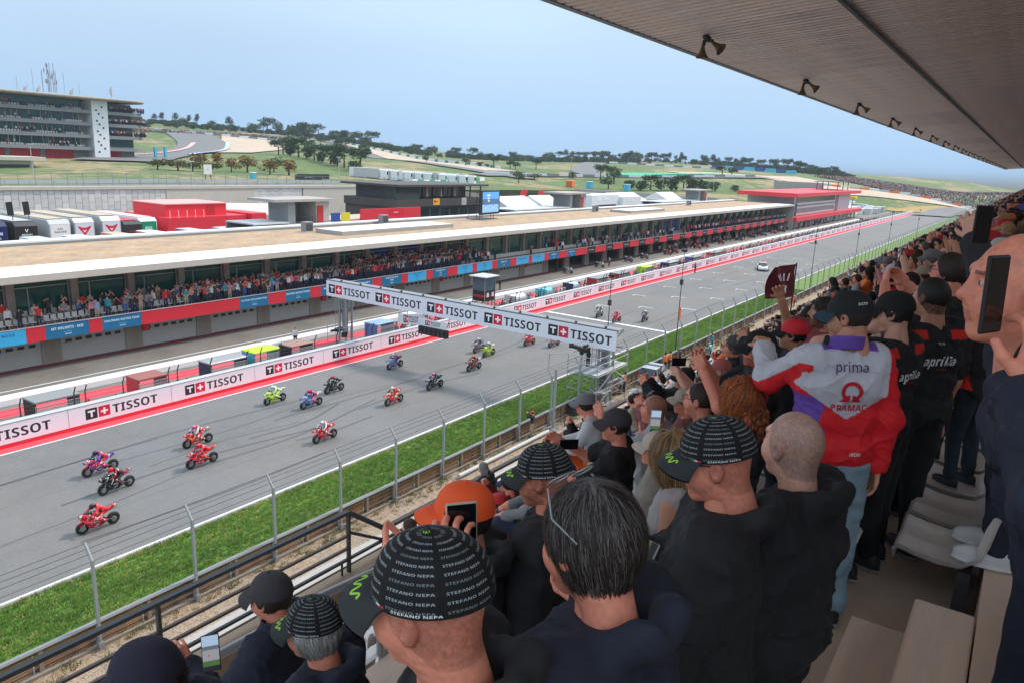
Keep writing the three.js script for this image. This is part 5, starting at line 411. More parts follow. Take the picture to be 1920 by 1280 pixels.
function hairField(o) { const t = o.t ?? 0.014, cr = ell([0, 0.022, -0.014], [0.077 + t, 0.098 + t, 0.097 + t]), amp = o.amp ?? 0.006, fr = o.fr ?? 90; let f = (x, y, z) => { const a = Math.atan2(x, -z) + 0.25 * n3(x * 14, y * 14, z * 14), st = 0.55 * n3(a * fr * 0.2, y * 16 + 7, 3.3) + 0.45 * n3(a * fr * 0.5, y * 26, 9.1) + 1.3 * n3(x * 24, y * 24, z * 24); return smax(cr(x, y, z) + amp * st * 1.6, Math.max(hairCut(x, y, z) - (o.front || 0), -0.098 - (o.drop || 0) - y), 0.012); };
  if (o.long) { const L = o.long, b = uni([cone([0, 0.0, -0.075], [0, -L * 0.5, -0.1], 0.06, 0.066), cone([0.055, 0.0, -0.05], [0.075, -L * 0.95, -0.05], 0.04, 0.045), cone([-0.055, 0.0, -0.05], [-0.075, -L * 0.95, -0.05], 0.04, 0.045), cone([0, -L * 0.5, -0.1], [0, -L, -0.11], 0.07, 0.05)], 0.05), f0 = f, k = o.curl || 0; f = (x, y, z) => { const st = n3(x * 70, y * 6, z * 70) * 0.014 + k * n3(x * 34, y * 34, z * 34) + k * 0.6 * n3(x * 70, y * 60, z * 70); return smin(f0(x, y, z), b(x, y, z) + st, 0.02); }; } return f; }
function strands(o, n, seedK) { // single hairs as narrow ribbons growing from the crown, lying over the scalp and hanging free below it
  const P = [], C = [], I = [], c1 = HC[o.c], c2 = HC[o.c2 || o.c], R = [0.077, 0.098, 0.097], ctr = [0, 0.022, -0.014], t = (o.t ?? 0.014) + 0.003, len = o.len || 0.075, seg = o.curl ? 9 : 6, w = o.wd || 0.0011, curl = o.curl ? 0.012 : 0.0025;
  for (let k = 0, tries = 0; k < n && tries < n * 5; tries++) { const u = rr(-0.75, 1), a = rnd() * 6.283, s = Math.sqrt(1 - u * u); let p = V(ctr[0] + R[0] * s * Math.cos(a), ctr[1] + R[1] * u, ctr[2] + R[2] * s * Math.sin(a)); if (hairCut(p.x, p.y, p.z) - (o.front || 0) * 0.6 > -0.004 || p.y < -0.085 || (o.under && p.y > 0.03)) continue; k++;
    const shade = rnd() < (o.mix ?? 0.35) ? mixc(c1, c2, rr(0.5, 1)) : mul(c1, rr(0.6, 1.3)), L = len * rr(0.6, 1.15), off = rr(0.2, 1) * t, ph = rnd() * 6.28, base = P.length / 3, wv = V(rr(-1, 1), rr(-1, 1), rr(-1, 1)); let prev = null;
    for (let q = 0; q <= seg; q++) { const f = q / seg, nrm = V((p.x - ctr[0]) / (R[0] * R[0]), (p.y - ctr[1]) / (R[1] * R[1]), (p.z - ctr[2]) / (R[2] * R[2])).normalize(), flow = p.clone().sub(V(0.02, 0.14, -0.03)).addScaledVector(V(0, -1, -0.12), 0.10 + f * 0.16).addScaledVector(wv, 0.03); flow.addScaledVector(nrm, -flow.dot(nrm)).normalize(); if (p.y < -0.03 || f > 0.55) flow.lerp(V(nrm.x * 0.15, -1, nrm.z * 0.15), 0.45).normalize(); const sd = flow.clone().cross(nrm).normalize(), lift = off * Math.sin(Math.PI * Math.min(1, 0.12 + f * 0.8)), Q = p.clone().addScaledVector(nrm, lift + 0.002).addScaledVector(sd, curl * Math.sin(ph + f * (o.curl ? 16 : 4))).addScaledVector(nrm, o.curl ? curl * Math.cos(ph + f * 16) : 0), ww = w * (1 - 0.6 * f); P.push(Q.x - sd.x * ww, Q.y - sd.y * ww, Q.z - sd.z * ww, Q.x + sd.x * ww, Q.y + sd.y * ww, Q.z + sd.z * ww); C.push(...shade, ...shade); p = p.clone().addScaledVector(flow, L / seg); const e = Math.hypot((p.x - ctr[0]) / R[0], (p.y - ctr[1]) / R[1], (p.z - ctr[2]) / R[2]); if (e < 1.0) p = V(ctr[0] + (p.x - ctr[0]) / e, ctr[1] + (p.y - ctr[1]) / e, ctr[2] + (p.z - ctr[2]) / e); }
    for (let q = 0; q < seg; q++) { const b = base + q * 2; I.push(b, b + 1, b + 2, b + 1, b + 3, b + 2); } }
  const g = new THREE.BufferGeometry(); g.setAttribute('position', new THREE.Float32BufferAttribute(P, 3)); g.setAttribute('color', new THREE.Float32BufferAttribute(C, 3)); g.setIndex(I); g.computeVertexNormals(); return g; }
function toWorldHead(g, J, o) { const m = new THREE.Matrix4().makeRotationFromEuler(new THREE.Euler(o.pitch || 0, o.yaw || 0, o.roll || 0, 'YXZ')); m.scale(V(J.s * 0.945, J.s * 0.945, J.s * 0.945)); m.setPosition(...J.head); return g.applyMatrix4(m); }
// hands: palm plus five finger chains. frame: y along the fingers, z out of the palm, x towards the thumb
function handGeo(side, curl, h = 0.0042, spread = 0.02, thumb = [0.6, 0.55, 0.35]) { const p = [cone([-0.026, 0.02, 0], [-0.03, 0.085, 0], 0.013, 0.011), cone([0.0, 0.015, 0], [0.0, 0.09, 0], 0.015, 0.012), cone([0.024, 0.02, 0], [0.028, 0.088, 0], 0.015, 0.012), cone([0, -0.03, 0], [0, 0.02, 0], 0.024, 0.022)], fs = [];
  [[-0.034, 0.082, 0.056, 0.0075], [-0.012, 0.09, 0.07, 0.0085], [0.011, 0.092, 0.076, 0.0088], [0.033, 0.088, 0.068, 0.0086]].forEach(([x, y, L, r], i) => { let a = 0.12 * curl, P = [x, y, 0]; const sx = (x / 0.034) * spread * (1 - curl * 0.6); for (const [l, c] of [[0.45, 0.75], [0.32, 1.0], [0.23, 0.75]]) { a += c * curl; const Q = [P[0] + sx * l, P[1] + Math.cos(a) * L * l, P[2] + Math.sin(a) * L * l]; fs.push(cone(P, Q, r, r * 0.93)); P = Q; } });
  const T = V(...thumb).normalize(), a = [0.03, 0.02, 0.004], b = [a[0] + T.x * 0.038, a[1] + T.y * 0.038, a[2] + T.z * 0.038], c = [b[0] + T.x * 0.018, b[1] + 0.022, b[2] + T.z * 0.018 + 0.008 * curl]; fs.push(uni([cone(a, b, 0.014, 0.0105), cone(b, c, 0.0105, 0.009)], 0.008));
  const palm = uni(p, 0.022), f = (x, y, z) => { x *= side; let d = palm(x, y, z * 1.15); let m = 1; for (const q of fs) m = Math.min(m, q(x, y, z)); return smin(d, m, 0.009); }; return surf(f, [-0.09, -0.07, -0.05], [0.09, 0.19, 0.12], h); }
function placeHand(g, W, dir, palm, s = 1) { const y = V(...dir).normalize(), z = V(...palm).addScaledVector(y, -V(...palm).dot(y)).normalize(), x = y.clone().cross(z); const m = new THREE.Matrix4().makeBasis(x, y, z).scale(V(s, s, s)); m.setPosition(...W); return g.applyMatrix4(m); }
// caps
function capGeo(tilt = 0) { const dome = [], uv = [], idx = [], nu = 36, nv = 10; for (let j = 0; j <= nv; j++) for (let i = 0; i <= nu; i++) { const f = (i / nu) * 2 * Math.PI, e = (j / nv) * Math.PI / 2, c = Math.pow(Math.cos(e), 0.72), x = -Math.sin(f) * 0.0885 * c, z = -Math.cos(f) * 0.107 * c - 0.012, y = 0.024 + Math.sin(e) * 0.104 + 0.006 * Math.cos(f) * (1 - j / nv); dome.push(x, y, z); uv.push(i / nu, j / nv); } for (let j = 0; j < nv; j++) for (let i = 0; i < nu; i++) { const a = j * (nu + 1) + i; idx.push(a, a + 1, a + nu + 1, a + 1, a + nu + 2, a + nu + 1); }
  const g = new THREE.BufferGeometry(); g.setAttribute('position', new THREE.Float32BufferAttribute(dome, 3)); g.setAttribute('uv', new THREE.Float32BufferAttribute(uv, 2)); g.setIndex(idx); g.computeVertexNormals();
  const vp = [], vu = [], vi = [], A = 16, R = 5; for (let sd = 0; sd < 2; sd++) for (let r = 0; r <= R; r++) for (let a = 0; a <= A; a++) { const f = lerp(-1.12, 1.12, a / A), q = r / R, len = 0.064 * Math.pow(Math.cos(f * 1.15), 0.45) || 0; const x = Math.sin(f) * (0.0885 + len * q * 0.32), z = Math.cos(f) * 0.107 - 0.012 + len * q, y = 0.022 - 0.028 * q * q - 0.03 * Math.pow(Math.abs(Math.sin(f)), 2) * q + (sd ? 0.004 : 0); vp.push(x, y, z); vu.push(a / A, q); } const W = A + 1, N = (R + 1) * W; for (let k = 0; k < 2; k++) for (let r = 0; r < R; r++) for (let a = 0; a < A; a++) { const b = k * N + r * W + a; vi.push(b, b + 1, b + W, b + 1, b + W + 1, b + W); } for (let a = 0; a < A; a++) { const b = R * W + a; vi.push(b, b + 1, b + N, b + 1, b + N + 1, b + N); }
  const v = new THREE.BufferGeometry(); v.setAttribute('position', new THREE.Float32BufferAttribute(vp, 3)); v.setAttribute('uv', new THREE.Float32BufferAttribute(vu, 2)); v.setIndex(vi); v.computeVertexNormals(); for (const q of [g, v]) q.translate(0, -0.02, 0).rotateX(tilt).translate(0, 0.02, 0); return [g, v]; }
const SK = { pale: [0.80, 0.42, 0.30], red: [0.86, 0.31, 0.20], tan: [0.62, 0.29, 0.18], brown: [0.26, 0.115, 0.07] }, HC = { black: [0.016, 0.013, 0.012], brown: [0.05, 0.028, 0.017], dbrown: [0.03, 0.018, 0.013], grey: [0.16, 0.15, 0.145], white: [0.5, 0.48, 0.44], red: [0.52, 0.13, 0.03], blond: [0.42, 0.25, 0.11], mix: [0.06, 0.052, 0.048] };
const skinM = std(1, 1, 1, 0.52, { vertexColors: true }), hairM = std(1, 1, 1, 0.62, { vertexColors: true });
const mul = (c, k) => [c[0] * k, c[1] * k, c[2] * k], mixc = (a, b, t) => [lerp(a[0], b[0], t), lerp(a[1], b[1], t), lerp(a[2], b[2], t)];
function headMesh(J, o, cell) { const f = headField(o), g = surf(f, [-0.11, -0.2, -0.13], [0.11, 0.14, 0.135], cell), sk = SK[o.skin || 'red'], hc = HC[o.hair?.c || 'dbrown']; paint(g, (x, y, z) => { let c = mul(sk, 0.92 + 0.24 * n3(x * 120, y * 120, z * 120) + 0.26 * n3(x * 28, y * 28, z * 28)); if (Math.abs(x) > 0.074 || (y < -0.015 && y > -0.03 && z > 0.09)) c = mixc(c, [0.6, 0.14, 0.09], 0.25); if (z > 0.078 && y < -0.05 && y > -0.075 && Math.abs(x) < 0.022) c = mixc(c, [0.42, 0.1, 0.08], 0.6); if (z > 0.06 && Math.abs(y - 0.037 + Math.abs(x) * 0.06) < 0.0045 && Math.abs(Math.abs(x) - 0.031) < 0.019) c = mixc(c, hc, 0.75); if (z > 0.081 && Math.abs(y - 0.013) < 0.0055 && Math.abs(Math.abs(x) - 0.03) < 0.011) c = Math.abs(Math.abs(x) - 0.029) < 0.0055 ? [0.04, 0.03, 0.025] : [0.5, 0.42, 0.4];
    if (o.beard && z > -0.01 && y < -0.02 - (z < 0.05 ? 0 : 0.03)) c = mixc(c, hc, o.beard * clamp(0.7 + 1.4 * n3(x * 300, y * 300, z * 300), 0, 1)); if (o.buzz && hairCut(x, y, z) < 0 && y > -0.09) c = mixc(c, hc, o.buzz * clamp(0.8 + 1.2 * n3(x * 260, y * 260, z * 260), 0, 1)); return c; }); return toWorldHead(g, J, o); }
// detailed person: body mesh plus clothing, hair, cap children; placed so that the head stands at `at`
function person(o) { const floor = o.floor, probe = skeleton({ ...o, h: 1.75 }); const h = o.h || (1.75 * (o.at[1] - floor)) / probe.head[1]; const P = { ...o, h }; if (o.wL) { const q = skeleton(P), c0 = Math.cos(o.face), s0 = Math.sin(o.face), dx = o.wL[0] - o.at[0], dz = o.wL[2] - o.at[2]; P.armL = [(dx * c0 - dz * s0 + q.head[0]) / q.s, (o.wL[1] - floor) / q.s, (dx * s0 + dz * c0 + q.head[2]) / q.s, 1]; } const J = skeleton(P), s = J.s, th = o.face, ct = Math.cos(th), st = Math.sin(th), hx = J.head[0] * ct + J.head[2] * st, hz = -J.head[0] * st + J.head[2] * ct;
  const G = thing('person', o.label, 'person', o.group || 'spectators close to the camera', [o.at[0] - hx, floor, o.at[2] - hz], th), cell = o.cell || 0.011; const bodyParts = [headMesh(J, o, o.hcell || 0.005)];
  const skinC = (x, y, z) => mul(SK[o.skin || 'red'], 0.95 + 0.12 * n3(x * 60, y * 60, z * 60)); const bareArm = o.sleeve === 'short' || o.sleeve === 'none';
  { const f = uni([...torsoPrims(J, -0.012), ...armPrims(J, -0.004).flat(), ...legPrims(J, -0.012).flat(), cone(J.neck, J.skull, 0.05 * s)], 0.05 * s); const g = surf(f, [-0.8 * s, 0, -0.6 * s], [0.8 * s, 1.9 * s, 0.9 * s], o.bcell || 0.018); bodyParts.push(paint(g, skinC)); }
  J.arm.forEach((a, i) => { const side = i ? -1 : 1, hs = (i ? o.handR : o.handL) || {}; if (hs.none) return; const g = handGeo(side, hs.curl ?? 0.62, o.hand || 0.006, hs.spread, hs.thumb); const palm = hs.palm || [-side, 0, -0.2], dir = hs.dir || a.dir.toArray(); bodyParts.push(paint(placeHand(g, V(...a.W).addScaledVector(V(...dir).normalize(), 0.02).toArray(), dir, palm, s), skinC)); });
  add(G, 'body', joinGeo(bodyParts), skinM);
  // top garment
  const T = o.top || {}, gI = T.g ?? 0.016, col = T.c || [0.02, 0.02, 0.025]; const arms = armPrims(J, gI + 0.004, 0.052, 0.038), prims = torsoPrims(J, gI, T.belly || 0), lowY = T.low ?? 0.86, cutN = J.U(0, T.neckY ?? 1.475, 0), upv = V(...J.U(0, 2, 0)).sub(V(...J.U(0, 1, 0))).normalize(), NB = V(...cutN);
  const tors = uni([...prims, ...(o.sleeve === 'none' ? [] : arms.map((a) => (bareArm ? cone(J.arm[arms.indexOf(a)].S, V(...J.arm[arms.indexOf(a)].S).lerp(V(...J.arm[arms.indexOf(a)].E), 0.72).toArray(), (0.055 + gI) * s, (0.05 + gI) * s) : uni(a, 0.03 * s))))], 0.045 * s), fa = T.fold ?? 0.019; const hood = T.hood ? (() => { const c = V(...J.U(0, 1.455, -0.055)), fw = V(...J.U(0, 1.455, 1)).sub(V(...J.U(0, 1.455, 0))).normalize(); return (x, y, z) => { const px = x - c.x, py = y - c.y, pz = z - c.z, yy = px * upv.x + py * upv.y + pz * upv.z + 0.1 * s * 0, zz = px * fw.x + py * fw.y + pz * fw.z, r = Math.hypot(px * 0.98, zz * 1.05) - 0.088 * s; const q = yy + zz * 0.35 + 0.008 * Math.sin(px * 60); return Math.hypot(r, q * 0.8) - (0.023 + 0.014 * clamp(-zz * 9, -0.6, 1)) * s; }; })() : null, collar = T.collar ? (() => { const c = V(...J.U(0, 1.485, -0.01)); return (x, y, z) => { const r = Math.hypot(x - c.x, (z - c.z) * 0.95) - 0.068 * s, q = y - c.y - (z - c.z) * -0.25; return Math.max(Math.abs(r) - 0.008 * s, Math.abs(q) - 0.032 * s); }; })() : null;
  const topF = (x, y, z) => { const fold = fa * (n3(x * 9, y * 5 + 3, z * 9) + 0.6 * n3(x * 22 + 5, y * 14, z * 22) + 0.25 * n3(x * 60, y * 40, z * 60)) - fa * 0.7 * (Math.pow(1 - 2 * Math.abs(n3(x * 7 + 3, y * 9 + x * 4, z * 7)), 5) + 0.6 * Math.pow(1 - 2 * Math.abs(n3(x * 13, y * 17 - x * 6, z * 13 + 4)), 6)); let d = tors(x, y, z) + fold; const nk = (x - NB.x) * upv.x + (y - NB.y) * upv.y + (z - NB.z) * upv.z; d = smax(d, nk - 0.0 - (Math.hypot(x, z - NB.z) > 0.1 * s ? 1 : 0), 0.015); d = smax(d, lowY * s - y + (T.lowTilt || 0), 0.012); if (hood) d = smin(d, hood(x, y, z) + fold * 0.5, 0.03 * s); if (collar) d = smin(d, collar(x, y, z), 0.012); return d; };
  const tg = surf(topF, [-0.85 * s, 0.7 * s, -0.6 * s], [0.85 * s, 1.95 * s, 0.95 * s], cell); paint(tg, (x, y, z) => { const k = 0.92 + 0.16 * n3(x * 40, y * 40, z * 40); return mul(T.paint ? T.paint(x / s, y / s, z / s, J) : col, k); }); const top = add(G, T.name || 'jacket', tg, std(1, 1, 1, T.rough ?? 0.85, { vertexColors: true }));
  (T.decals || []).forEach(([mat, cx, cy, w, hh, side]) => { const nu = 30, nv = 22, pos = [], uv = [], idx = []; for (let j = 0; j <= nv; j++) for (let i = 0; i <= nu; i++) { const u = i / nu, v = j / nv, dirX = side === 'L'; let p; if (!dirX) { let x = (cx + (0.5 - u) * w) * s, y = (cy + (v - 0.5) * hh) * s, z = -0.5 * s, d = 1; for (let q = 0; q < 60 && d > 0.0015; q++) { d = topF(x, y, z); z += d * 0.8; } p = [x, y, z - 0.005]; } else { let z = (cx + (u - 0.5) * -w) * s, y = (cy + (v - 0.5) * hh) * s, x = 0.7 * s, d = 1; for (let q = 0; q < 70 && d > 0.0015; q++) { d = topF(x, y, z); x -= d * 0.8; } p = [x + 0.004, y, z]; } pos.push(...p); uv.push(u, v); } for (let j = 0; j < nv; j++) for (let i = 0; i < nu; i++) { const a = j * (nu + 1) + i; idx.push(a, a + 1, a + nu + 1, a + 1, a + nu + 2, a + nu + 1); } const g = new THREE.BufferGeometry(); g.setAttribute('position', new THREE.Float32BufferAttribute(pos, 3)); g.setAttribute('uv', new THREE.Float32BufferAttribute(uv, 2)); g.setIndex(idx); g.computeVertexNormals(); add(top, 'print', g, mat); });
  // trousers and shoes
  const B = o.legs || {}; if (!B.none) { const lp = legPrims(J, B.g ?? 0.014), f0 = uni([...lp.map((l) => uni(l, 0.03 * s)), cone(J.U(-0.08 * J.w, 0.97, 0), J.U(0.08 * J.w, 0.97, 0), 0.115 * s)], 0.05 * s), f = (x, y, z) => smax(f0(x, y, z) + (B.fold ?? 0.02) * (n3(x * 12, y * 8, z * 12) + 0.6 * n3(x * 26, y * 22, z * 26)), Math.max(y - (B.topY ?? 0.97) * s, 0.07 * s - y), 0.01); const g = surf(f, [-0.4 * s, 0, -0.5 * s], [0.4 * s, 1.05 * s, 0.6 * s], B.cell || 0.014); const bc = B.c || [0.03, 0.04, 0.07]; paint(g, (x, y, z) => mul(bc, 0.85 + 0.3 * n3(x * 20, y * 12, z * 20) + 0.25 * n3(x * 120, y * 120, z * 120))); add(G, 'trousers', g, std(1, 1, 1, 0.9, { vertexColors: true })); J.leg.forEach((l) => { const sg = surf(uni([ell([0, 0.045, 0.05], [0.046, 0.045, 0.12]), ell([0, 0.06, -0.03], [0.043, 0.06, 0.055]), ell([0, 0.015, 0.035], [0.05, 0.018, 0.14])], 0.02), [-0.08, -0.02, -0.13], [0.08, 0.15, 0.2], 0.009).scale(s, s, s).translate(l.A[0], l.A[1] - 0.08 * s, l.A[2]); add(G, 'shoe', paint(sg, (x, y) => (y < l.A[1] - 0.055 * s ? (B.sole || [0.3, 0.3, 0.3]) : (B.shoe || [0.03, 0.03, 0.035]))), std(1, 1, 1, 0.6, { vertexColors: true })); }); }
  // hair and cap
  if (o.hair && !o.hair.none) { const f = hairField(o.hair), L = o.hair.long || 0, g = surf(f, [-0.15, -0.13 - L, -0.2], [0.15, 0.16, 0.12], o.hair.cell || (o.hcell || 0.005)), hc = HC[o.hair.c], h2 = HC[o.hair.c2 || o.hair.c]; paint(g, (x, y, z) => { const a = Math.atan2(x, -z), k = clamp(0.5 + 1.7 * n3(a * 22, y * 9, 2.7) + 0.9 * n3(a * 60, y * 14, 5.7), 0, 1); return mul(mixc(hc, h2, k), 0.75 + 0.5 * (n3(a * 40, y * 12, 8) + 0.5)); }); const hm = add(G, 'hair', toWorldHead(g, J, o), hairM); if (o.hair.strands) { const sg = add(hm, 'strands', toWorldHead(strands(o.hair, o.hair.strands), J, o), hairM); sg.userData.kind = 'stuff'; } }
  if (o.cap) { const [d, v] = capGeo(o.cap.tilt ?? -0.06); if (o.cap.back) { d.rotateY(Math.PI); v.rotateY(Math.PI); } const k = o.cap.s || 1; [d, v].forEach((q) => { q.scale(k, k, k); toWorldHead(q, J, o); }); const c = add(G, 'cap', d, o.cap.m); add(c, 'visor', v, o.cap.v || o.cap.m); if (o.cap.button !== false) add(c, 'button', toWorldHead(new THREE.SphereGeometry(0.008, 8, 6).translate(0, 0.128 * k, -0.012), J, o), o.cap.v || o.cap.m); }
  if (o.glasses) { const g = []; for (const q of [1, -1]) g.push(tube([q * 0.055, 0.016, 0.085], [q * 0.083, 0.012, -0.01], 0.0022, 5), new THREE.TorusGeometry(0.021, 0.002, 5, 16).translate(q * 0.031, 0.01, 0.1)); g.push(tube([-0.01, 0.014, 0.104], [0.01, 0.014, 0.104], 0.002, 5)); if (o.glasses === 'up') { g.length = 0; for (const q of [1, -1]) g.push(tube([q * 0.09, 0.03, -0.045], [q * 0.098, 0.07, 0.01], 0.0024, 6), tube([q * 0.098, 0.07, 0.01], [q * 0.068, 0.118, 0.045], 0.0024, 6), new THREE.TorusGeometry(0.024, 0.0022, 6, 18).rotateX(-1.0).translate(q * 0.036, 0.132, 0.04)); g.push(tube([-0.012, 0.136, 0.042], [0.012, 0.136, 0.042], 0.0024, 6)); } const m = mg(g); add(G, 'glasses', toWorldHead(m, J, o), o.glasses === 'up' ? M.steel : M.dark); }
  G.userData.J = undefined; G.J = J; return G; }
// phone, standing at a world point with its screen turned to `n`
const screenTex = canvasTex(64, 128, (x) => { x.fillStyle = '#9fb6cf'; x.fillRect(0, 0, 64, 128); x.fillStyle = '#5d6672'; x.fillRect(0, 38, 64, 14); x.fillStyle = '#8d9096'; x.fillRect(0, 52, 64, 40); x.fillStyle = '#48663d'; x.fillRect(0, 92, 64, 20); x.fillStyle = '#22262c'; x.fillRect(0, 112, 64, 16); x.fillStyle = '#c33'; x.fillRect(20, 70, 6, 5); });
const screenM = new THREE.MeshStandardMaterial({ color: 0x0b0c0e, roughness: 0.15, emissive: 0xffffff, emissiveMap: screenTex, emissiveIntensity: 0.5 }), screenOff = std(0.008, 0.008, 0.01, 0.12);
function phone(p, n, up, label, o = {}) { const t = thing('smartphone', label, 'phone', 'phones held up by spectators', p); const z = V(...n).normalize(), y = V(...up).addScaledVector(z, -V(...up).dot(z)).normalize(), x = y.clone().cross(z); t.quaternion.setFromRotationMatrix(new THREE.Matrix4().makeBasis(x, y, z)); const k = o.k || 1; add(t, 'body', rbx(0.075 * k, 0.155 * k, 0.0095, 0.0046, 0, 0, 0, 3), o.m || M.black); add(t, 'screen', rbx(0.068 * k, 0.147 * k, 0.002, 0.0009, 0, 0, 0.0046, 1), o.off ? screenOff : screenM); add(t, 'camera_lens', new THREE.CylinderGeometry(0.006, 0.006, 0.003, 12).rotateX(Math.PI / 2).translate(-0.022 * k, 0.06 * k, -0.0058), M.black); return t; }
// ---------------------------------------------------------------- spectators near the camera
const lineCap = mapped(canvasTex(1024, 512, (x) => { x.fillStyle = '#0b0c0f'; x.fillRect(0, 0, 1024, 512); x.font = 'bold 21px sans-serif'; for (let p = 0; p < 6; p++) { for (let r = 0; r < 10; r++) { x.save(); x.translate(14 + p * 170.7, 486 - r * 49); x.fillStyle = r % 3 ? '#a9b2b6' : '#7f898e'; x.fillText('STEFANO NEPA', 4, 0, 142); x.restore(); } x.strokeStyle = '#050506'; x.lineWidth = 3; x.beginPath(); x.moveTo(p * 170.7, 0); x.lineTo(p * 170.7, 512); x.stroke(); } [['#1d8a4a', 0], ['#e9e9e9', 1], ['#c22', 2]].forEach(([c, i]) => { x.fillStyle = c; x.fillRect(640 + i * 18, 486, 18, 16); }); x.fillStyle = '#f0f0f0'; x.font = 'bold 20px sans-serif'; x.fillText('STEFANO NEPA', 720, 500, 140); }), 0.8);
const limeVisor = mapped(canvasTex(256, 128, (x) => { x.fillStyle = '#2b2e30'; x.fillRect(0, 0, 256, 128); x.strokeStyle = '#a6e63c'; x.lineWidth = 7; x.beginPath(); x.moveTo(60, 70); for (let i = 0; i < 9; i++) x.quadraticCurveTo(68 + i * 15, i % 2 ? 30 : 102, 76 + i * 15, 68); x.stroke(); }), 0.75);
const decal = (w, h, draw) => new THREE.MeshStandardMaterial({ map: canvasTex(w, h, (x) => { x.clearRect(0, 0, w, h); draw(x, w, h); }), transparent: true, alphaTest: 0.4, roughness: 0.8, side: THREE.DoubleSide });
const txt = (s, c, w = 256, h = 64, f = 'bold 50px sans-serif') => decal(w, h, (x) => { x.fillStyle = c; x.font = f; x.textAlign = 'center'; x.textBaseline = 'middle'; x.fillText(s, w / 2, h / 2, w - 8); });
const dPrima = decal(512, 512, (x) => { x.textAlign = 'center'; x.fillStyle = '#4a2f6e'; x.font = '104px sans-serif'; x.fillText('prima', 256, 110); x.strokeStyle = '#c2182c'; x.lineWidth = 30; x.beginPath(); x.arc(262, 265, 68, 2.35, 0.8); x.stroke(); x.fillStyle = '#c2182c'; x.beginPath(); x.moveTo(170, 352); x.lineTo(252, 352); x.lineTo(252, 290); x.lineTo(226, 300); x.fill(); x.beginPath(); x.moveTo(354, 352); x.lineTo(272, 352); x.lineTo(272, 290); x.lineTo(298, 300); x.fill(); x.font = 'bold 74px sans-serif'; x.fillText('PRAMAC', 262, 430, 300); });
const dApr = decal(256, 128, (x) => { x.textAlign = 'center'; x.fillStyle = '#e8e8ea'; x.font = 'italic bold 84px sans-serif'; x.fillText('aprilia', 128, 78, 244); x.fillStyle = '#c33'; x.font = 'bold 22px sans-serif'; x.fillText('RACING', 160, 112); }), dAruba = txt('aruba.it', '#c9c9cc', 256, 80, '64px sans-serif'), dDuc = txt('DUCATI', '#c8a8a8'), d82 = txt('82', '#2b0d06', 128, 96, 'italic bold 84px sans-serif'), dFA = decal(256, 256, (x) => { x.fillStyle = '#222'; x.textAlign = 'center'; x.font = 'bold 52px sans-serif'; x.fillText('F A N', 128, 150); x.font = '26px sans-serif'; x.fillText('PORTUGAL', 128, 210); });
const blackCap = std(0.012, 0.012, 0.014, 0.85), tealCap = std(0.012, 0.014, 0.016, 0.8), orangeCap = std(0.95, 0.11, 0.02, 0.7), redCap = std(0.75, 0.02, 0.03, 0.7), limeCap = std(0.28, 0.75, 0.04, 0.7), tanCap = std(0.55, 0.46, 0.38, 0.85), blueCap = std(0.03, 0.05, 0.2, 0.8), greyCap = std(0.05, 0.045, 0.05, 0.85);
const BLK = [0.017, 0.0175, 0.02], NAVY = [0.019, 0.024, 0.044], CHAR = [0.026, 0.027, 0.031], F0 = -1.38;
const distSeg = (p, a, b) => { const A = V(...a), B = V(...b), D = B.sub(A), P = V(...p).sub(A), t = clamp(P.dot(D) / D.lengthSq(), 0, 1); return [P.addScaledVector(D, -t).length(), a[1] + D.y * t]; };
const near = { hcell: 0.0036, cell: 0.009, hand: 0.0045 };
person({ ...near, hcell: 0.003, at: [-0.71, 17.29, -0.83], floor: 15.7, face: -1.15, yaw: -0.2, pitch: 0.12, skin: 'red', buzz: 0.35, hair: { none: 1, c: 'dbrown' }, cap: { m: lineCap, v: limeVisor, s: 1.06 }, neck: 1.12, w: 1.08, top: { c: BLK, hood: 1, g: 0.022 }, handL: { none: 1 }, legs: { c: BLK }, label: 'man in black cap with lines of white lettering, largest, at bottom centre' });
person({ ...near, hcell: 0.003, at: [-0.59, 17.3, -1.16], floor: 15.7, face: -1.6, yaw: -0.15, pitch: 0.18, roll: 0.05, skin: 'red', hair: { c: 'dbrown', c2: 'grey', t: 0.013, amp: 0.003, cell: 0.0035, front: 0.008, drop: -0.012, fr: 210, strands: 8000, len: 0.085, mix: 0.34, wd: 0.0009 }, glasses: 'up', w: 1.1, wL: [-0.93, 17.06, -1.2], elL: [0.2, -1, 0.1], handL: { curl: 0.75, dir: [0.1, 0.9, 0.2], palm: [-0.8, 0, 0.4] }, top: { c: NAVY, hood: 1, g: 0.026, name: 'hooded_sweatshirt' }, legs: { c: BLK }, label: 'man with grey streaked dark hair and glasses pushed up, navy hooded sweatshirt' });
person({ ...near, at: [-0.59, 17.24, -1.86], floor: 15.7, face: -1.35, yaw: 0.15, pitch: 0.2, skin: 'red', buzz: 0.3, hair: { none: 1, c: 'dbrown' }, glasses: 1, cap: { m: lineCap, v: limeVisor, s: 1.05 }, neck: 1.15, w: 1.12, top: { c: BLK, hood: 1, g: 0.03, belly: 0.02, name: 'hooded_sweatshirt' }, armL: [0.2, 1.18, 0.3], armR: [-0.05, 1.2, 0.34], handL: { curl: 0.7, palm: [-0.4, 0.8, 0.3] }, legs: { c: BLK }, label: 'man in lettered black cap and thin glasses, black hooded sweatshirt, holding phone low' });
person({ ...near, at: [-0.47, 17.21, -2.2], floor: 15.7, face: -1.75, yaw: -0.25, skin: 'pale', buzz: 0.62, hair: { none: 1, c: 'grey' }, neck: 1.1, w: 1.12, top: { c: BLK, hood: 1, g: 0.03, name: 'hooded_sweatshirt' }, legs: { c: BLK }, label: 'man with cropped grey hair and black hoodie behind the lettered cap' });
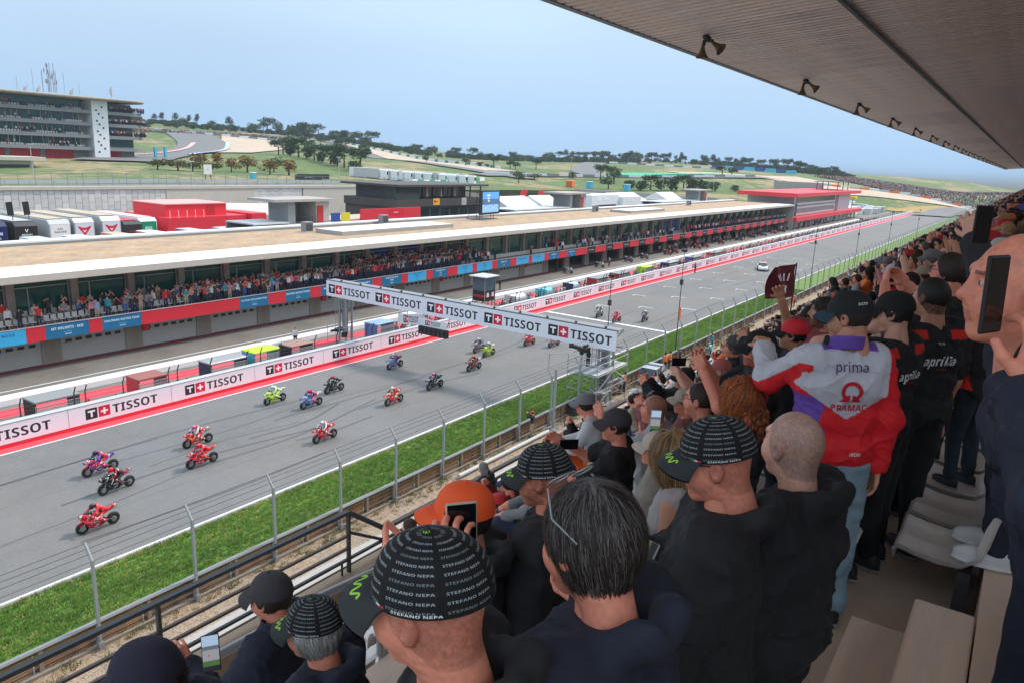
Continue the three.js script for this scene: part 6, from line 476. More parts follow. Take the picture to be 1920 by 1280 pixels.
{ const paintPrima = (x, y, z, J) => { const sc = J.s, p = [x * sc, y * sc, z * sc], L = J.arm[0], R = J.arm[1]; const [d1, h1] = distSeg(p, L.S, L.E), [d2, h2] = distSeg(p, L.E, L.W), dr = Math.min(distSeg(p, R.S, R.E)[0], distSeg(p, R.E, R.W)[0]); const PU = [0.16, 0.07, 0.42], RD = [0.78, 0.012, 0.02], WH = [0.6, 0.6, 0.66]; if (y > 1.462 && Math.abs(x) < 0.13) return PU; if (Math.min(d1, d2) < 0.092 * sc && x > 0.15) { const h = d2 < d1 ? h2 : h1; return p[1] > h - 0.01 ? WH : RD; } if (dr < 0.09 * sc && x < -0.19) return RD; if (y > 1.14 + 0.62 * Math.abs(x)) return WH; if (x > 0.075 && y < 1.24 && z > -0.11) return PU; return RD; };
  const g = person({ ...near, cell: 0.006, at: [-0.65, 17.33, -3.84], floor: 15.7, face: -2.55, yaw: 0.95, pitch: 0.14, skin: 'tan', hair: { c: 'dbrown', t: 0.006, amp: 0.002 }, cap: { m: tealCap, v: std(0.02, 0.05, 0.08, 0.8), s: 1.04 }, w: 0.92, wL: [-1.08, 17.05, -4.05], elL: [0.5, -0.8, -0.6], handL: { curl: 0.9, palm: [0, -1, 0.3] }, armR: [-0.235, 0.872, 0.0], top: { paint: paintPrima, g: 0.016, low: 0.845, collar: 1, fold: 0.013, rough: 0.7, decals: [[dPrima, 0.0, 1.285, 0.3, 0.3], [txt('(XEXA', '#f0dede', 256, 64, 'italic bold 44px sans-serif'), -0.06, 0.97, 0.11, 0.035]] }, legs: { c: [0.24, 0.36, 0.44], g: 0.034, topY: 0.9, fold: 0.026, cell: 0.009, shoe: [0.02, 0.018, 0.02] }, kneeL: [0.11, 0.5, 0.02], kneeR: [-0.11, 0.5, 0.02], label: 'man in white, red and purple team jacket and light jeans, pointing at the track' });
  const c = g.children.find((q) => q.name === 'cap'); const m = txt('OCTO', '#e6eef0', 128, 48, 'bold 38px sans-serif'); const J = g.J, pl = new THREE.PlaneGeometry(0.062, 0.022, 6, 1); { const p = pl.attributes.position; for (let i = 0; i < p.count; i++) p.setXYZ(i, p.getX(i), p.getY(i), -p.getX(i) * p.getX(i) * 8); } toWorldHead(pl.rotateY(Math.PI * 0.75).translate(0.076, 0.075, -0.09), J, { yaw: 0.95, pitch: 0.14 }); add(c, 'lettering', pl, m); }
const aprPaint = (x, y, z) => (y > 1.39 && z < 0.05 && Math.abs(x) > 0.08 && Math.abs(x) < 0.19 && y < 1.44 ? [0.8, 0.03, 0.02] : BLK);
person({ at: [-0.54, 17.27, -4.5], floor: 15.7, face: -2.0, yaw: 0.5, pitch: 0.05, skin: 'pale', hair: { c: 'black', t: 0.007 }, cap: { m: blackCap, s: 1.04 }, glasses: 1, armL: [0.12, 1.5, 0.1], elL: [0.9, -0.7, 0.4], handL: { curl: 0.8, palm: [-0.8, 0.3, -0.2] }, top: { paint: aprPaint, g: 0.018, name: 'team_shirt', decals: [[dApr, 0, 1.27, 0.2, 0.1]] }, sleeve: 'short', legs: { c: BLK }, label: 'man in plain black cap and black team shirt, hand raised to his ear' });
person({ cell: 0.009, at: [-0.4, 17.33, -4.86], floor: 15.7, face: -2.35, yaw: 0.3, skin: 'tan', buzz: 0.9, hair: { c: 'black', t: 0.004, amp: 0.001 }, w: 1.08, neck: 1.1, top: { paint: aprPaint, g: 0.02, name: 'team_shirt', decals: [[dApr, 0.01, 1.26, 0.22, 0.11], [txt('Y IN', '#d9d9d9', 128, 48, 'bold 34px sans-serif'), 0.0, 1.37, 0.09, 0.03]] }, sleeve: 'short', legs: { c: BLK }, label: 'man with cropped black hair in black team shirt with white lettering' });
person({ at: [-0.39, 17.4, -5.65], floor: 15.7, face: -2.3, yaw: 0.6, skin: 'red', hair: { c: 'dbrown', t: 0.014, amp: 0.004 }, beard: 0.4, glasses: 1, w: 1.08, armL: [0.12, 1.46, 0.4], armR: [-0.08, 1.46, 0.42], top: { paint: (x, y) => (y < 1.24 ? [0.3, 0.015, 0.02] : BLK), g: 0.02, name: 'team_shirt', decals: [[dAruba, 0.0, 1.31, 0.2, 0.065], [dDuc, -0.02, 1.2, 0.14, 0.04]] }, sleeve: 'short', legs: { c: BLK }, label: 'bespectacled man filming in black and dark red team shirt' });
person({ at: [-0.12, 17.17, -5.2], floor: 16.13, h: 1.2, face: -2.2, yaw: 0.4, skin: 'pale', hair: { c: 'black', t: 0.012, amp: 0.004 }, cap: { m: blackCap, s: 1.04 }, top: { paint: (x, y, z) => (x > 0.17 && y < 1.08 && y > 0.95 ? [0.8, 0.03, 0.02] : aprPaint(x, y, z)), g: 0.02, name: 'team_shirt', decals: [[dApr, 0, 1.26, 0.2, 0.1]] }, sleeve: 'short', legs: { c: [0.02, 0.035, 0.05], shoe: [0.02, 0.02, 0.03] }, label: 'child in black team shirt and dark jeans standing on the seats' });
{ const g = person({ ...near, hcell: 0.003, hand: 0.0032, at: [0.0, 17.77, -1.97], floor: 16.11, face: -1.3, yaw: 0.1, pitch: 0.03, skin: 'red', hair: { none: 1, c: 'brown' }, buzz: 0.05, w: 1.0, neck: 1.1, lean: 0.34, armR: [-0.14, 1.0, -0.06], handR: { none: 1 }, wL: [0.05, 17.59, -1.76], elL: [0.15, -0.35, -1], handL: { curl: 0.8, dir: [0.1, 0.95, -0.1], palm: [-0.85, 0, 0.3] }, top: { c: NAVY, g: 0.014, collar: 1, fold: 0.02, name: 'puffer_jacket', paint: (x, y, z) => (Math.abs(((y * 9) % 1) - 0.5) > 0.46 ? mul(NAVY, 0.7) : NAVY) }, legs: { c: NAVY }, label: 'bald man in dark padded jacket holding a phone beside his face' });
  phone([-0.035, 17.78, -1.745], [0.92, 0.05, 0.42], [-0.08, 1, -0.04], 'black phone held up by the bald man at the right edge', { off: 1 }); }
person({ at: [0.1, 17.88, -4.3], floor: 16.11, face: -1.5, pitch: 0.05, skin: 'pale', hair: { c: 'brown', t: 0.008 }, cap: { m: blackCap, v: blueCap, s: 1.04 }, armL: [0.1, 1.45, 0.3], elL: [0.1, -1, 0.3], handL: { curl: 0.7 }, top: { c: [0.03, 0.03, 0.035] }, legs: { c: [0.018, 0.022, 0.04], shoe: [0.6, 0.6, 0.6], sole: [0.7, 0.7, 0.7] },  label: 'man in black cap with blue visor and white sneakers near right edge' });
phone([-0.16, 17.82, -3.66], [0.6, 0, 0.8], [0, 1, 0], 'dark phone above the bald head, held upright', { off: 1 });
// second row and below
{ const g = person({ ...near, at: [-1.41, 16.83, -1.81], floor: 15.29, face: -1.3, yaw: 0.35, skin: 'tan', hair: { c: 'black', t: 0.012 }, cap: { m: orangeCap, v: orangeCap, s: 1.08 }, w: 1.05, top: { c: BLK, hood: 1, g: 0.026 }, legs: { c: BLK }, label: 'person in bright orange cap numbered 82 and black hooded top' }); const c = g.children.find((q) => q.name === 'cap'), pl = toWorldHead(new THREE.PlaneGeometry(0.07, 0.05).rotateX(-0.25).rotateY(1.15).translate(0.083, 0.06, 0.036), g.J, { yaw: 0.35 }); add(c, 'number', pl, d82); }
person({ ...near, at: [-1.33, 16.87, -2.19], floor: 15.29, face: -1.3, yaw: 0.1, pitch: 0.15, skin: 'red', buzz: 0.4, hair: { none: 1, c: 'dbrown' }, beard: 0.4, cap: { m: lineCap, v: limeVisor, s: 1.05 }, top: { c: CHAR, g: 0.026 }, w: 1.05, legs: { c: BLK }, label: 'bearded man in lettered black cap in front of the grey haired man' });
person({ at: [-1.13, 16.77, -2.97], floor: 15.29, face: -1.35, yaw: 0.1, pitch: 0.1, skin: 'tan', w: 0.86, hair: { c: 'blond', c2: 'brown', long: 0.28, t: 0.011, cell: 0.005, strands: 2600, len: 0.36, wd: 0.002 }, top: { c: [0.4, 0.36, 0.36], g: 0.008, neckY: 1.4, name: 'vest_top' }, sleeve: 'none', armL: [0.19, 0.98, 0.2], legs: { c: [0.3, 0.33, 0.4] }, label: 'woman with long straight blond hair and sleeveless grey top' });
person({ at: [-1.6, 16.52, -4.57], floor: 14.88, face: -1.4, yaw: -0.05, skin: 'red', hair: { c: 'dbrown', t: 0.005, amp: 0.0015 }, beard: 0.3, glasses: 1, neck: 1.12, w: 1.05, top: { c: CHAR }, label: 'man with close cropped dark hair, sunglasses and thick neck' });
person({ at: [-1.13, 16.81, -3.86], floor: 15.29, face: -1.45, skin: 'red', w: 0.86, hair: { c: 'red', c2: 'brown', long: 0.22, curl: 0.035, t: 0.02, amp: 0.012, cell: 0.0055, strands: 3600, len: 0.3, wd: 0.0022, mix: 0.18 }, top: { c: CHAR, neckY: 1.4 }, sleeve: 'short', label: 'woman with long curly red hair' });
person({ at: [-1.31, 16.88, -4.76], floor: 15.29, face: -1.25, yaw: 0.1, skin: 'red', beard: 0.55, hair: { c: 'black', t: 0.006 }, cap: { m: blackCap, s: 1.05 }, w: 1.05, armL: [0.14, 1.45, 0.35], armR: [-0.1, 1.46, 0.36], top: { paint: (x, y, z) => (x > 0.13 && y > 1.33 && z > -0.06 ? [0.78, 0.03, 0.02] : BLK), g: 0.02, name: 'team_shirt', decals: [[txt('BC', '#e0e0e0', 128, 128, 'bold 60px sans-serif'), 0.0, 1.38, 0.1, 0.09, 'L']] }, sleeve: 'short', label: 'bearded man in black cap and black shirt with red shoulders' });
person({ at: [-1.33, 16.81, -5.71], floor: 15.29, face: -1.4, skin: 'tan', hair: { c: 'black', t: 0.006 }, cap: { m: redCap, v: blackCap, s: 1.05 }, armL: [0.1, 1.5, 0.36], armR: [-0.1, 1.5, 0.36], top: { c: CHAR, hood: 1, g: 0.03 }, label: 'person in red cap with black backpack straps, filming' });
person({ at: [-1.2, 16.95, -6.05], floor: 15.29, face: -1.35, yaw: 0.05, skin: 'tan', hair: { c: 'dbrown', t: 0.012, amp: 0.003, strands: 1500, len: 0.05, wd: 0.0016 }, beard: 0.85, w: 1.05, armR: [-0.12, 1.66, 0.34], top: { c: [0.34, 0.07, 0.075], g: 0.018, name: 'shirt' }, sleeve: 'short', label: 'bearded dark haired man in plain brick red shirt' });
person({ ...near, at: [-1.83, 16.38, -1.52], floor: 14.88, face: -1.2, pitch: 0.1, skin: 'red', hair: { c: 'white', c2: 'grey', t: 0.012, amp: 0.004, drop: 0.02, cell: 0.004, strands: 3600, len: 0.12, under: 1, wd: 0.0015 }, cap: { m: lineCap, v: limeVisor, s: 1.08 }, w: 1.05, top: { c: NAVY, hood: 1, g: 0.028 }, label: 'person with shaggy white hair under a lettered black cap' });
person({ ...near, at: [-1.93, 16.45, -0.98], floor: 14.88, face: -1.2, pitch: 0.25, skin: 'tan', hair: { c: 'dbrown', t: 0.02, amp: 0.01, cell: 0.005, strands: 1800, len: 0.1, curl: 0.02, wd: 0.0016 }, top: { c: NAVY, hood: 1, g: 0.03 }, cap: { m: std(0.022, 0.02, 0.04, 0.9), s: 1.16, button: false }, label: 'curly haired person in navy hood at the bottom left' });
person({ at: [-2.57, 16.02, -1.9], floor: 14.47, face: -1.25, pitch: 0.12, skin: 'red', hair: { c: 'dbrown', t: 0.008 }, cap: { m: greyCap, s: 1.06 }, top: { c: NAVY, collar: 1, g: 0.026 }, armL: [0.2, 1.28, 0.34], handL: { curl: 0.75, dir: [0.1, 0.9, 0.4], palm: [-0.3, 0, 1] }, hand: 0.0045, label: 'person in plain black cap and navy jacket filming with phone, lower left' });
phone([-2.62, 15.87, -1.62], [0.7, 0.35, 0.6], [-0.35, 1, -0.2], 'phone showing the track, held low beside the blank black cap');
phone([-0.97, 17.15, -1.25], [0.72, 0.1, 0.6], [-0.2, 1, -0.15], 'large pale framed phone in front of the orange cap', { m: std(0.5, 0.42, 0.33, 0.4), k: 1.0, off: 1 });
phone([-0.72, 17.05, -1.63], [0.3, 0.85, 0.4], [-0.9, 0.3, 0.2], 'phone lying nearly flat in the hand of the man with glasses', { m: M.lightGrey });
person({ at: [-2.19, 16.2, -4.57], floor: 14.6, face: -1.3, yaw: 0.12, skin: 'red', hair: { c: 'dbrown', t: 0.006 }, cap: { m: greyCap, s: 1.06 }, w: 1.08, armL: [0.2, 1.36, 0.38], elL: [0.8, -0.8, 0], armR: [-0.05, 1.4, 0.42], handL: { curl: 0.7 }, top: { c: [0.014, 0.013, 0.015], g: 0.022, name: 't_shirt' }, sleeve: 'short', legs: { c: [0.03, 0.05, 0.09] }, label: 'man in charcoal cap and black t-shirt filming with phone held sideways' });
phone([-2.47, 16.03, -4.42], [0.85, 0.05, 0.5], [-0.3, 0.1, 0.9], 'phone held sideways by the man in black t-shirt', { off: 1 });
person({ at: [-2.21, 16.13, -5.29], floor: 14.47, face: -1.35, skin: 'red', buzz: 0.7, hair: { none: 1, c: 'brown' }, glasses: 'up', w: 1.08, armL: [0.1, 1.5, 0.4], top: { c: [0.45, 0.45, 0.48], g: 0.02, name: 't_shirt', decals: [[dFA, 0, 1.2, 0.26, 0.26]] }, sleeve: 'short', legs: { c: [0.02, 0.035, 0.07] }, label: 'man with shaved hair in white lettered t-shirt and blue jeans' });
person({ at: [-1.66, 16.32, -4.05], floor: 14.88, face: -1.3, skin: 'red', hair: { c: 'brown', t: 0.008 }, cap: { m: tanCap, s: 1.06 }, top: { c: [0.3, 0.26, 0.22] }, label: 'person in pale beige cap with embroidered side' });
person({ at: [-2.21, 16.03, -5.95], floor: 14.47, face: -1.3, skin: 'red', hair: { c: 'grey', t: 0.006 }, cap: { m: std(0.42, 0.33, 0.25, 0.8), s: 1.05 }, armL: [0.1, 1.5, 0.38], top: { c: [0.3, 0.1, 0.1] }, label: 'person in sand coloured cap raising a phone' });
phone([-1.86, 16.33, -4.5], [0.7, 0.1, 0.7], [0, 1, -0.1], 'upright phone with white frame above the beige caps', { m: M.lightGrey });
person({ at: [-2.13, 16.36, -6.9], floor: 14.88, face: -1.4, yaw: 0.1, skin: 'red', hair: { c: 'mix', c2: 'grey', t: 0.014, amp: 0.004, strands: 1500, len: 0.06, wd: 0.0016 }, glasses: 1, top: { c: BLK, collar: 1 }, label: 'grey haired man in black looking along the track' });
person({ at: [-2.04, 16.27, -6.3], floor: 14.88, face: -1.3, skin: 'pale', hair: { none: 1, c: 'grey' }, buzz: 0.1, cap: { m: std(0.45, 0.12, 0.1, 0.8), s: 1.04 }, armL: [0.12, 1.52, 0.42], armR: [-0.08, 1.5, 0.42], top: { c: [0.42, 0.16, 0.18], name: 'shirt' }, sleeve: 'short', label: 'man in faded pink shirt holding his phone out sideways' });
phone([-2.35, 16.33, -6.1], [0.85, 0.1, 0.5], [-0.35, 0.1, 0.9], 'phone held sideways by the man in pink shirt', { off: 1 });
person({ at: [-2.78, 15.8, -7.41], floor: 14.2, face: -1.3, skin: 'red', hair: { c: 'black', t: 0.006 }, cap: { m: blackCap, s: 1.06 }, armL: [0.12, 1.5, 0.4], armR: [-0.08, 1.5, 0.4], top: { c: CHAR }, label: 'man in black cap half hidden above the shaved head' });
// ---------------------------------------------------------------- mid-ground people: a few poses, each person separate
const POSES = [
  { n: 'standing with arms down' }, { n: 'filming with both hands', armL: [0.07, 1.5, 0.36], armR: [-0.07, 1.5, 0.36], ph: [0, 1.56, 0.4] }, { n: 'holding up a phone', armL: [0.16, 1.58, 0.34], ph: [0.16, 1.68, 0.38] }, { n: 'clapping', armL: [0.04, 1.3, 0.3], armR: [-0.03, 1.32, 0.3] },
  { n: 'shading the eyes', armR: [-0.09, 1.6, 0.14], elR: [-0.9, -0.4, 0.5] }, { n: 'leaning forward', lean: 0.3, armL: [0.15, 1.2, 0.42], armR: [-0.15, 1.2, 0.42] }, { n: 'with one arm raised', armR: [-0.25, 1.85, 0.12], elR: [-1, 0, 0.2] }, { n: 'with hands on hips', armL: [0.2, 1.02, 0.08], armR: [-0.2, 1.02, 0.08], elL: [1, 0, -0.4], elR: [-1, 0, -0.4] },
  { n: 'seated', hip: 0.5, kneeL: [0.12, 0.5, 0.42], kneeR: [-0.12, 0.5, 0.42], footL: [0.13, 0.08, 0.45], footR: [-0.13, 0.08, 0.45], armL: [0.12, 1.05, 0.35], armR: [-0.12, 1.05, 0.35] }, { n: 'seated and filming', hip: 0.5, kneeL: [0.12, 0.5, 0.42], kneeR: [-0.12, 0.5, 0.42], footL: [0.13, 0.08, 0.45], footR: [-0.13, 0.08, 0.45], armL: [0.06, 1.5, 0.34], armR: [-0.06, 1.5, 0.34], ph: [0, 1.08, 0.4] },
];
const LIGHTB = 0.024;
function crowdGeo(po, cap, long, c = LIGHTB) { const J = skeleton({ h: 1.72, ...po }), s = J.s, tor = uni([...torsoPrims(J, 0.012), ...armPrims(J, 0.012).flat()], 0.05), leg = uni([...legPrims(J, 0.014).flat(), cone(J.U(-0.08, 0.96, 0), J.U(0.08, 0.96, 0), 0.11)], 0.05), feet = uni(J.leg.map((l) => ell([l.A[0], l.A[1] - 0.035, l.A[2] + 0.05], [0.05, 0.045, 0.13])), 0.01), hands = uni(J.arm.map((a) => uni([cone(a.W, V(...a.W).addScaledVector(a.dir, 0.1).toArray(), 0.036, 0.03), cone(a.W, V(...a.W).addScaledVector(a.dir, 0.06).add(V(0, 0.045, 0)).toArray(), 0.018, 0.014)], 0.02)), 0.02);
  const f = uni([tor, leg, feet, hands, cone(J.neck, J.skull, 0.055 * s)], 0.03), body = surf(f, [-0.7, -0.02, -0.55], [0.7, 2.1, 0.75], c);
  const hf0 = headField(), hr = hairField({ t: cap ? 0.012 : 0.016, long, amp: 0.004 }), hf = (x, y, z) => Math.min(hf0(x, y, z), hr(x, y, z)), head = surf(hf, [-0.13, -0.19 - (long || 0), -0.17], [0.13, 0.15, 0.14], c * 0.55); const hp = head.attributes.position, hid = []; for (let i = 0; i < hp.count; i++) { const x = hp.getX(i), y = hp.getY(i), z = hp.getZ(i); hid.push(hr(x, y, z) < 0.004 ? 3 : z > 0.07 && Math.abs(y - 0.014) < 0.01 ? 5 : 0); } const yaw = po.yaw || 0; toWorldHead(head, J, { yaw, pitch: po.pitch || 0.08 });
  const p = body.attributes.position, bid = []; const mn = (fn, x, y, z) => fn(x, y, z); for (let i = 0; i < p.count; i++) { const x = p.getX(i), y = p.getY(i), z = p.getZ(i), d = [mn(hands, x, y, z), mn(tor, x, y, z), mn(leg, x, y, z), 9, mn(feet, x, y, z)], k = d.indexOf(Math.min(...d)); let id = k; if (k === 1) { const da = J.arm.map((a) => distSeg([x, y, z], a.E, a.W)[0]); if (Math.min(...da) < 0.075) id = 6; if (y > J.neck[1] + 0.02 && Math.hypot(x, z - J.neck[2]) < 0.09) id = 0; } bid.push(id); }
  const parts = [[body, bid], [head, hid]]; if (cap) { const [d, v] = capGeo(-0.05); for (const q of [d, v]) { q.deleteAttribute('uv'); q.scale(1.12, 1.1, 1.12); toWorldHead(q, J, { yaw, pitch: po.pitch || 0.08 }); parts.push([q, new Array(q.attributes.position.count).fill(7)]); } }
  return { geo: joinGeo(parts.map((q) => q[0])), ids: parts.flatMap((q) => q[1]), J }; }
const protoCache = {}; function proto(pi, cap, long) { const k = pi + '_' + !!cap + '_' + !!long; return (protoCache[k] = protoCache[k] || crowdGeo(POSES[pi], cap, long ? 0.16 : 0)); }
const CLO = { black: [0.014, 0.014, 0.016], charcoal: [0.035, 0.036, 0.04], navy: [0.016, 0.022, 0.055], red: [0.55, 0.025, 0.03], 'dark red': [0.2, 0.02, 0.025], white: [0.6, 0.6, 0.61], grey: [0.2, 0.2, 0.21], beige: [0.38, 0.3, 0.22], blue: [0.05, 0.12, 0.32], 'light blue': [0.22, 0.38, 0.55], green: [0.03, 0.16, 0.07], orange: [0.7, 0.16, 0.03], yellow: [0.62, 0.5, 0.06], pink: [0.6, 0.2, 0.25], teal: [0.02, 0.25, 0.3], brown: [0.12, 0.07, 0.045] };
const shareMat = std(1, 1, 1, 0.8, { vertexColors: true }), varCache = {};
function crowdVariant(pi, top, bot, cap, hair, short, long, sk) { const key = [pi, top, bot, cap, hair, short, long, sk].join('|'); if (varCache[key]) return varCache[key]; const P = proto(pi, cap, long), g = new THREE.BufferGeometry(); g.setAttribute('position', P.geo.attributes.position); g.setAttribute('normal', P.geo.attributes.normal); g.setIndex(P.geo.index); const S = SK[sk], T = CLO[top], B = CLO[bot], H = HC[hair], K = cap ? CLO[cap] : H, col = new Float32Array(P.ids.length * 3); P.ids.forEach((id, i) => { const c = [S, T, B, H, [0.05, 0.05, 0.05], [0.04, 0.03, 0.03], short ? S : T, K][id]; col.set(c, i * 3); }); g.setAttribute('color', new THREE.BufferAttribute(col, 3)); return (varCache[key] = g); }
let lastPick = null; const TOPS = ['black', 'black', 'charcoal', 'navy', 'red', 'red', 'dark red', 'white', 'grey', 'black', 'blue', 'beige', 'green', 'pink', 'orange'], capN = { c: 0 };
function figure(x, y, z, face, pi, o, label, group, name = 'person') { const g = crowdVariant(pi, o.top, o.bot || 'navy', o.cap, o.hair || 'dbrown', o.short, o.long, o.skin || 'red'), m = add(null, numbered(name), g, shareMat); m.position.set(x, y, z); m.rotation.y = face; const s = o.s || rr(0.95, 1.06); m.scale.set(s, s, s); tag(m, label, 'person', group); return m; }
const randLook = (tops = TOPS) => { const cap = rnd() < 0.4 ? pick(['black', 'black', 'red', 'navy', 'white', 'grey', 'orange', 'beige']) : null; return { top: pick(tops), bot: pick(['navy', 'charcoal', 'blue', 'black', 'beige']), cap, hair: pick(['black', 'dbrown', 'brown', 'dbrown', 'grey', 'blond']), short: rnd() < 0.5, long: rnd() < 0.18, skin: pick(['red', 'red', 'pale', 'tan', 'tan']) }; };
const lookWords = (o) => `person in ${o.top} top${o.cap ? ` and ${o.cap} cap` : o.long ? ` with long ${o.hair.replace('dbrown', 'dark')} hair` : ` with short ${o.hair.replace('dbrown', 'dark')} hair`}`;
const phoneProto = (() => { const t = thing('smartphone', 'small dark phone held up low in the crowd, first along', 'phone', 'small phones in the crowd', [-3.4, 15.6, -8.3], -1.4); add(t, 'body', rbx(0.155, 0.078, 0.012, 0.005, 0, 0, 0, 2), M.black); add(t, 'screen', bx(0.14, 0.068, 0.003, 0, 0, -0.006), screenM); return t; })(); let phoneN = 1;
function give(m, pi, s) { const ph = POSES[pi].ph; if (!ph) return; const p = V(...ph).multiplyScalar(m.scale.x * 0.98); m.updateMatrixWorld(); p.applyAxisAngle(UP, m.rotation.y).add(m.position); const c = clone(phoneProto, `small dark phone held up in the crowd, ${ordw(phoneN++)} along from the camera`); c.position.copy(p); c.rotation.y = m.rotation.y + rr(-0.15, 0.15); if (rnd() < 0.4) c.rotation.z = Math.PI / 2; }
// chosen people low in the stand
const low = 'spectators low in the stand';
[[-6.55, 11.21, -7.25, 1, { top: 'white', bot: 'blue', hair: 'brown', short: 1, skin: 'red', s: 1.05 }, 'person in white t-shirt holding a phone up at the front rail'], [-4.72, 12.44, -6.81, 0, { top: 'red', bot: 'blue', cap: 'red', short: 1, s: 0.97 }, 'person in red cap and red t-shirt numbered 24'], [-4.97, 12.44, -7.38, 1, { top: 'dark red', bot: 'navy', cap: 'navy', s: 0.95 }, 'person in dark red jacket and navy cap, filming'], [-4.9, 12.44, -8.4, 0, { top: 'black', hair: 'dbrown', s: 1.04 }, 'dark haired person in black near the front rail, nearer of two'], [-4.87, 12.44, -8.95, 0, { top: 'charcoal', hair: 'brown', s: 1.0 }, 'dark haired person in charcoal near the front rail, farther of two'], [-4.2, 13.65, -8.2, 9, { top: 'black', cap: 'black', s: 1.0 }, 'person in black cap and dark jacket seated and filming'], [-5.1, 12.03, -9.7, 2, { top: 'black', hair: 'black', s: 1.08 }, 'person in black stretching one arm out with a phone'], [-3.3, 14.06, -6.6, 5, { top: 'white', cap: 'grey', s: 0.98 }, 'person in white jacket behind the grey tube rail'], [-3.4, 14.06, -5.7, 8, { top: 'grey', hair: 'brown' }, 'seated person in grey beside the tube rail'], [-1.6, 14.88, -7.5, 1, { top: 'black', cap: 'black' }, 'person in black cap filming just past the red cap']].forEach(([x, y, z, pi, o, lb]) => { const m = figure(x, y, z, -1.3 + rr(-0.15, 0.15), pi, { ...o }, lb, low); give(m, pi); });
{ const g = protoCache; // the big crowd along the stand
  const cells = []; for (let i = 0; i <= 12; i++) for (let z = -7.2; z > -128; z -= 0.6) { const x = -0.3 - 0.7 * (i - 1); if (i < 4 && z > -8.6) continue; if (i === 3 && z > -13 && rnd() < 0.5) continue; if (rnd() < (i > 8 ? 0.38 : i > 5 ? 0.2 : 0.1)) continue; if (i >= 7 && (z > -11 || (z > -20 && rnd() < 0.5))) continue; if (i >= 4 && i <= 6 && z > -18 && rnd() < 0.6) continue; cells.push([i, x + rr(-0.12, 0.1), z + rr(-0.15, 0.15), -z + i * 0.4]); }
  cells.sort((a, b) => a[3] - b[3]); const singles = cells.slice(0, 185), rest = cells.slice(185), cnt = {}; let n = 0;
  for (const [i, x, z] of singles) { const pi = i >= 4 && i <= 6 && z > -18 ? pick([8, 9]) : z > -20 && i > 3 ? pick([0, 0, 3, 5]) : pick([0, 0, 1, 1, 1, 2, 3, 4, 5, 0, 1]), o = randLook(); o.s = rr(0.94, 1.05); const m = figure(x, rowFloor(i), z, -1.3 + rr(-0.3, 0.35), pi, o, `${lookWords(o)}, ${ORD[i]} stand row, ${ordw((cnt[i] = (cnt[i] ?? -1) + 1))} along`, 'spectators along the grandstand'); n++; if (n < 110) give(m, pi); }
  const G = new THREE.Group(), lowp = [0, 1, 2, 4].map((pi) => crowdGeo(POSES[pi], pi % 2, 0, 0.05)), mt = new THREE.Matrix4();
  globalThis.__lowp = null; const tops = ['black', 'white', 'grey', 'navy', 'red', 'charcoal', 'light blue'], farSkin = [0.5, 0.27, 0.19];
  const sets = lowp.flatMap((P, k) => tops.slice(0, 4 + k).map((t) => { const g2 = P.geo.clone(), col = new Float32Array(P.ids.length * 3); P.ids.forEach((id, i) => col.set([farSkin, CLO[t], CLO.navy, HC.dbrown, [0.05, 0.05, 0.05], [0.04, 0.03, 0.03], k % 2 ? farSkin : CLO[t], CLO[k ? 'black' : 'red']][id], i * 3)); g2.setAttribute('color', new THREE.BufferAttribute(col, 3)); return { g: g2, l: [] }; }));
  const putIn = (group, list, scaleR) => { sets.forEach((q) => (q.l = [])); list.forEach((p) => pick(sets).l.push(p)); sets.forEach((q, si) => { if (!q.l.length) return; const im = new THREE.InstancedMesh(q.g, shareMat, q.l.length); im.name = 'crowd_people'; q.l.forEach(([x, y, z, a], i) => { const s = rr(0.92, 1.06); mt.makeRotationY(a).scale(V(s, s, s)).setPosition(x, y, z); im.setMatrixAt(i, mt); }); group.add(im); }); };
  for (let z = -128; z > -245; z -= 0.62) for (let i = 0; i <= 12; i++) if (rnd() > 0.25) rest.push([i, -0.3 - 0.7 * (i - 1) + rr(-0.1, 0.1), z, 0]);
  putIn(G, rest.map(([i, x, z]) => [x, rowFloor(i), z, -1.3 + rr(-0.3, 0.4)])); stuff('crowd', G, 'dense far crowd along the grandstand');
  const hillC = new THREE.Group(), L = []; for (let k = 0; k < 6500; k++) { const t = rnd(), u = Math.pow(rnd(), 0.9), x = lerp(-128, -2, t) + rr(-4, 4), z = lerp(-560, -545, t) - u * lerp(70, 150, t); L.push([x, hill(x, z) - 0.05, z, rr(-0.6, 0.9)]); } putIn(hillC, L); stuff('crowd', hillC, 'spectators covering the hillside beyond the first corner');
  const hillD = new THREE.Group(), L2 = []; for (let k = 0; k < 900; k++) { const t = rnd(), x = lerp(-478, -425, t) + rr(-8, 8), z = lerp(-262, -345, t) + rr(-8, 8); L2.push([x, hill(x, z), z, 1.0]); } putIn(hillD, L2); stuff('crowd', hillD, 'spectators on the slope above the left gravel trap');
  const hillE = new THREE.Group(), L3 = []; for (let k = 0; k < 260; k++) { const f = Math.floor(rnd() * 3), z = -129 - rnd() * 11.5; L3.push([-245.6 + rr(-0.7, 0.7), 20.6 + f * 3.7, z, 1.2]); } for (let k = 0; k < 60; k++) { const f = Math.floor(rnd() * 4); L3.push([-245.6 + rr(-0.5, 0.3), 16.9 + f * 3.7, rr(-90, -121), 1.2]); } putIn(hillE, L3); stuff('crowd', hillE, 'guests on the balconies of the control building');
  // balcony of the pit building
  const BT = ['white', 'grey', 'black', 'navy', 'red', 'light blue', 'beige', 'white', 'charcoal', 'blue', 'pink', 'brown', 'teal']; let c = 0; const bal = [], bc = {};
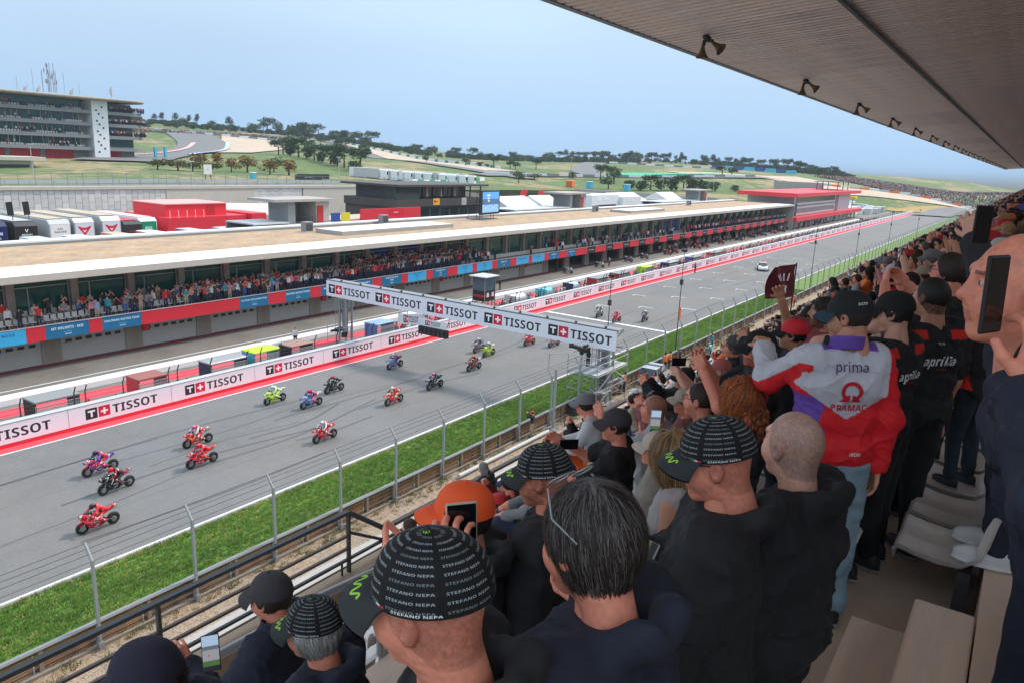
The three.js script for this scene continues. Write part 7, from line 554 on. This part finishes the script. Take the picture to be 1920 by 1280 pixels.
  const dens = (z) => (z > -33 ? 0.28 : z > -39 ? 0.6 : z > -80 ? 1 : z > -86 ? 0.5 : 0.1); for (let z = -24.5; z > -118; z -= 0.47) for (let r = 0; r < 3; r++) { if (rnd() > dens(z)) continue; bal.push([-63.65 - r * 0.62, r === 2 ? 3.95 : 3.62, z + rr(-0.15, 0.15), r]); }
  const farB = []; bal.forEach(([x, y, z, r]) => { if (c < 88 && (rnd() < (z > -62 ? 0.75 : 0.3))) { const o = randLook(BT), pi = pick([0, 1, 2, 3, 3, 7, 4]); const m = figure(x, y, z, 1.45 + rr(-0.4, 0.4), pi, o, `${lookWords(o)} on pit balcony, ${ordw(Math.floor((-z - 20) / 4.9))} bay, ${ordw((bc[Math.floor((-z - 20) / 4.9)] = (bc[Math.floor((-z - 20) / 4.9)] ?? -1) + 1))} along`, 'guests on the pit building balcony'); c++; } else farB.push([x, y, z, 1.4 + rr(-0.4, 0.4)]); });
  for (let z = -118; z > -245; z -= 0.6) for (let r = 0; r < 2; r++) if (rnd() < (z < -165 ? 0.8 : 0.3)) farB.push([-63.65 - r * 0.6, 3.62, z, 1.4]); for (let z = -62; z > -84; z -= 0.45) for (let r = 0; r < 3; r++) if (rnd() < 0.8) farB.push([-64.9 - r * 0.5, 4.0 + r * 0.28, z, 1.4]);
  const GB = new THREE.Group(); putIn(GB, farB); stuff('crowd', GB, 'packed guests filling the pit building balcony');
  const GC = new THREE.Group(), wl = []; for (let z = -54; z > -330; z -= 0.75) for (let r = 0; r < 2; r++) if (rnd() < 0.72) wl.push([-50 - r * 0.8 + rr(-0.3, 0.3), 0.01, z + rr(-0.2, 0.2), 1.45]); for (let z = -148; z > -300; z -= 1.2) for (let r = 0; r < 2; r++) if (rnd() < 0.6) wl.push([rr(-66, -61.5), 0.01, z, rr(0, 6)]); putIn(GC, wl); stuff('crowd', GC, 'team crews lined up behind the far pit wall and garages'); }
// marshals, photographers, crew
const OF = 'officials beside the track';
[[-25.2, 0.01, -39.9, 1, { top: 'black', bot: 'beige', cap: 'red', s: 1.08 }, -1.4, 'photographer in black with orange red cap behind the guard rail'], [-25.0, 0.01, -61.6, 0, { top: 'orange', bot: 'black', cap: 'black' }, -1.5, 'marshal in orange overalls beyond the silver car, left one'], [-24.9, 0.01, -62.4, 3, { top: 'orange', bot: 'charcoal', cap: 'black' }, -1.4, 'marshal in orange overalls beyond the silver car, right one'], [-24.7, 0.01, -64.2, 4, { top: 'navy', bot: 'navy', cap: 'grey' }, -1.2, 'photographer in navy with a lens beside the orange marshals'], [-25.0, 0.01, -53.4, 0, { top: 'orange', bot: 'black', cap: 'black' }, -1.3, 'marshal in orange vest beside the camera tower'], [-25.0, 0.01, -52.6, 0, { top: 'light blue', bot: 'navy', cap: 'navy' }, -1.3, 'person in light blue shirt beside the camera tower'], [-24.6, 0.01, -72.5, 0, { top: 'teal', bot: 'black', cap: 'black' }, -1.3, 'rider in turquoise leathers standing by the turquoise motorcycle'], [-24.8, 0.01, -104, 0, { top: 'orange', bot: 'orange', cap: 'black' }, -1.4, 'marshal in orange suit far along the gravel strip'], [-24.8, 0.01, -105.2, 0, { top: 'orange', bot: 'black', cap: 'black' }, -1.4, 'second marshal far along the gravel strip'], [-56.2, 0.01, -45.6, 0, { top: 'white', bot: 'navy', hair: 'black' }, 1.0, 'person in white shirt standing beside the left gantry foot'], [-60.6, 0.01, -85.5, 0, { top: 'black', bot: 'black', hair: 'black' }, 2.6, 'person in black walking in the pit lane'], [-64.9, 0.01, -108, 0, { top: 'black', bot: 'black', hair: 'black' }, 1.4, 'mechanic in black at a garage front'], [-61.6, 0.01, -121, 3, { top: 'grey', bot: 'navy' }, 1.3, 'mechanic in grey beside a parked race motorcycle'], [-47.2, 0.01, -126, 0, { top: 'navy', bot: 'navy', cap: 'navy' }, 1.4, 'official in navy standing on the red strip'], [-25.9, 3.03, -48.55, 5, { top: 'black', bot: 'black', cap: 'black' }, -1.9, 'camera operator in black bending over the television camera'], [-50.2, 0.01, -25.2, 8, { top: 'white', bot: 'black', cap: 'red' }, 1.5, 'crew member in white between the first two signal stands'], [-50.0, 0.01, -30.4, 8, { top: 'black', bot: 'black', cap: 'black' }, 1.5, 'crew member in black past the red signal stand'], [-50.3, 0.01, -23.4, 8, { top: 'grey', bot: 'green', cap: 'red' }, 1.5, 'crew member in grey by the first signal stand']].forEach(([x, y, z, pi, o, a, lb]) => figure(x, y, z, a, pi, o, lb, OF));
// ---------------------------------------------------------------- race motorcycles (local: +z forward, wheels on y = 0)
const BG = (() => { const tyre = new THREE.TorusGeometry(0.235, 0.075, 10, 28).rotateY(Math.PI / 2), tyreR = new THREE.TorusGeometry(0.225, 0.092, 10, 28).rotateY(Math.PI / 2), rim = mg([new THREE.TorusGeometry(0.185, 0.018, 6, 24).rotateY(Math.PI / 2), new THREE.CylinderGeometry(0.04, 0.04, 0.12, 10).rotateZ(Math.PI / 2), ...[0, 1, 2, 3, 4].map((i) => bx(0.03, 0.18, 0.035, 0, 0.1, 0).rotateX((i * 2 * Math.PI) / 5))]), disc = new THREE.CylinderGeometry(0.14, 0.14, 0.012, 20).rotateZ(Math.PI / 2);
  const S = (fs, k, b0, b1, c = 0.022) => surf(uni(fs, k), b0, b1, c);
  return { tyre, tyreR, rim, disc, fairing: S([ell([0, 0.86, 0.55], [0.16, 0.16, 0.26]), ell([0, 0.62, 0.36], [0.2, 0.27, 0.3]), ell([0, 0.5, 0.1], [0.185, 0.24, 0.36]), cone([-0.16, 0.7, 0.74], [0.16, 0.7, 0.74], 0.03)], 0.09, [-0.4, 0.1, -0.5], [0.4, 1.15, 0.95]), belly: S([ell([0, 0.27, 0.08], [0.15, 0.13, 0.44])], 0.02, [-0.3, 0.08, -0.6], [0.3, 0.5, 0.7]), tank: S([ell([0, 0.86, 0.08], [0.15, 0.13, 0.26]), ell([0, 0.78, -0.22], [0.12, 0.08, 0.24])], 0.08, [-0.3, 0.55, -0.6], [0.3, 1.1, 0.5]), tail: S([cone([0, 0.84, -0.42], [0, 0.98, -0.86], 0.1, 0.055), cone([-0.1, 0.99, -0.72], [0.1, 0.99, -0.72], 0.045)], 0.05, [-0.3, 0.65, -1.1], [0.3, 1.2, -0.2]), wing: mg([rbx(0.34, 0.015, 0.16, 0.006, 0.27, 0.7, 0.62, 1), rbx(0.34, 0.015, 0.16, 0.006, -0.27, 0.7, 0.62, 1), bx(0.012, 0.12, 0.16, 0.44, 0.66, 0.62), bx(0.012, 0.12, 0.16, -0.44, 0.66, 0.62)]), screen: S([ell([0, 0.98, 0.46], [0.12, 0.1, 0.2])], 0.02, [-0.25, 0.85, 0.1], [0.25, 1.15, 0.75]), fork: mg([tube([0.1, 0.31, 0.74], [0.1, 0.85, 0.52], 0.028, 8), tube([-0.1, 0.31, 0.74], [-0.1, 0.85, 0.52], 0.028, 8)]), fender: S([ell([0, 0.5, 0.74], [0.075, 0.14, 0.2])], 0.01, [-0.15, 0.3, 0.45], [0.15, 0.7, 1.0]), arm: mg([tube([0.12, 0.31, -0.71], [0.12, 0.45, -0.1], 0.035, 8), tube([-0.12, 0.31, -0.71], [-0.12, 0.45, -0.1], 0.035, 8)]), exhaust: mg([tube([-0.1, 0.3, -0.25], [-0.17, 0.4, -0.62], 0.045, 10), tube([0.03, 0.8, -0.55], [0.03, 0.9, -0.88], 0.04, 10)]), bars: mg([tube([0.12, 0.88, 0.5], [0.36, 0.85, 0.4], 0.018, 8), tube([-0.12, 0.88, 0.5], [-0.36, 0.85, 0.4], 0.018, 8)]), radiator: bx(0.26, 0.3, 0.06, 0, 0.5, 0.5) }; })();
const PR = [0.62, 0.62, 0.62]; const bikeV = std(1, 1, 1, 0.32, { vertexColors: true }); const gloss = (c) => std(c[0], c[1], c[2], 0.3), bikeCols = {}; const bm = (c) => (bikeCols[c.join()] = bikeCols[c.join()] || gloss(c));
function bike(x, z, a, C, label, group = 'race motorcycles on the straight', lean = 0) { const t = thing('race_motorcycle', label, 'motorcycle', group, [x, 0.004, z], a); t.rotation.z = lean; for (const [zz, ty] of [[0.74, BG.tyre], [-0.71, BG.tyreR]]) { const w = add(t, 'wheel', BG.rim, M.dark); w.position.set(0, 0.312, zz); add(w, 'tyre', ty, M.tyre); for (const q of [-0.07, 0.07]) add(w, 'brake_disc', BG.disc, M.steel).position.x = q; }
  for (const [n, g, m, m2] of [['fairing', BG.fairing, C[0], C[1]], ['belly_pan', BG.belly, C[1], C[0]], ['fuel_tank', BG.tank, C[1], C[2]], ['tail_unit', BG.tail, C[2], C[1]]]) { const q = new THREE.BufferGeometry(), sd = x * 3.1 + z; q.setAttribute('position', g.attributes.position); q.setAttribute('normal', g.attributes.normal); q.setIndex(g.index); paint(q, (a, b, c) => { const s = c * 2.6 + b * 1.9 + sd, f = s - Math.floor(s), lt = n3(Math.abs(a) * 3 + sd, b * 16, c * 13); return n === 'fairing' && b < 0.4 ? mul(m2, 0.7) : f < 0.13 ? PR : f > 0.8 && f < 0.93 ? mul(m2, 0.8) : lt > 0.3 ? PR : lt < -0.3 ? mul(m, 0.25) : m; }); add(t, n, q, bikeV); } add(t, 'winglet', BG.wing, bm(C[1])); add(t, 'front_fender', BG.fender, bm(C[0])); for (const q of [-1, 1]) { add(t, 'print', rbx(0.012, 0.05, 0.3, 0.005, q * 0.196, 0.5, 0.12, 1), bm(PR)); add(t, 'print', rbx(0.012, 0.035, 0.18, 0.005, q * 0.16, 0.34, 0.1, 1), bm(PR)); } add(t, 'number_plate', rbx(0.14, 0.1, 0.02, 0.008, 0, 0.88, 0.795, 1).rotateX(0), bm(PR)); add(t, 'windscreen', BG.screen, M.glassDark); add(t, 'fork', BG.fork, M.steel); add(t, 'swing_arm', BG.arm, M.dark); add(t, 'exhaust', BG.exhaust, M.steel); add(t, 'handlebar', BG.bars, M.dark); return t; }
const RIDER = (() => { const o = { h: 1.7, hip: 0.98, lean: 1.02, hz: -0.34, armL: [0.33, 0.9, 0.42, 1], armR: [-0.33, 0.9, 0.42, 1], elL: [1, -0.3, 0.1], elR: [-1, -0.3, 0.1], kneeL: [0.24, 0.66, 0.14], kneeR: [-0.24, 0.66, 0.14], footL: [0.2, 0.42, -0.34], footR: [-0.2, 0.42, -0.34] }, J = skeleton(o); const tor = uni([...torsoPrims(J, 0.014), cone(J.U(0, 1.36, -0.1), J.U(0, 1.5, -0.1), 0.07, 0.05)], 0.05), arms = uni(armPrims(J, 0.012).flat(), 0.04), legs = uni([...legPrims(J, 0.012).flat(), cone(J.U(-0.08, 0.97, 0), J.U(0.08, 0.97, 0), 0.115)], 0.05), boots = uni(J.leg.map((l) => cone(l.A, [l.A[0], l.A[1] - 0.04, l.A[2] + 0.18], 0.055, 0.045)), 0.02), gl = uni(J.arm.map((a) => cone(a.W, V(...a.W).addScaledVector(a.dir, 0.07).toArray(), 0.045, 0.042)), 0.02), f = uni([tor, arms, legs, boots, gl], 0.03), g = surf(f, [-0.6, 0.25, -0.7], [0.6, 1.5, 0.8], 0.022), p = g.attributes.position, id = []; for (let i = 0; i < p.count; i++) { const q = [p.getX(i), p.getY(i), p.getZ(i)], d = [tor, arms, legs, boots, gl].map((fn) => fn(...q)); id.push(d.indexOf(Math.min(...d))); } const hm = surf(uni([ell([0, 0.01, -0.01], [0.125, 0.135, 0.15]), ell([0, -0.06, 0.06], [0.1, 0.085, 0.1])], 0.05), [-0.18, -0.2, -0.22], [0.18, 0.2, 0.22], 0.016), vz = surf(uni([ell([0, 0.005, 0.055], [0.112, 0.058, 0.1])], 0.02), [-0.18, -0.1, -0.05], [0.18, 0.12, 0.2], 0.014); const up = { pitch: 0.15 }; toWorldHead(hm, J, up); toWorldHead(vz, J, up); return { g, id, hm, vz }; })();
const suitM = std(1, 1, 1, 0.55, { vertexColors: true }); function rider(b, S, label) { const t = thing('person', label, 'person', 'riders on the motorcycles', b.position.toArray(), b.rotation.y), g = new THREE.BufferGeometry(); t.rotation.z = b.rotation.z; g.setAttribute('position', RIDER.g.attributes.position); g.setAttribute('normal', RIDER.g.attributes.normal); g.setIndex(RIDER.g.index); const col = new Float32Array(RIDER.id.length * 3), T = [S[0], S[1], S[0], S[3] || [0.03, 0.03, 0.03], [0.05, 0.05, 0.05]]; const rp = RIDER.g.attributes.position, ro = b.position.x * 2.3; RIDER.id.forEach((k, i) => { const a = rp.getX(i), e = rp.getY(i), c = rp.getZ(i), s = n3(a * 9 + ro, e * 11, c * 11), st = Math.sin(c * 22 + e * 15 + ro); let q = T[k]; if (k < 3) q = s > 0.27 ? PR : s < -0.28 ? [0.03, 0.03, 0.035] : st > 0.72 ? S[1] : q; col.set(q, i * 3); }); g.setAttribute('color', new THREE.BufferAttribute(col, 3)); add(t, 'body', g, suitM); const h = add(t, 'helmet', RIDER.hm, bm(S[2])); add(h, 'visor', RIDER.vz, M.black); return t; }
{ const R = [0.62, 0.012, 0.03], DR = [0.3, 0.01, 0.02], W = [0.6, 0.6, 0.62], K = [0.014, 0.014, 0.017], P = [0.14, 0.03, 0.3], Y = [0.5, 0.72, 0.02], B = [0.03, 0.07, 0.3], LB = [0.3, 0.4, 0.6], O = [0.75, 0.12, 0.02], G = [0.25, 0.26, 0.28], PK = [0.6, 0.15, 0.3], N = [0.015, 0.02, 0.06];
  const list = [['red motorcycle nearest the grass fence, black helmeted rider', -34.46, -15.9, [R, R, R], [R, R, K], 'rider in red leathers with black and white helmet on the nearest motorcycle'], ['black motorcycle with red nose in the leading trio', -37.86, -18.6, [K, K, DR], [K, DR, R], 'rider in black leathers with red helmet in the leading trio'], ['red and purple motorcycle in the leading trio', -40.7, -19.2, [R, P, P], [R, P, K], 'rider in red and purple leathers in the leading trio'], ['bright red motorcycle, lower of the second pair', -37.46, -23.4, [R, R, R], [R, R, R], 'rider in bright red leathers, lower of the second pair'], ['red and orange motorcycle, upper of the second pair', -40.35, -25, [R, O, DR], [R, W, PK], 'rider in red and orange leathers, upper of the second pair'], ['red motorcycle with black tail, alone near the fence', -35.08, -30.6, [R, R, R], [R, W, W], 'rider in red with white helmet, alone near the fence'], ['pale blue and pink motorcycle in the middle group', -40.83, -34.4, [LB, B, W], [R, B, R], 'rider in pink red leathers on the pale blue motorcycle'], ['lime yellow motorcycle nearest the pit wall', -43.52, -33.3, [Y, Y, W], [Y, W, W], 'rider in lime yellow leathers nearest the pit wall'], ['orange red motorcycle before the gantry shadow', -36.88, -38.9, [O, R, DR], [O, DR, W], 'rider in orange red leathers before the gantry shadow'], ['black motorcycle with red rear wheel area', -42.28, -37.9, [K, K, K], [N, K, R], 'rider in dark navy with red helmet near the wall'], ['black motorcycle crossing the gantry shadow', -37.08, -43.8, [K, K, K], [K, N, PK], 'rider in black crossing the gantry shadow'], ['pale blue and white motorcycle near the wall', -43.52, -46, [LB, B, DR], [B, DR, W], 'rider in dark blue on the pale blue white motorcycle'], ['dark red and black motorcycle under the gantry', -38.04, -50.2, [DR, K, W], [K, DR, O], 'rider in black with orange helmet under the gantry'], ['lime yellow motorcycle beyond the gantry', -39.97, -55, [Y, Y, W], [Y, P, W], 'rider in lime yellow beyond the gantry'], ['purple grey motorcycle beside the far lime yellow one', -41.58, -55.6, [G, DR, P], [G, K, W], 'rider in grey beside the far lime yellow motorcycle'], ['bright red motorcycle just under the gantry panel', -39.46, -61.2, [R, R, R], [R, R, PK], 'rider in bright red just under the gantry panel'], ['white and red motorcycle near gantry panel middle', -37.35, -62.5, [W, DR, R], [W, K, W], 'rider in white and black near the gantry panel middle'], ['white and black motorcycle, left of the last three', -41.03, -79, [G, K, W], [W, K, W], 'rider in white, left of the last three'], ['red motorcycle, middle of the last three', -38.1, -77.8, [R, R, R], [R, PK, PK], 'rider in red, middle of the last three'], ['black and white motorcycle, right of the last three', -35.84, -80.7, [K, G, K], [W, K, W], 'rider in white and black, right of the last three']];
  list.forEach(([lb, x, z, C, S, rl]) => { const b = bike(x, z, rr(-0.05, 0.08), C, lb, undefined, rr(-0.03, 0.03)); rider(b, S, rl); });
  bike(-24.3, -71.3, 0.4, [[0.05, 0.42, 0.5], [0.05, 0.42, 0.5], K], 'turquoise motorcycle parked on the gravel behind guard rail', 'parked motorcycles', 0.1); bike(-24.2, -67.6, 0.2, [K, K, K], 'black motorcycle parked on the gravel behind guard rail', 'parked motorcycles', 0.1);
  const pk = [[-62.3, -107.5, [[0.5, 0.55, 0.3], W, K]], [-62.2, -118.5, [[0.5, 0.55, 0.3], W, K]], [-62.1, -130, [G, K, W]], [-62, -137, [LB, N, W]], [-61.8, -148, [R, R, R]], [-61.9, -152, [R, R, R]], [-61.8, -165, [R, R, R]], [-61.8, -170, [R, DR, R]], [-61.8, -181, [R, DR, K]], [-61.8, -195, [DR, K, K]], [-61.8, -206, [K, K, R]], [-61.8, -216, [W, K, K]], [-61.8, -226, [R, R, R]], [-61.8, -236, [K, N, W]]]; pk.forEach(([x, z, C], i) => bike(x, z, 1.3 + rr(-0.2, 0.2), C, `spare motorcycle parked outside the garages, ${ordw(i)} along the pit lane`, 'spare motorcycles outside the garages')); }
// ---------------------------------------------------------------- cars (local: +z forward)
function car(x, z, a, o, label) { const t = thing('car', label, 'car', null, [x, 0.006, z], a), L = o.L, st = o.st, pos = [], idx = [], n = 9; const ring = ([zz, w, y0, yb, wt]) => [[-w * 0.9, y0], [-w, y0 + 0.16], [-w, (y0 + yb) / 2], [-wt, yb], [0, yb + 0.02], [wt, yb], [w, (y0 + yb) / 2], [w, y0 + 0.16], [w * 0.9, y0]].map(([p, q]) => [p, q, zz]); const loft = (S) => { const pos = [], idx = []; S.forEach((s) => ring(s).forEach((p) => pos.push(...p))); for (let i = 0; i + 1 < S.length; i++) for (let j = 0; j < n; j++) { const a = i * n + j, b = i * n + ((j + 1) % n); idx.push(a, b, a + n, b, b + n, a + n); } for (const b of [0, (S.length - 1) * n]) for (let j = 1; j + 1 < n; j++) idx.push(b, b + j, b + j + 1); const g = new THREE.BufferGeometry(); g.setAttribute('position', new THREE.Float32BufferAttribute(pos, 3)); g.setIndex(idx); const q = g.toNonIndexed(); q.computeVertexNormals(); return q; };
  add(t, 'body', loft(o.body), o.m); const cab = (S) => { const pos = [], idx = []; S.forEach(([zz, wb, wt, yb, yt]) => pos.push(-wb, yb, zz, -wt, yt, zz, wt, yt, zz, wb, yb, zz)); for (let i = 0; i + 1 < S.length; i++) for (let j = 0; j < 3; j++) { const a = i * 4 + j; idx.push(a, a + 1, a + 4, a + 1, a + 5, a + 4); } idx.push(0, 1, 2, 0, 2, 3); const e = (S.length - 1) * 4; idx.push(e, e + 1, e + 2, e, e + 2, e + 3); const g = new THREE.BufferGeometry(); g.setAttribute('position', new THREE.Float32BufferAttribute(pos, 3)); g.setIndex(idx); const q = g.toNonIndexed(); q.computeVertexNormals(); return q; }; add(t, 'glasshouse', cab(o.cab), M.glassDark); const rf = o.cab.map(([zz, wb, wt, yb, yt]) => [zz, wt * 1.02, yt]); const rg = []; add(t, 'roof', rbx(o.cab[1][2] * 2.06, 0.06, Math.abs(o.cab[1][0] - o.cab[o.cab.length - 2][0]) + 0.1, 0.03, 0, o.cab[1][4] + 0.01, (o.cab[1][0] + o.cab[o.cab.length - 2][0]) / 2), o.m);
  for (const sd of [-1, 1]) { for (const zz of o.pillars) add(t, 'pillar', tube([sd * (o.cab[1][1] + 0.005), o.cab[1][3], zz[0]], [sd * (o.cab[1][2] + 0.012), o.cab[1][4], zz[1]], 0.035, 6), o.m); for (const zz of o.wh) { const w = add(t, 'wheel', new THREE.CylinderGeometry(0.31, 0.31, 0.2, 22).rotateZ(Math.PI / 2), M.tyre); w.position.set(sd * (o.body[2][1] - 0.06), 0.31, zz); add(w, 'rim', new THREE.CylinderGeometry(0.19, 0.19, 0.205, 14).rotateZ(Math.PI / 2), M.silver); } add(t, 'tail_light', rbx(0.12, o.tl || 0.2, 0.06, 0.02, sd * (o.body[0][1] - 0.1), o.tly, -L / 2 + 0.0), M.red); add(t, 'headlight', rbx(0.3, 0.14, 0.08, 0.03, sd * 0.58, 0.66, L / 2 - 0.08), M.lightGrey); add(t, 'mirror', rbx(0.16, 0.11, 0.1, 0.03, sd * (o.body[2][1] + 0.1), o.cab[1][3] + 0.08, o.mz), o.m); } add(t, 'bumper', rbx(1.6, 0.22, 0.14, 0.05, 0, 0.42, -L / 2), o.bm || o.m); add(t, 'number_plate', bx(0.5, 0.11, 0.02, 0, o.npy, -L / 2 - 0.06), M.white); if (o.extra) o.extra(t); return t; }
car(-24.4, -57.9, Math.PI + 0.06, { L: 3.9, m: M.silver, body: [[-1.93, 0.74, 0.3, 0.95, 0.72], [-1.75, 0.82, 0.24, 1.0, 0.78], [-0.6, 0.85, 0.2, 0.98, 0.8], [0.8, 0.85, 0.2, 0.95, 0.78], [1.5, 0.82, 0.22, 0.86, 0.66], [1.92, 0.66, 0.3, 0.68, 0.5]], cab: [[-1.84, 0.74, 0.66, 0.98, 1.0], [-1.5, 0.78, 0.64, 0.98, 1.5], [-0.2, 0.8, 0.65, 0.97, 1.56], [0.5, 0.79, 0.63, 0.95, 1.5], [1.25, 0.72, 0.68, 0.93, 0.96]], pillars: [[-1.5, -1.4], [-0.7, -0.65], [0.2, 0.15]], wh: [-1.2, 1.25], tly: 1.05, tl: 0.55, npy: 0.62, mz: 0.8 }, 'silver hatchback parked on the gravel behind the guard rail');
car(-39.6, -140.5, 0.35, { L: 4.6, m: M.white, body: [[-2.28, 0.78, 0.34, 0.88, 0.74], [-1.9, 0.88, 0.24, 0.95, 0.82], [-0.6, 0.92, 0.2, 0.92, 0.84], [1.0, 0.92, 0.2, 0.88, 0.82], [1.8, 0.88, 0.22, 0.8, 0.7], [2.28, 0.72, 0.3, 0.62, 0.52]], cab: [[-1.9, 0.78, 0.62, 0.92, 0.96], [-1.2, 0.8, 0.62, 0.92, 1.36], [-0.2, 0.82, 0.63, 0.91, 1.42], [0.4, 0.81, 0.6, 0.9, 1.34], [1.2, 0.74, 0.7, 0.87, 0.9]], pillars: [[-1.2, -1.0], [-0.3, -0.3]], wh: [-1.4, 1.45], tly: 0.8, npy: 0.6, mz: 0.8, extra: (t) => { add(t, 'light_bar', rbx(1.1, 0.1, 0.24, 0.03, 0, 1.52, -0.2), M.orange); add(t, 'bonnet_stripe', bx(0.7, 0.02, 1.0, 0, 0.86, 1.35).rotateX(0.0), M.dark); for (const s of [-1, 1]) add(t, 'side_stripe', bx(0.02, 0.18, 2.6, s * 0.93, 0.62, 0), M.red); } }, 'white safety car with red stripes following the field down the straight');
// flag waved in the stand
{ const t = thing('flag', 'dark red flag with pale strokes on a pole above the crowd', 'flag', null, [-3.42, 14.62, -14.3]); add(t, 'pole', tube([0, 0, 0], [0, 1.75, 0], 0.012, 8), M.dark); const g = new THREE.PlaneGeometry(0.62, 0.62, 16, 10); const p = g.attributes.position; for (let i = 0; i < p.count; i++) { const x = p.getX(i); p.setZ(i, (0.31 - x) * 0.22 * Math.sin(x * 13 + p.getY(i) * 5) + 0.03 * Math.sin(p.getY(i) * 9)); p.setY(i, p.getY(i) + (0.31 - x) * -0.25 + 0.0); } g.computeVertexNormals(); g.translate(-0.31, 1.42, 0).rotateY(-0.55); add(t, 'cloth', g, mapped(canvasTex(128, 128, (x) => { x.fillStyle = '#5d1420'; x.fillRect(0, 0, 128, 128); x.fillStyle = '#e3d5d6'; for (let i = 0; i < 5; i++) { x.save(); x.translate(30 + i * 17, 48); x.rotate(-0.5 + i * 0.18); x.fillRect(0, -16, 6, 30); x.restore(); } x.font = 'italic bold 46px sans-serif'; x.fillText('58', 40, 112); }), 0.85)); }
renderer.render(scene, camera);
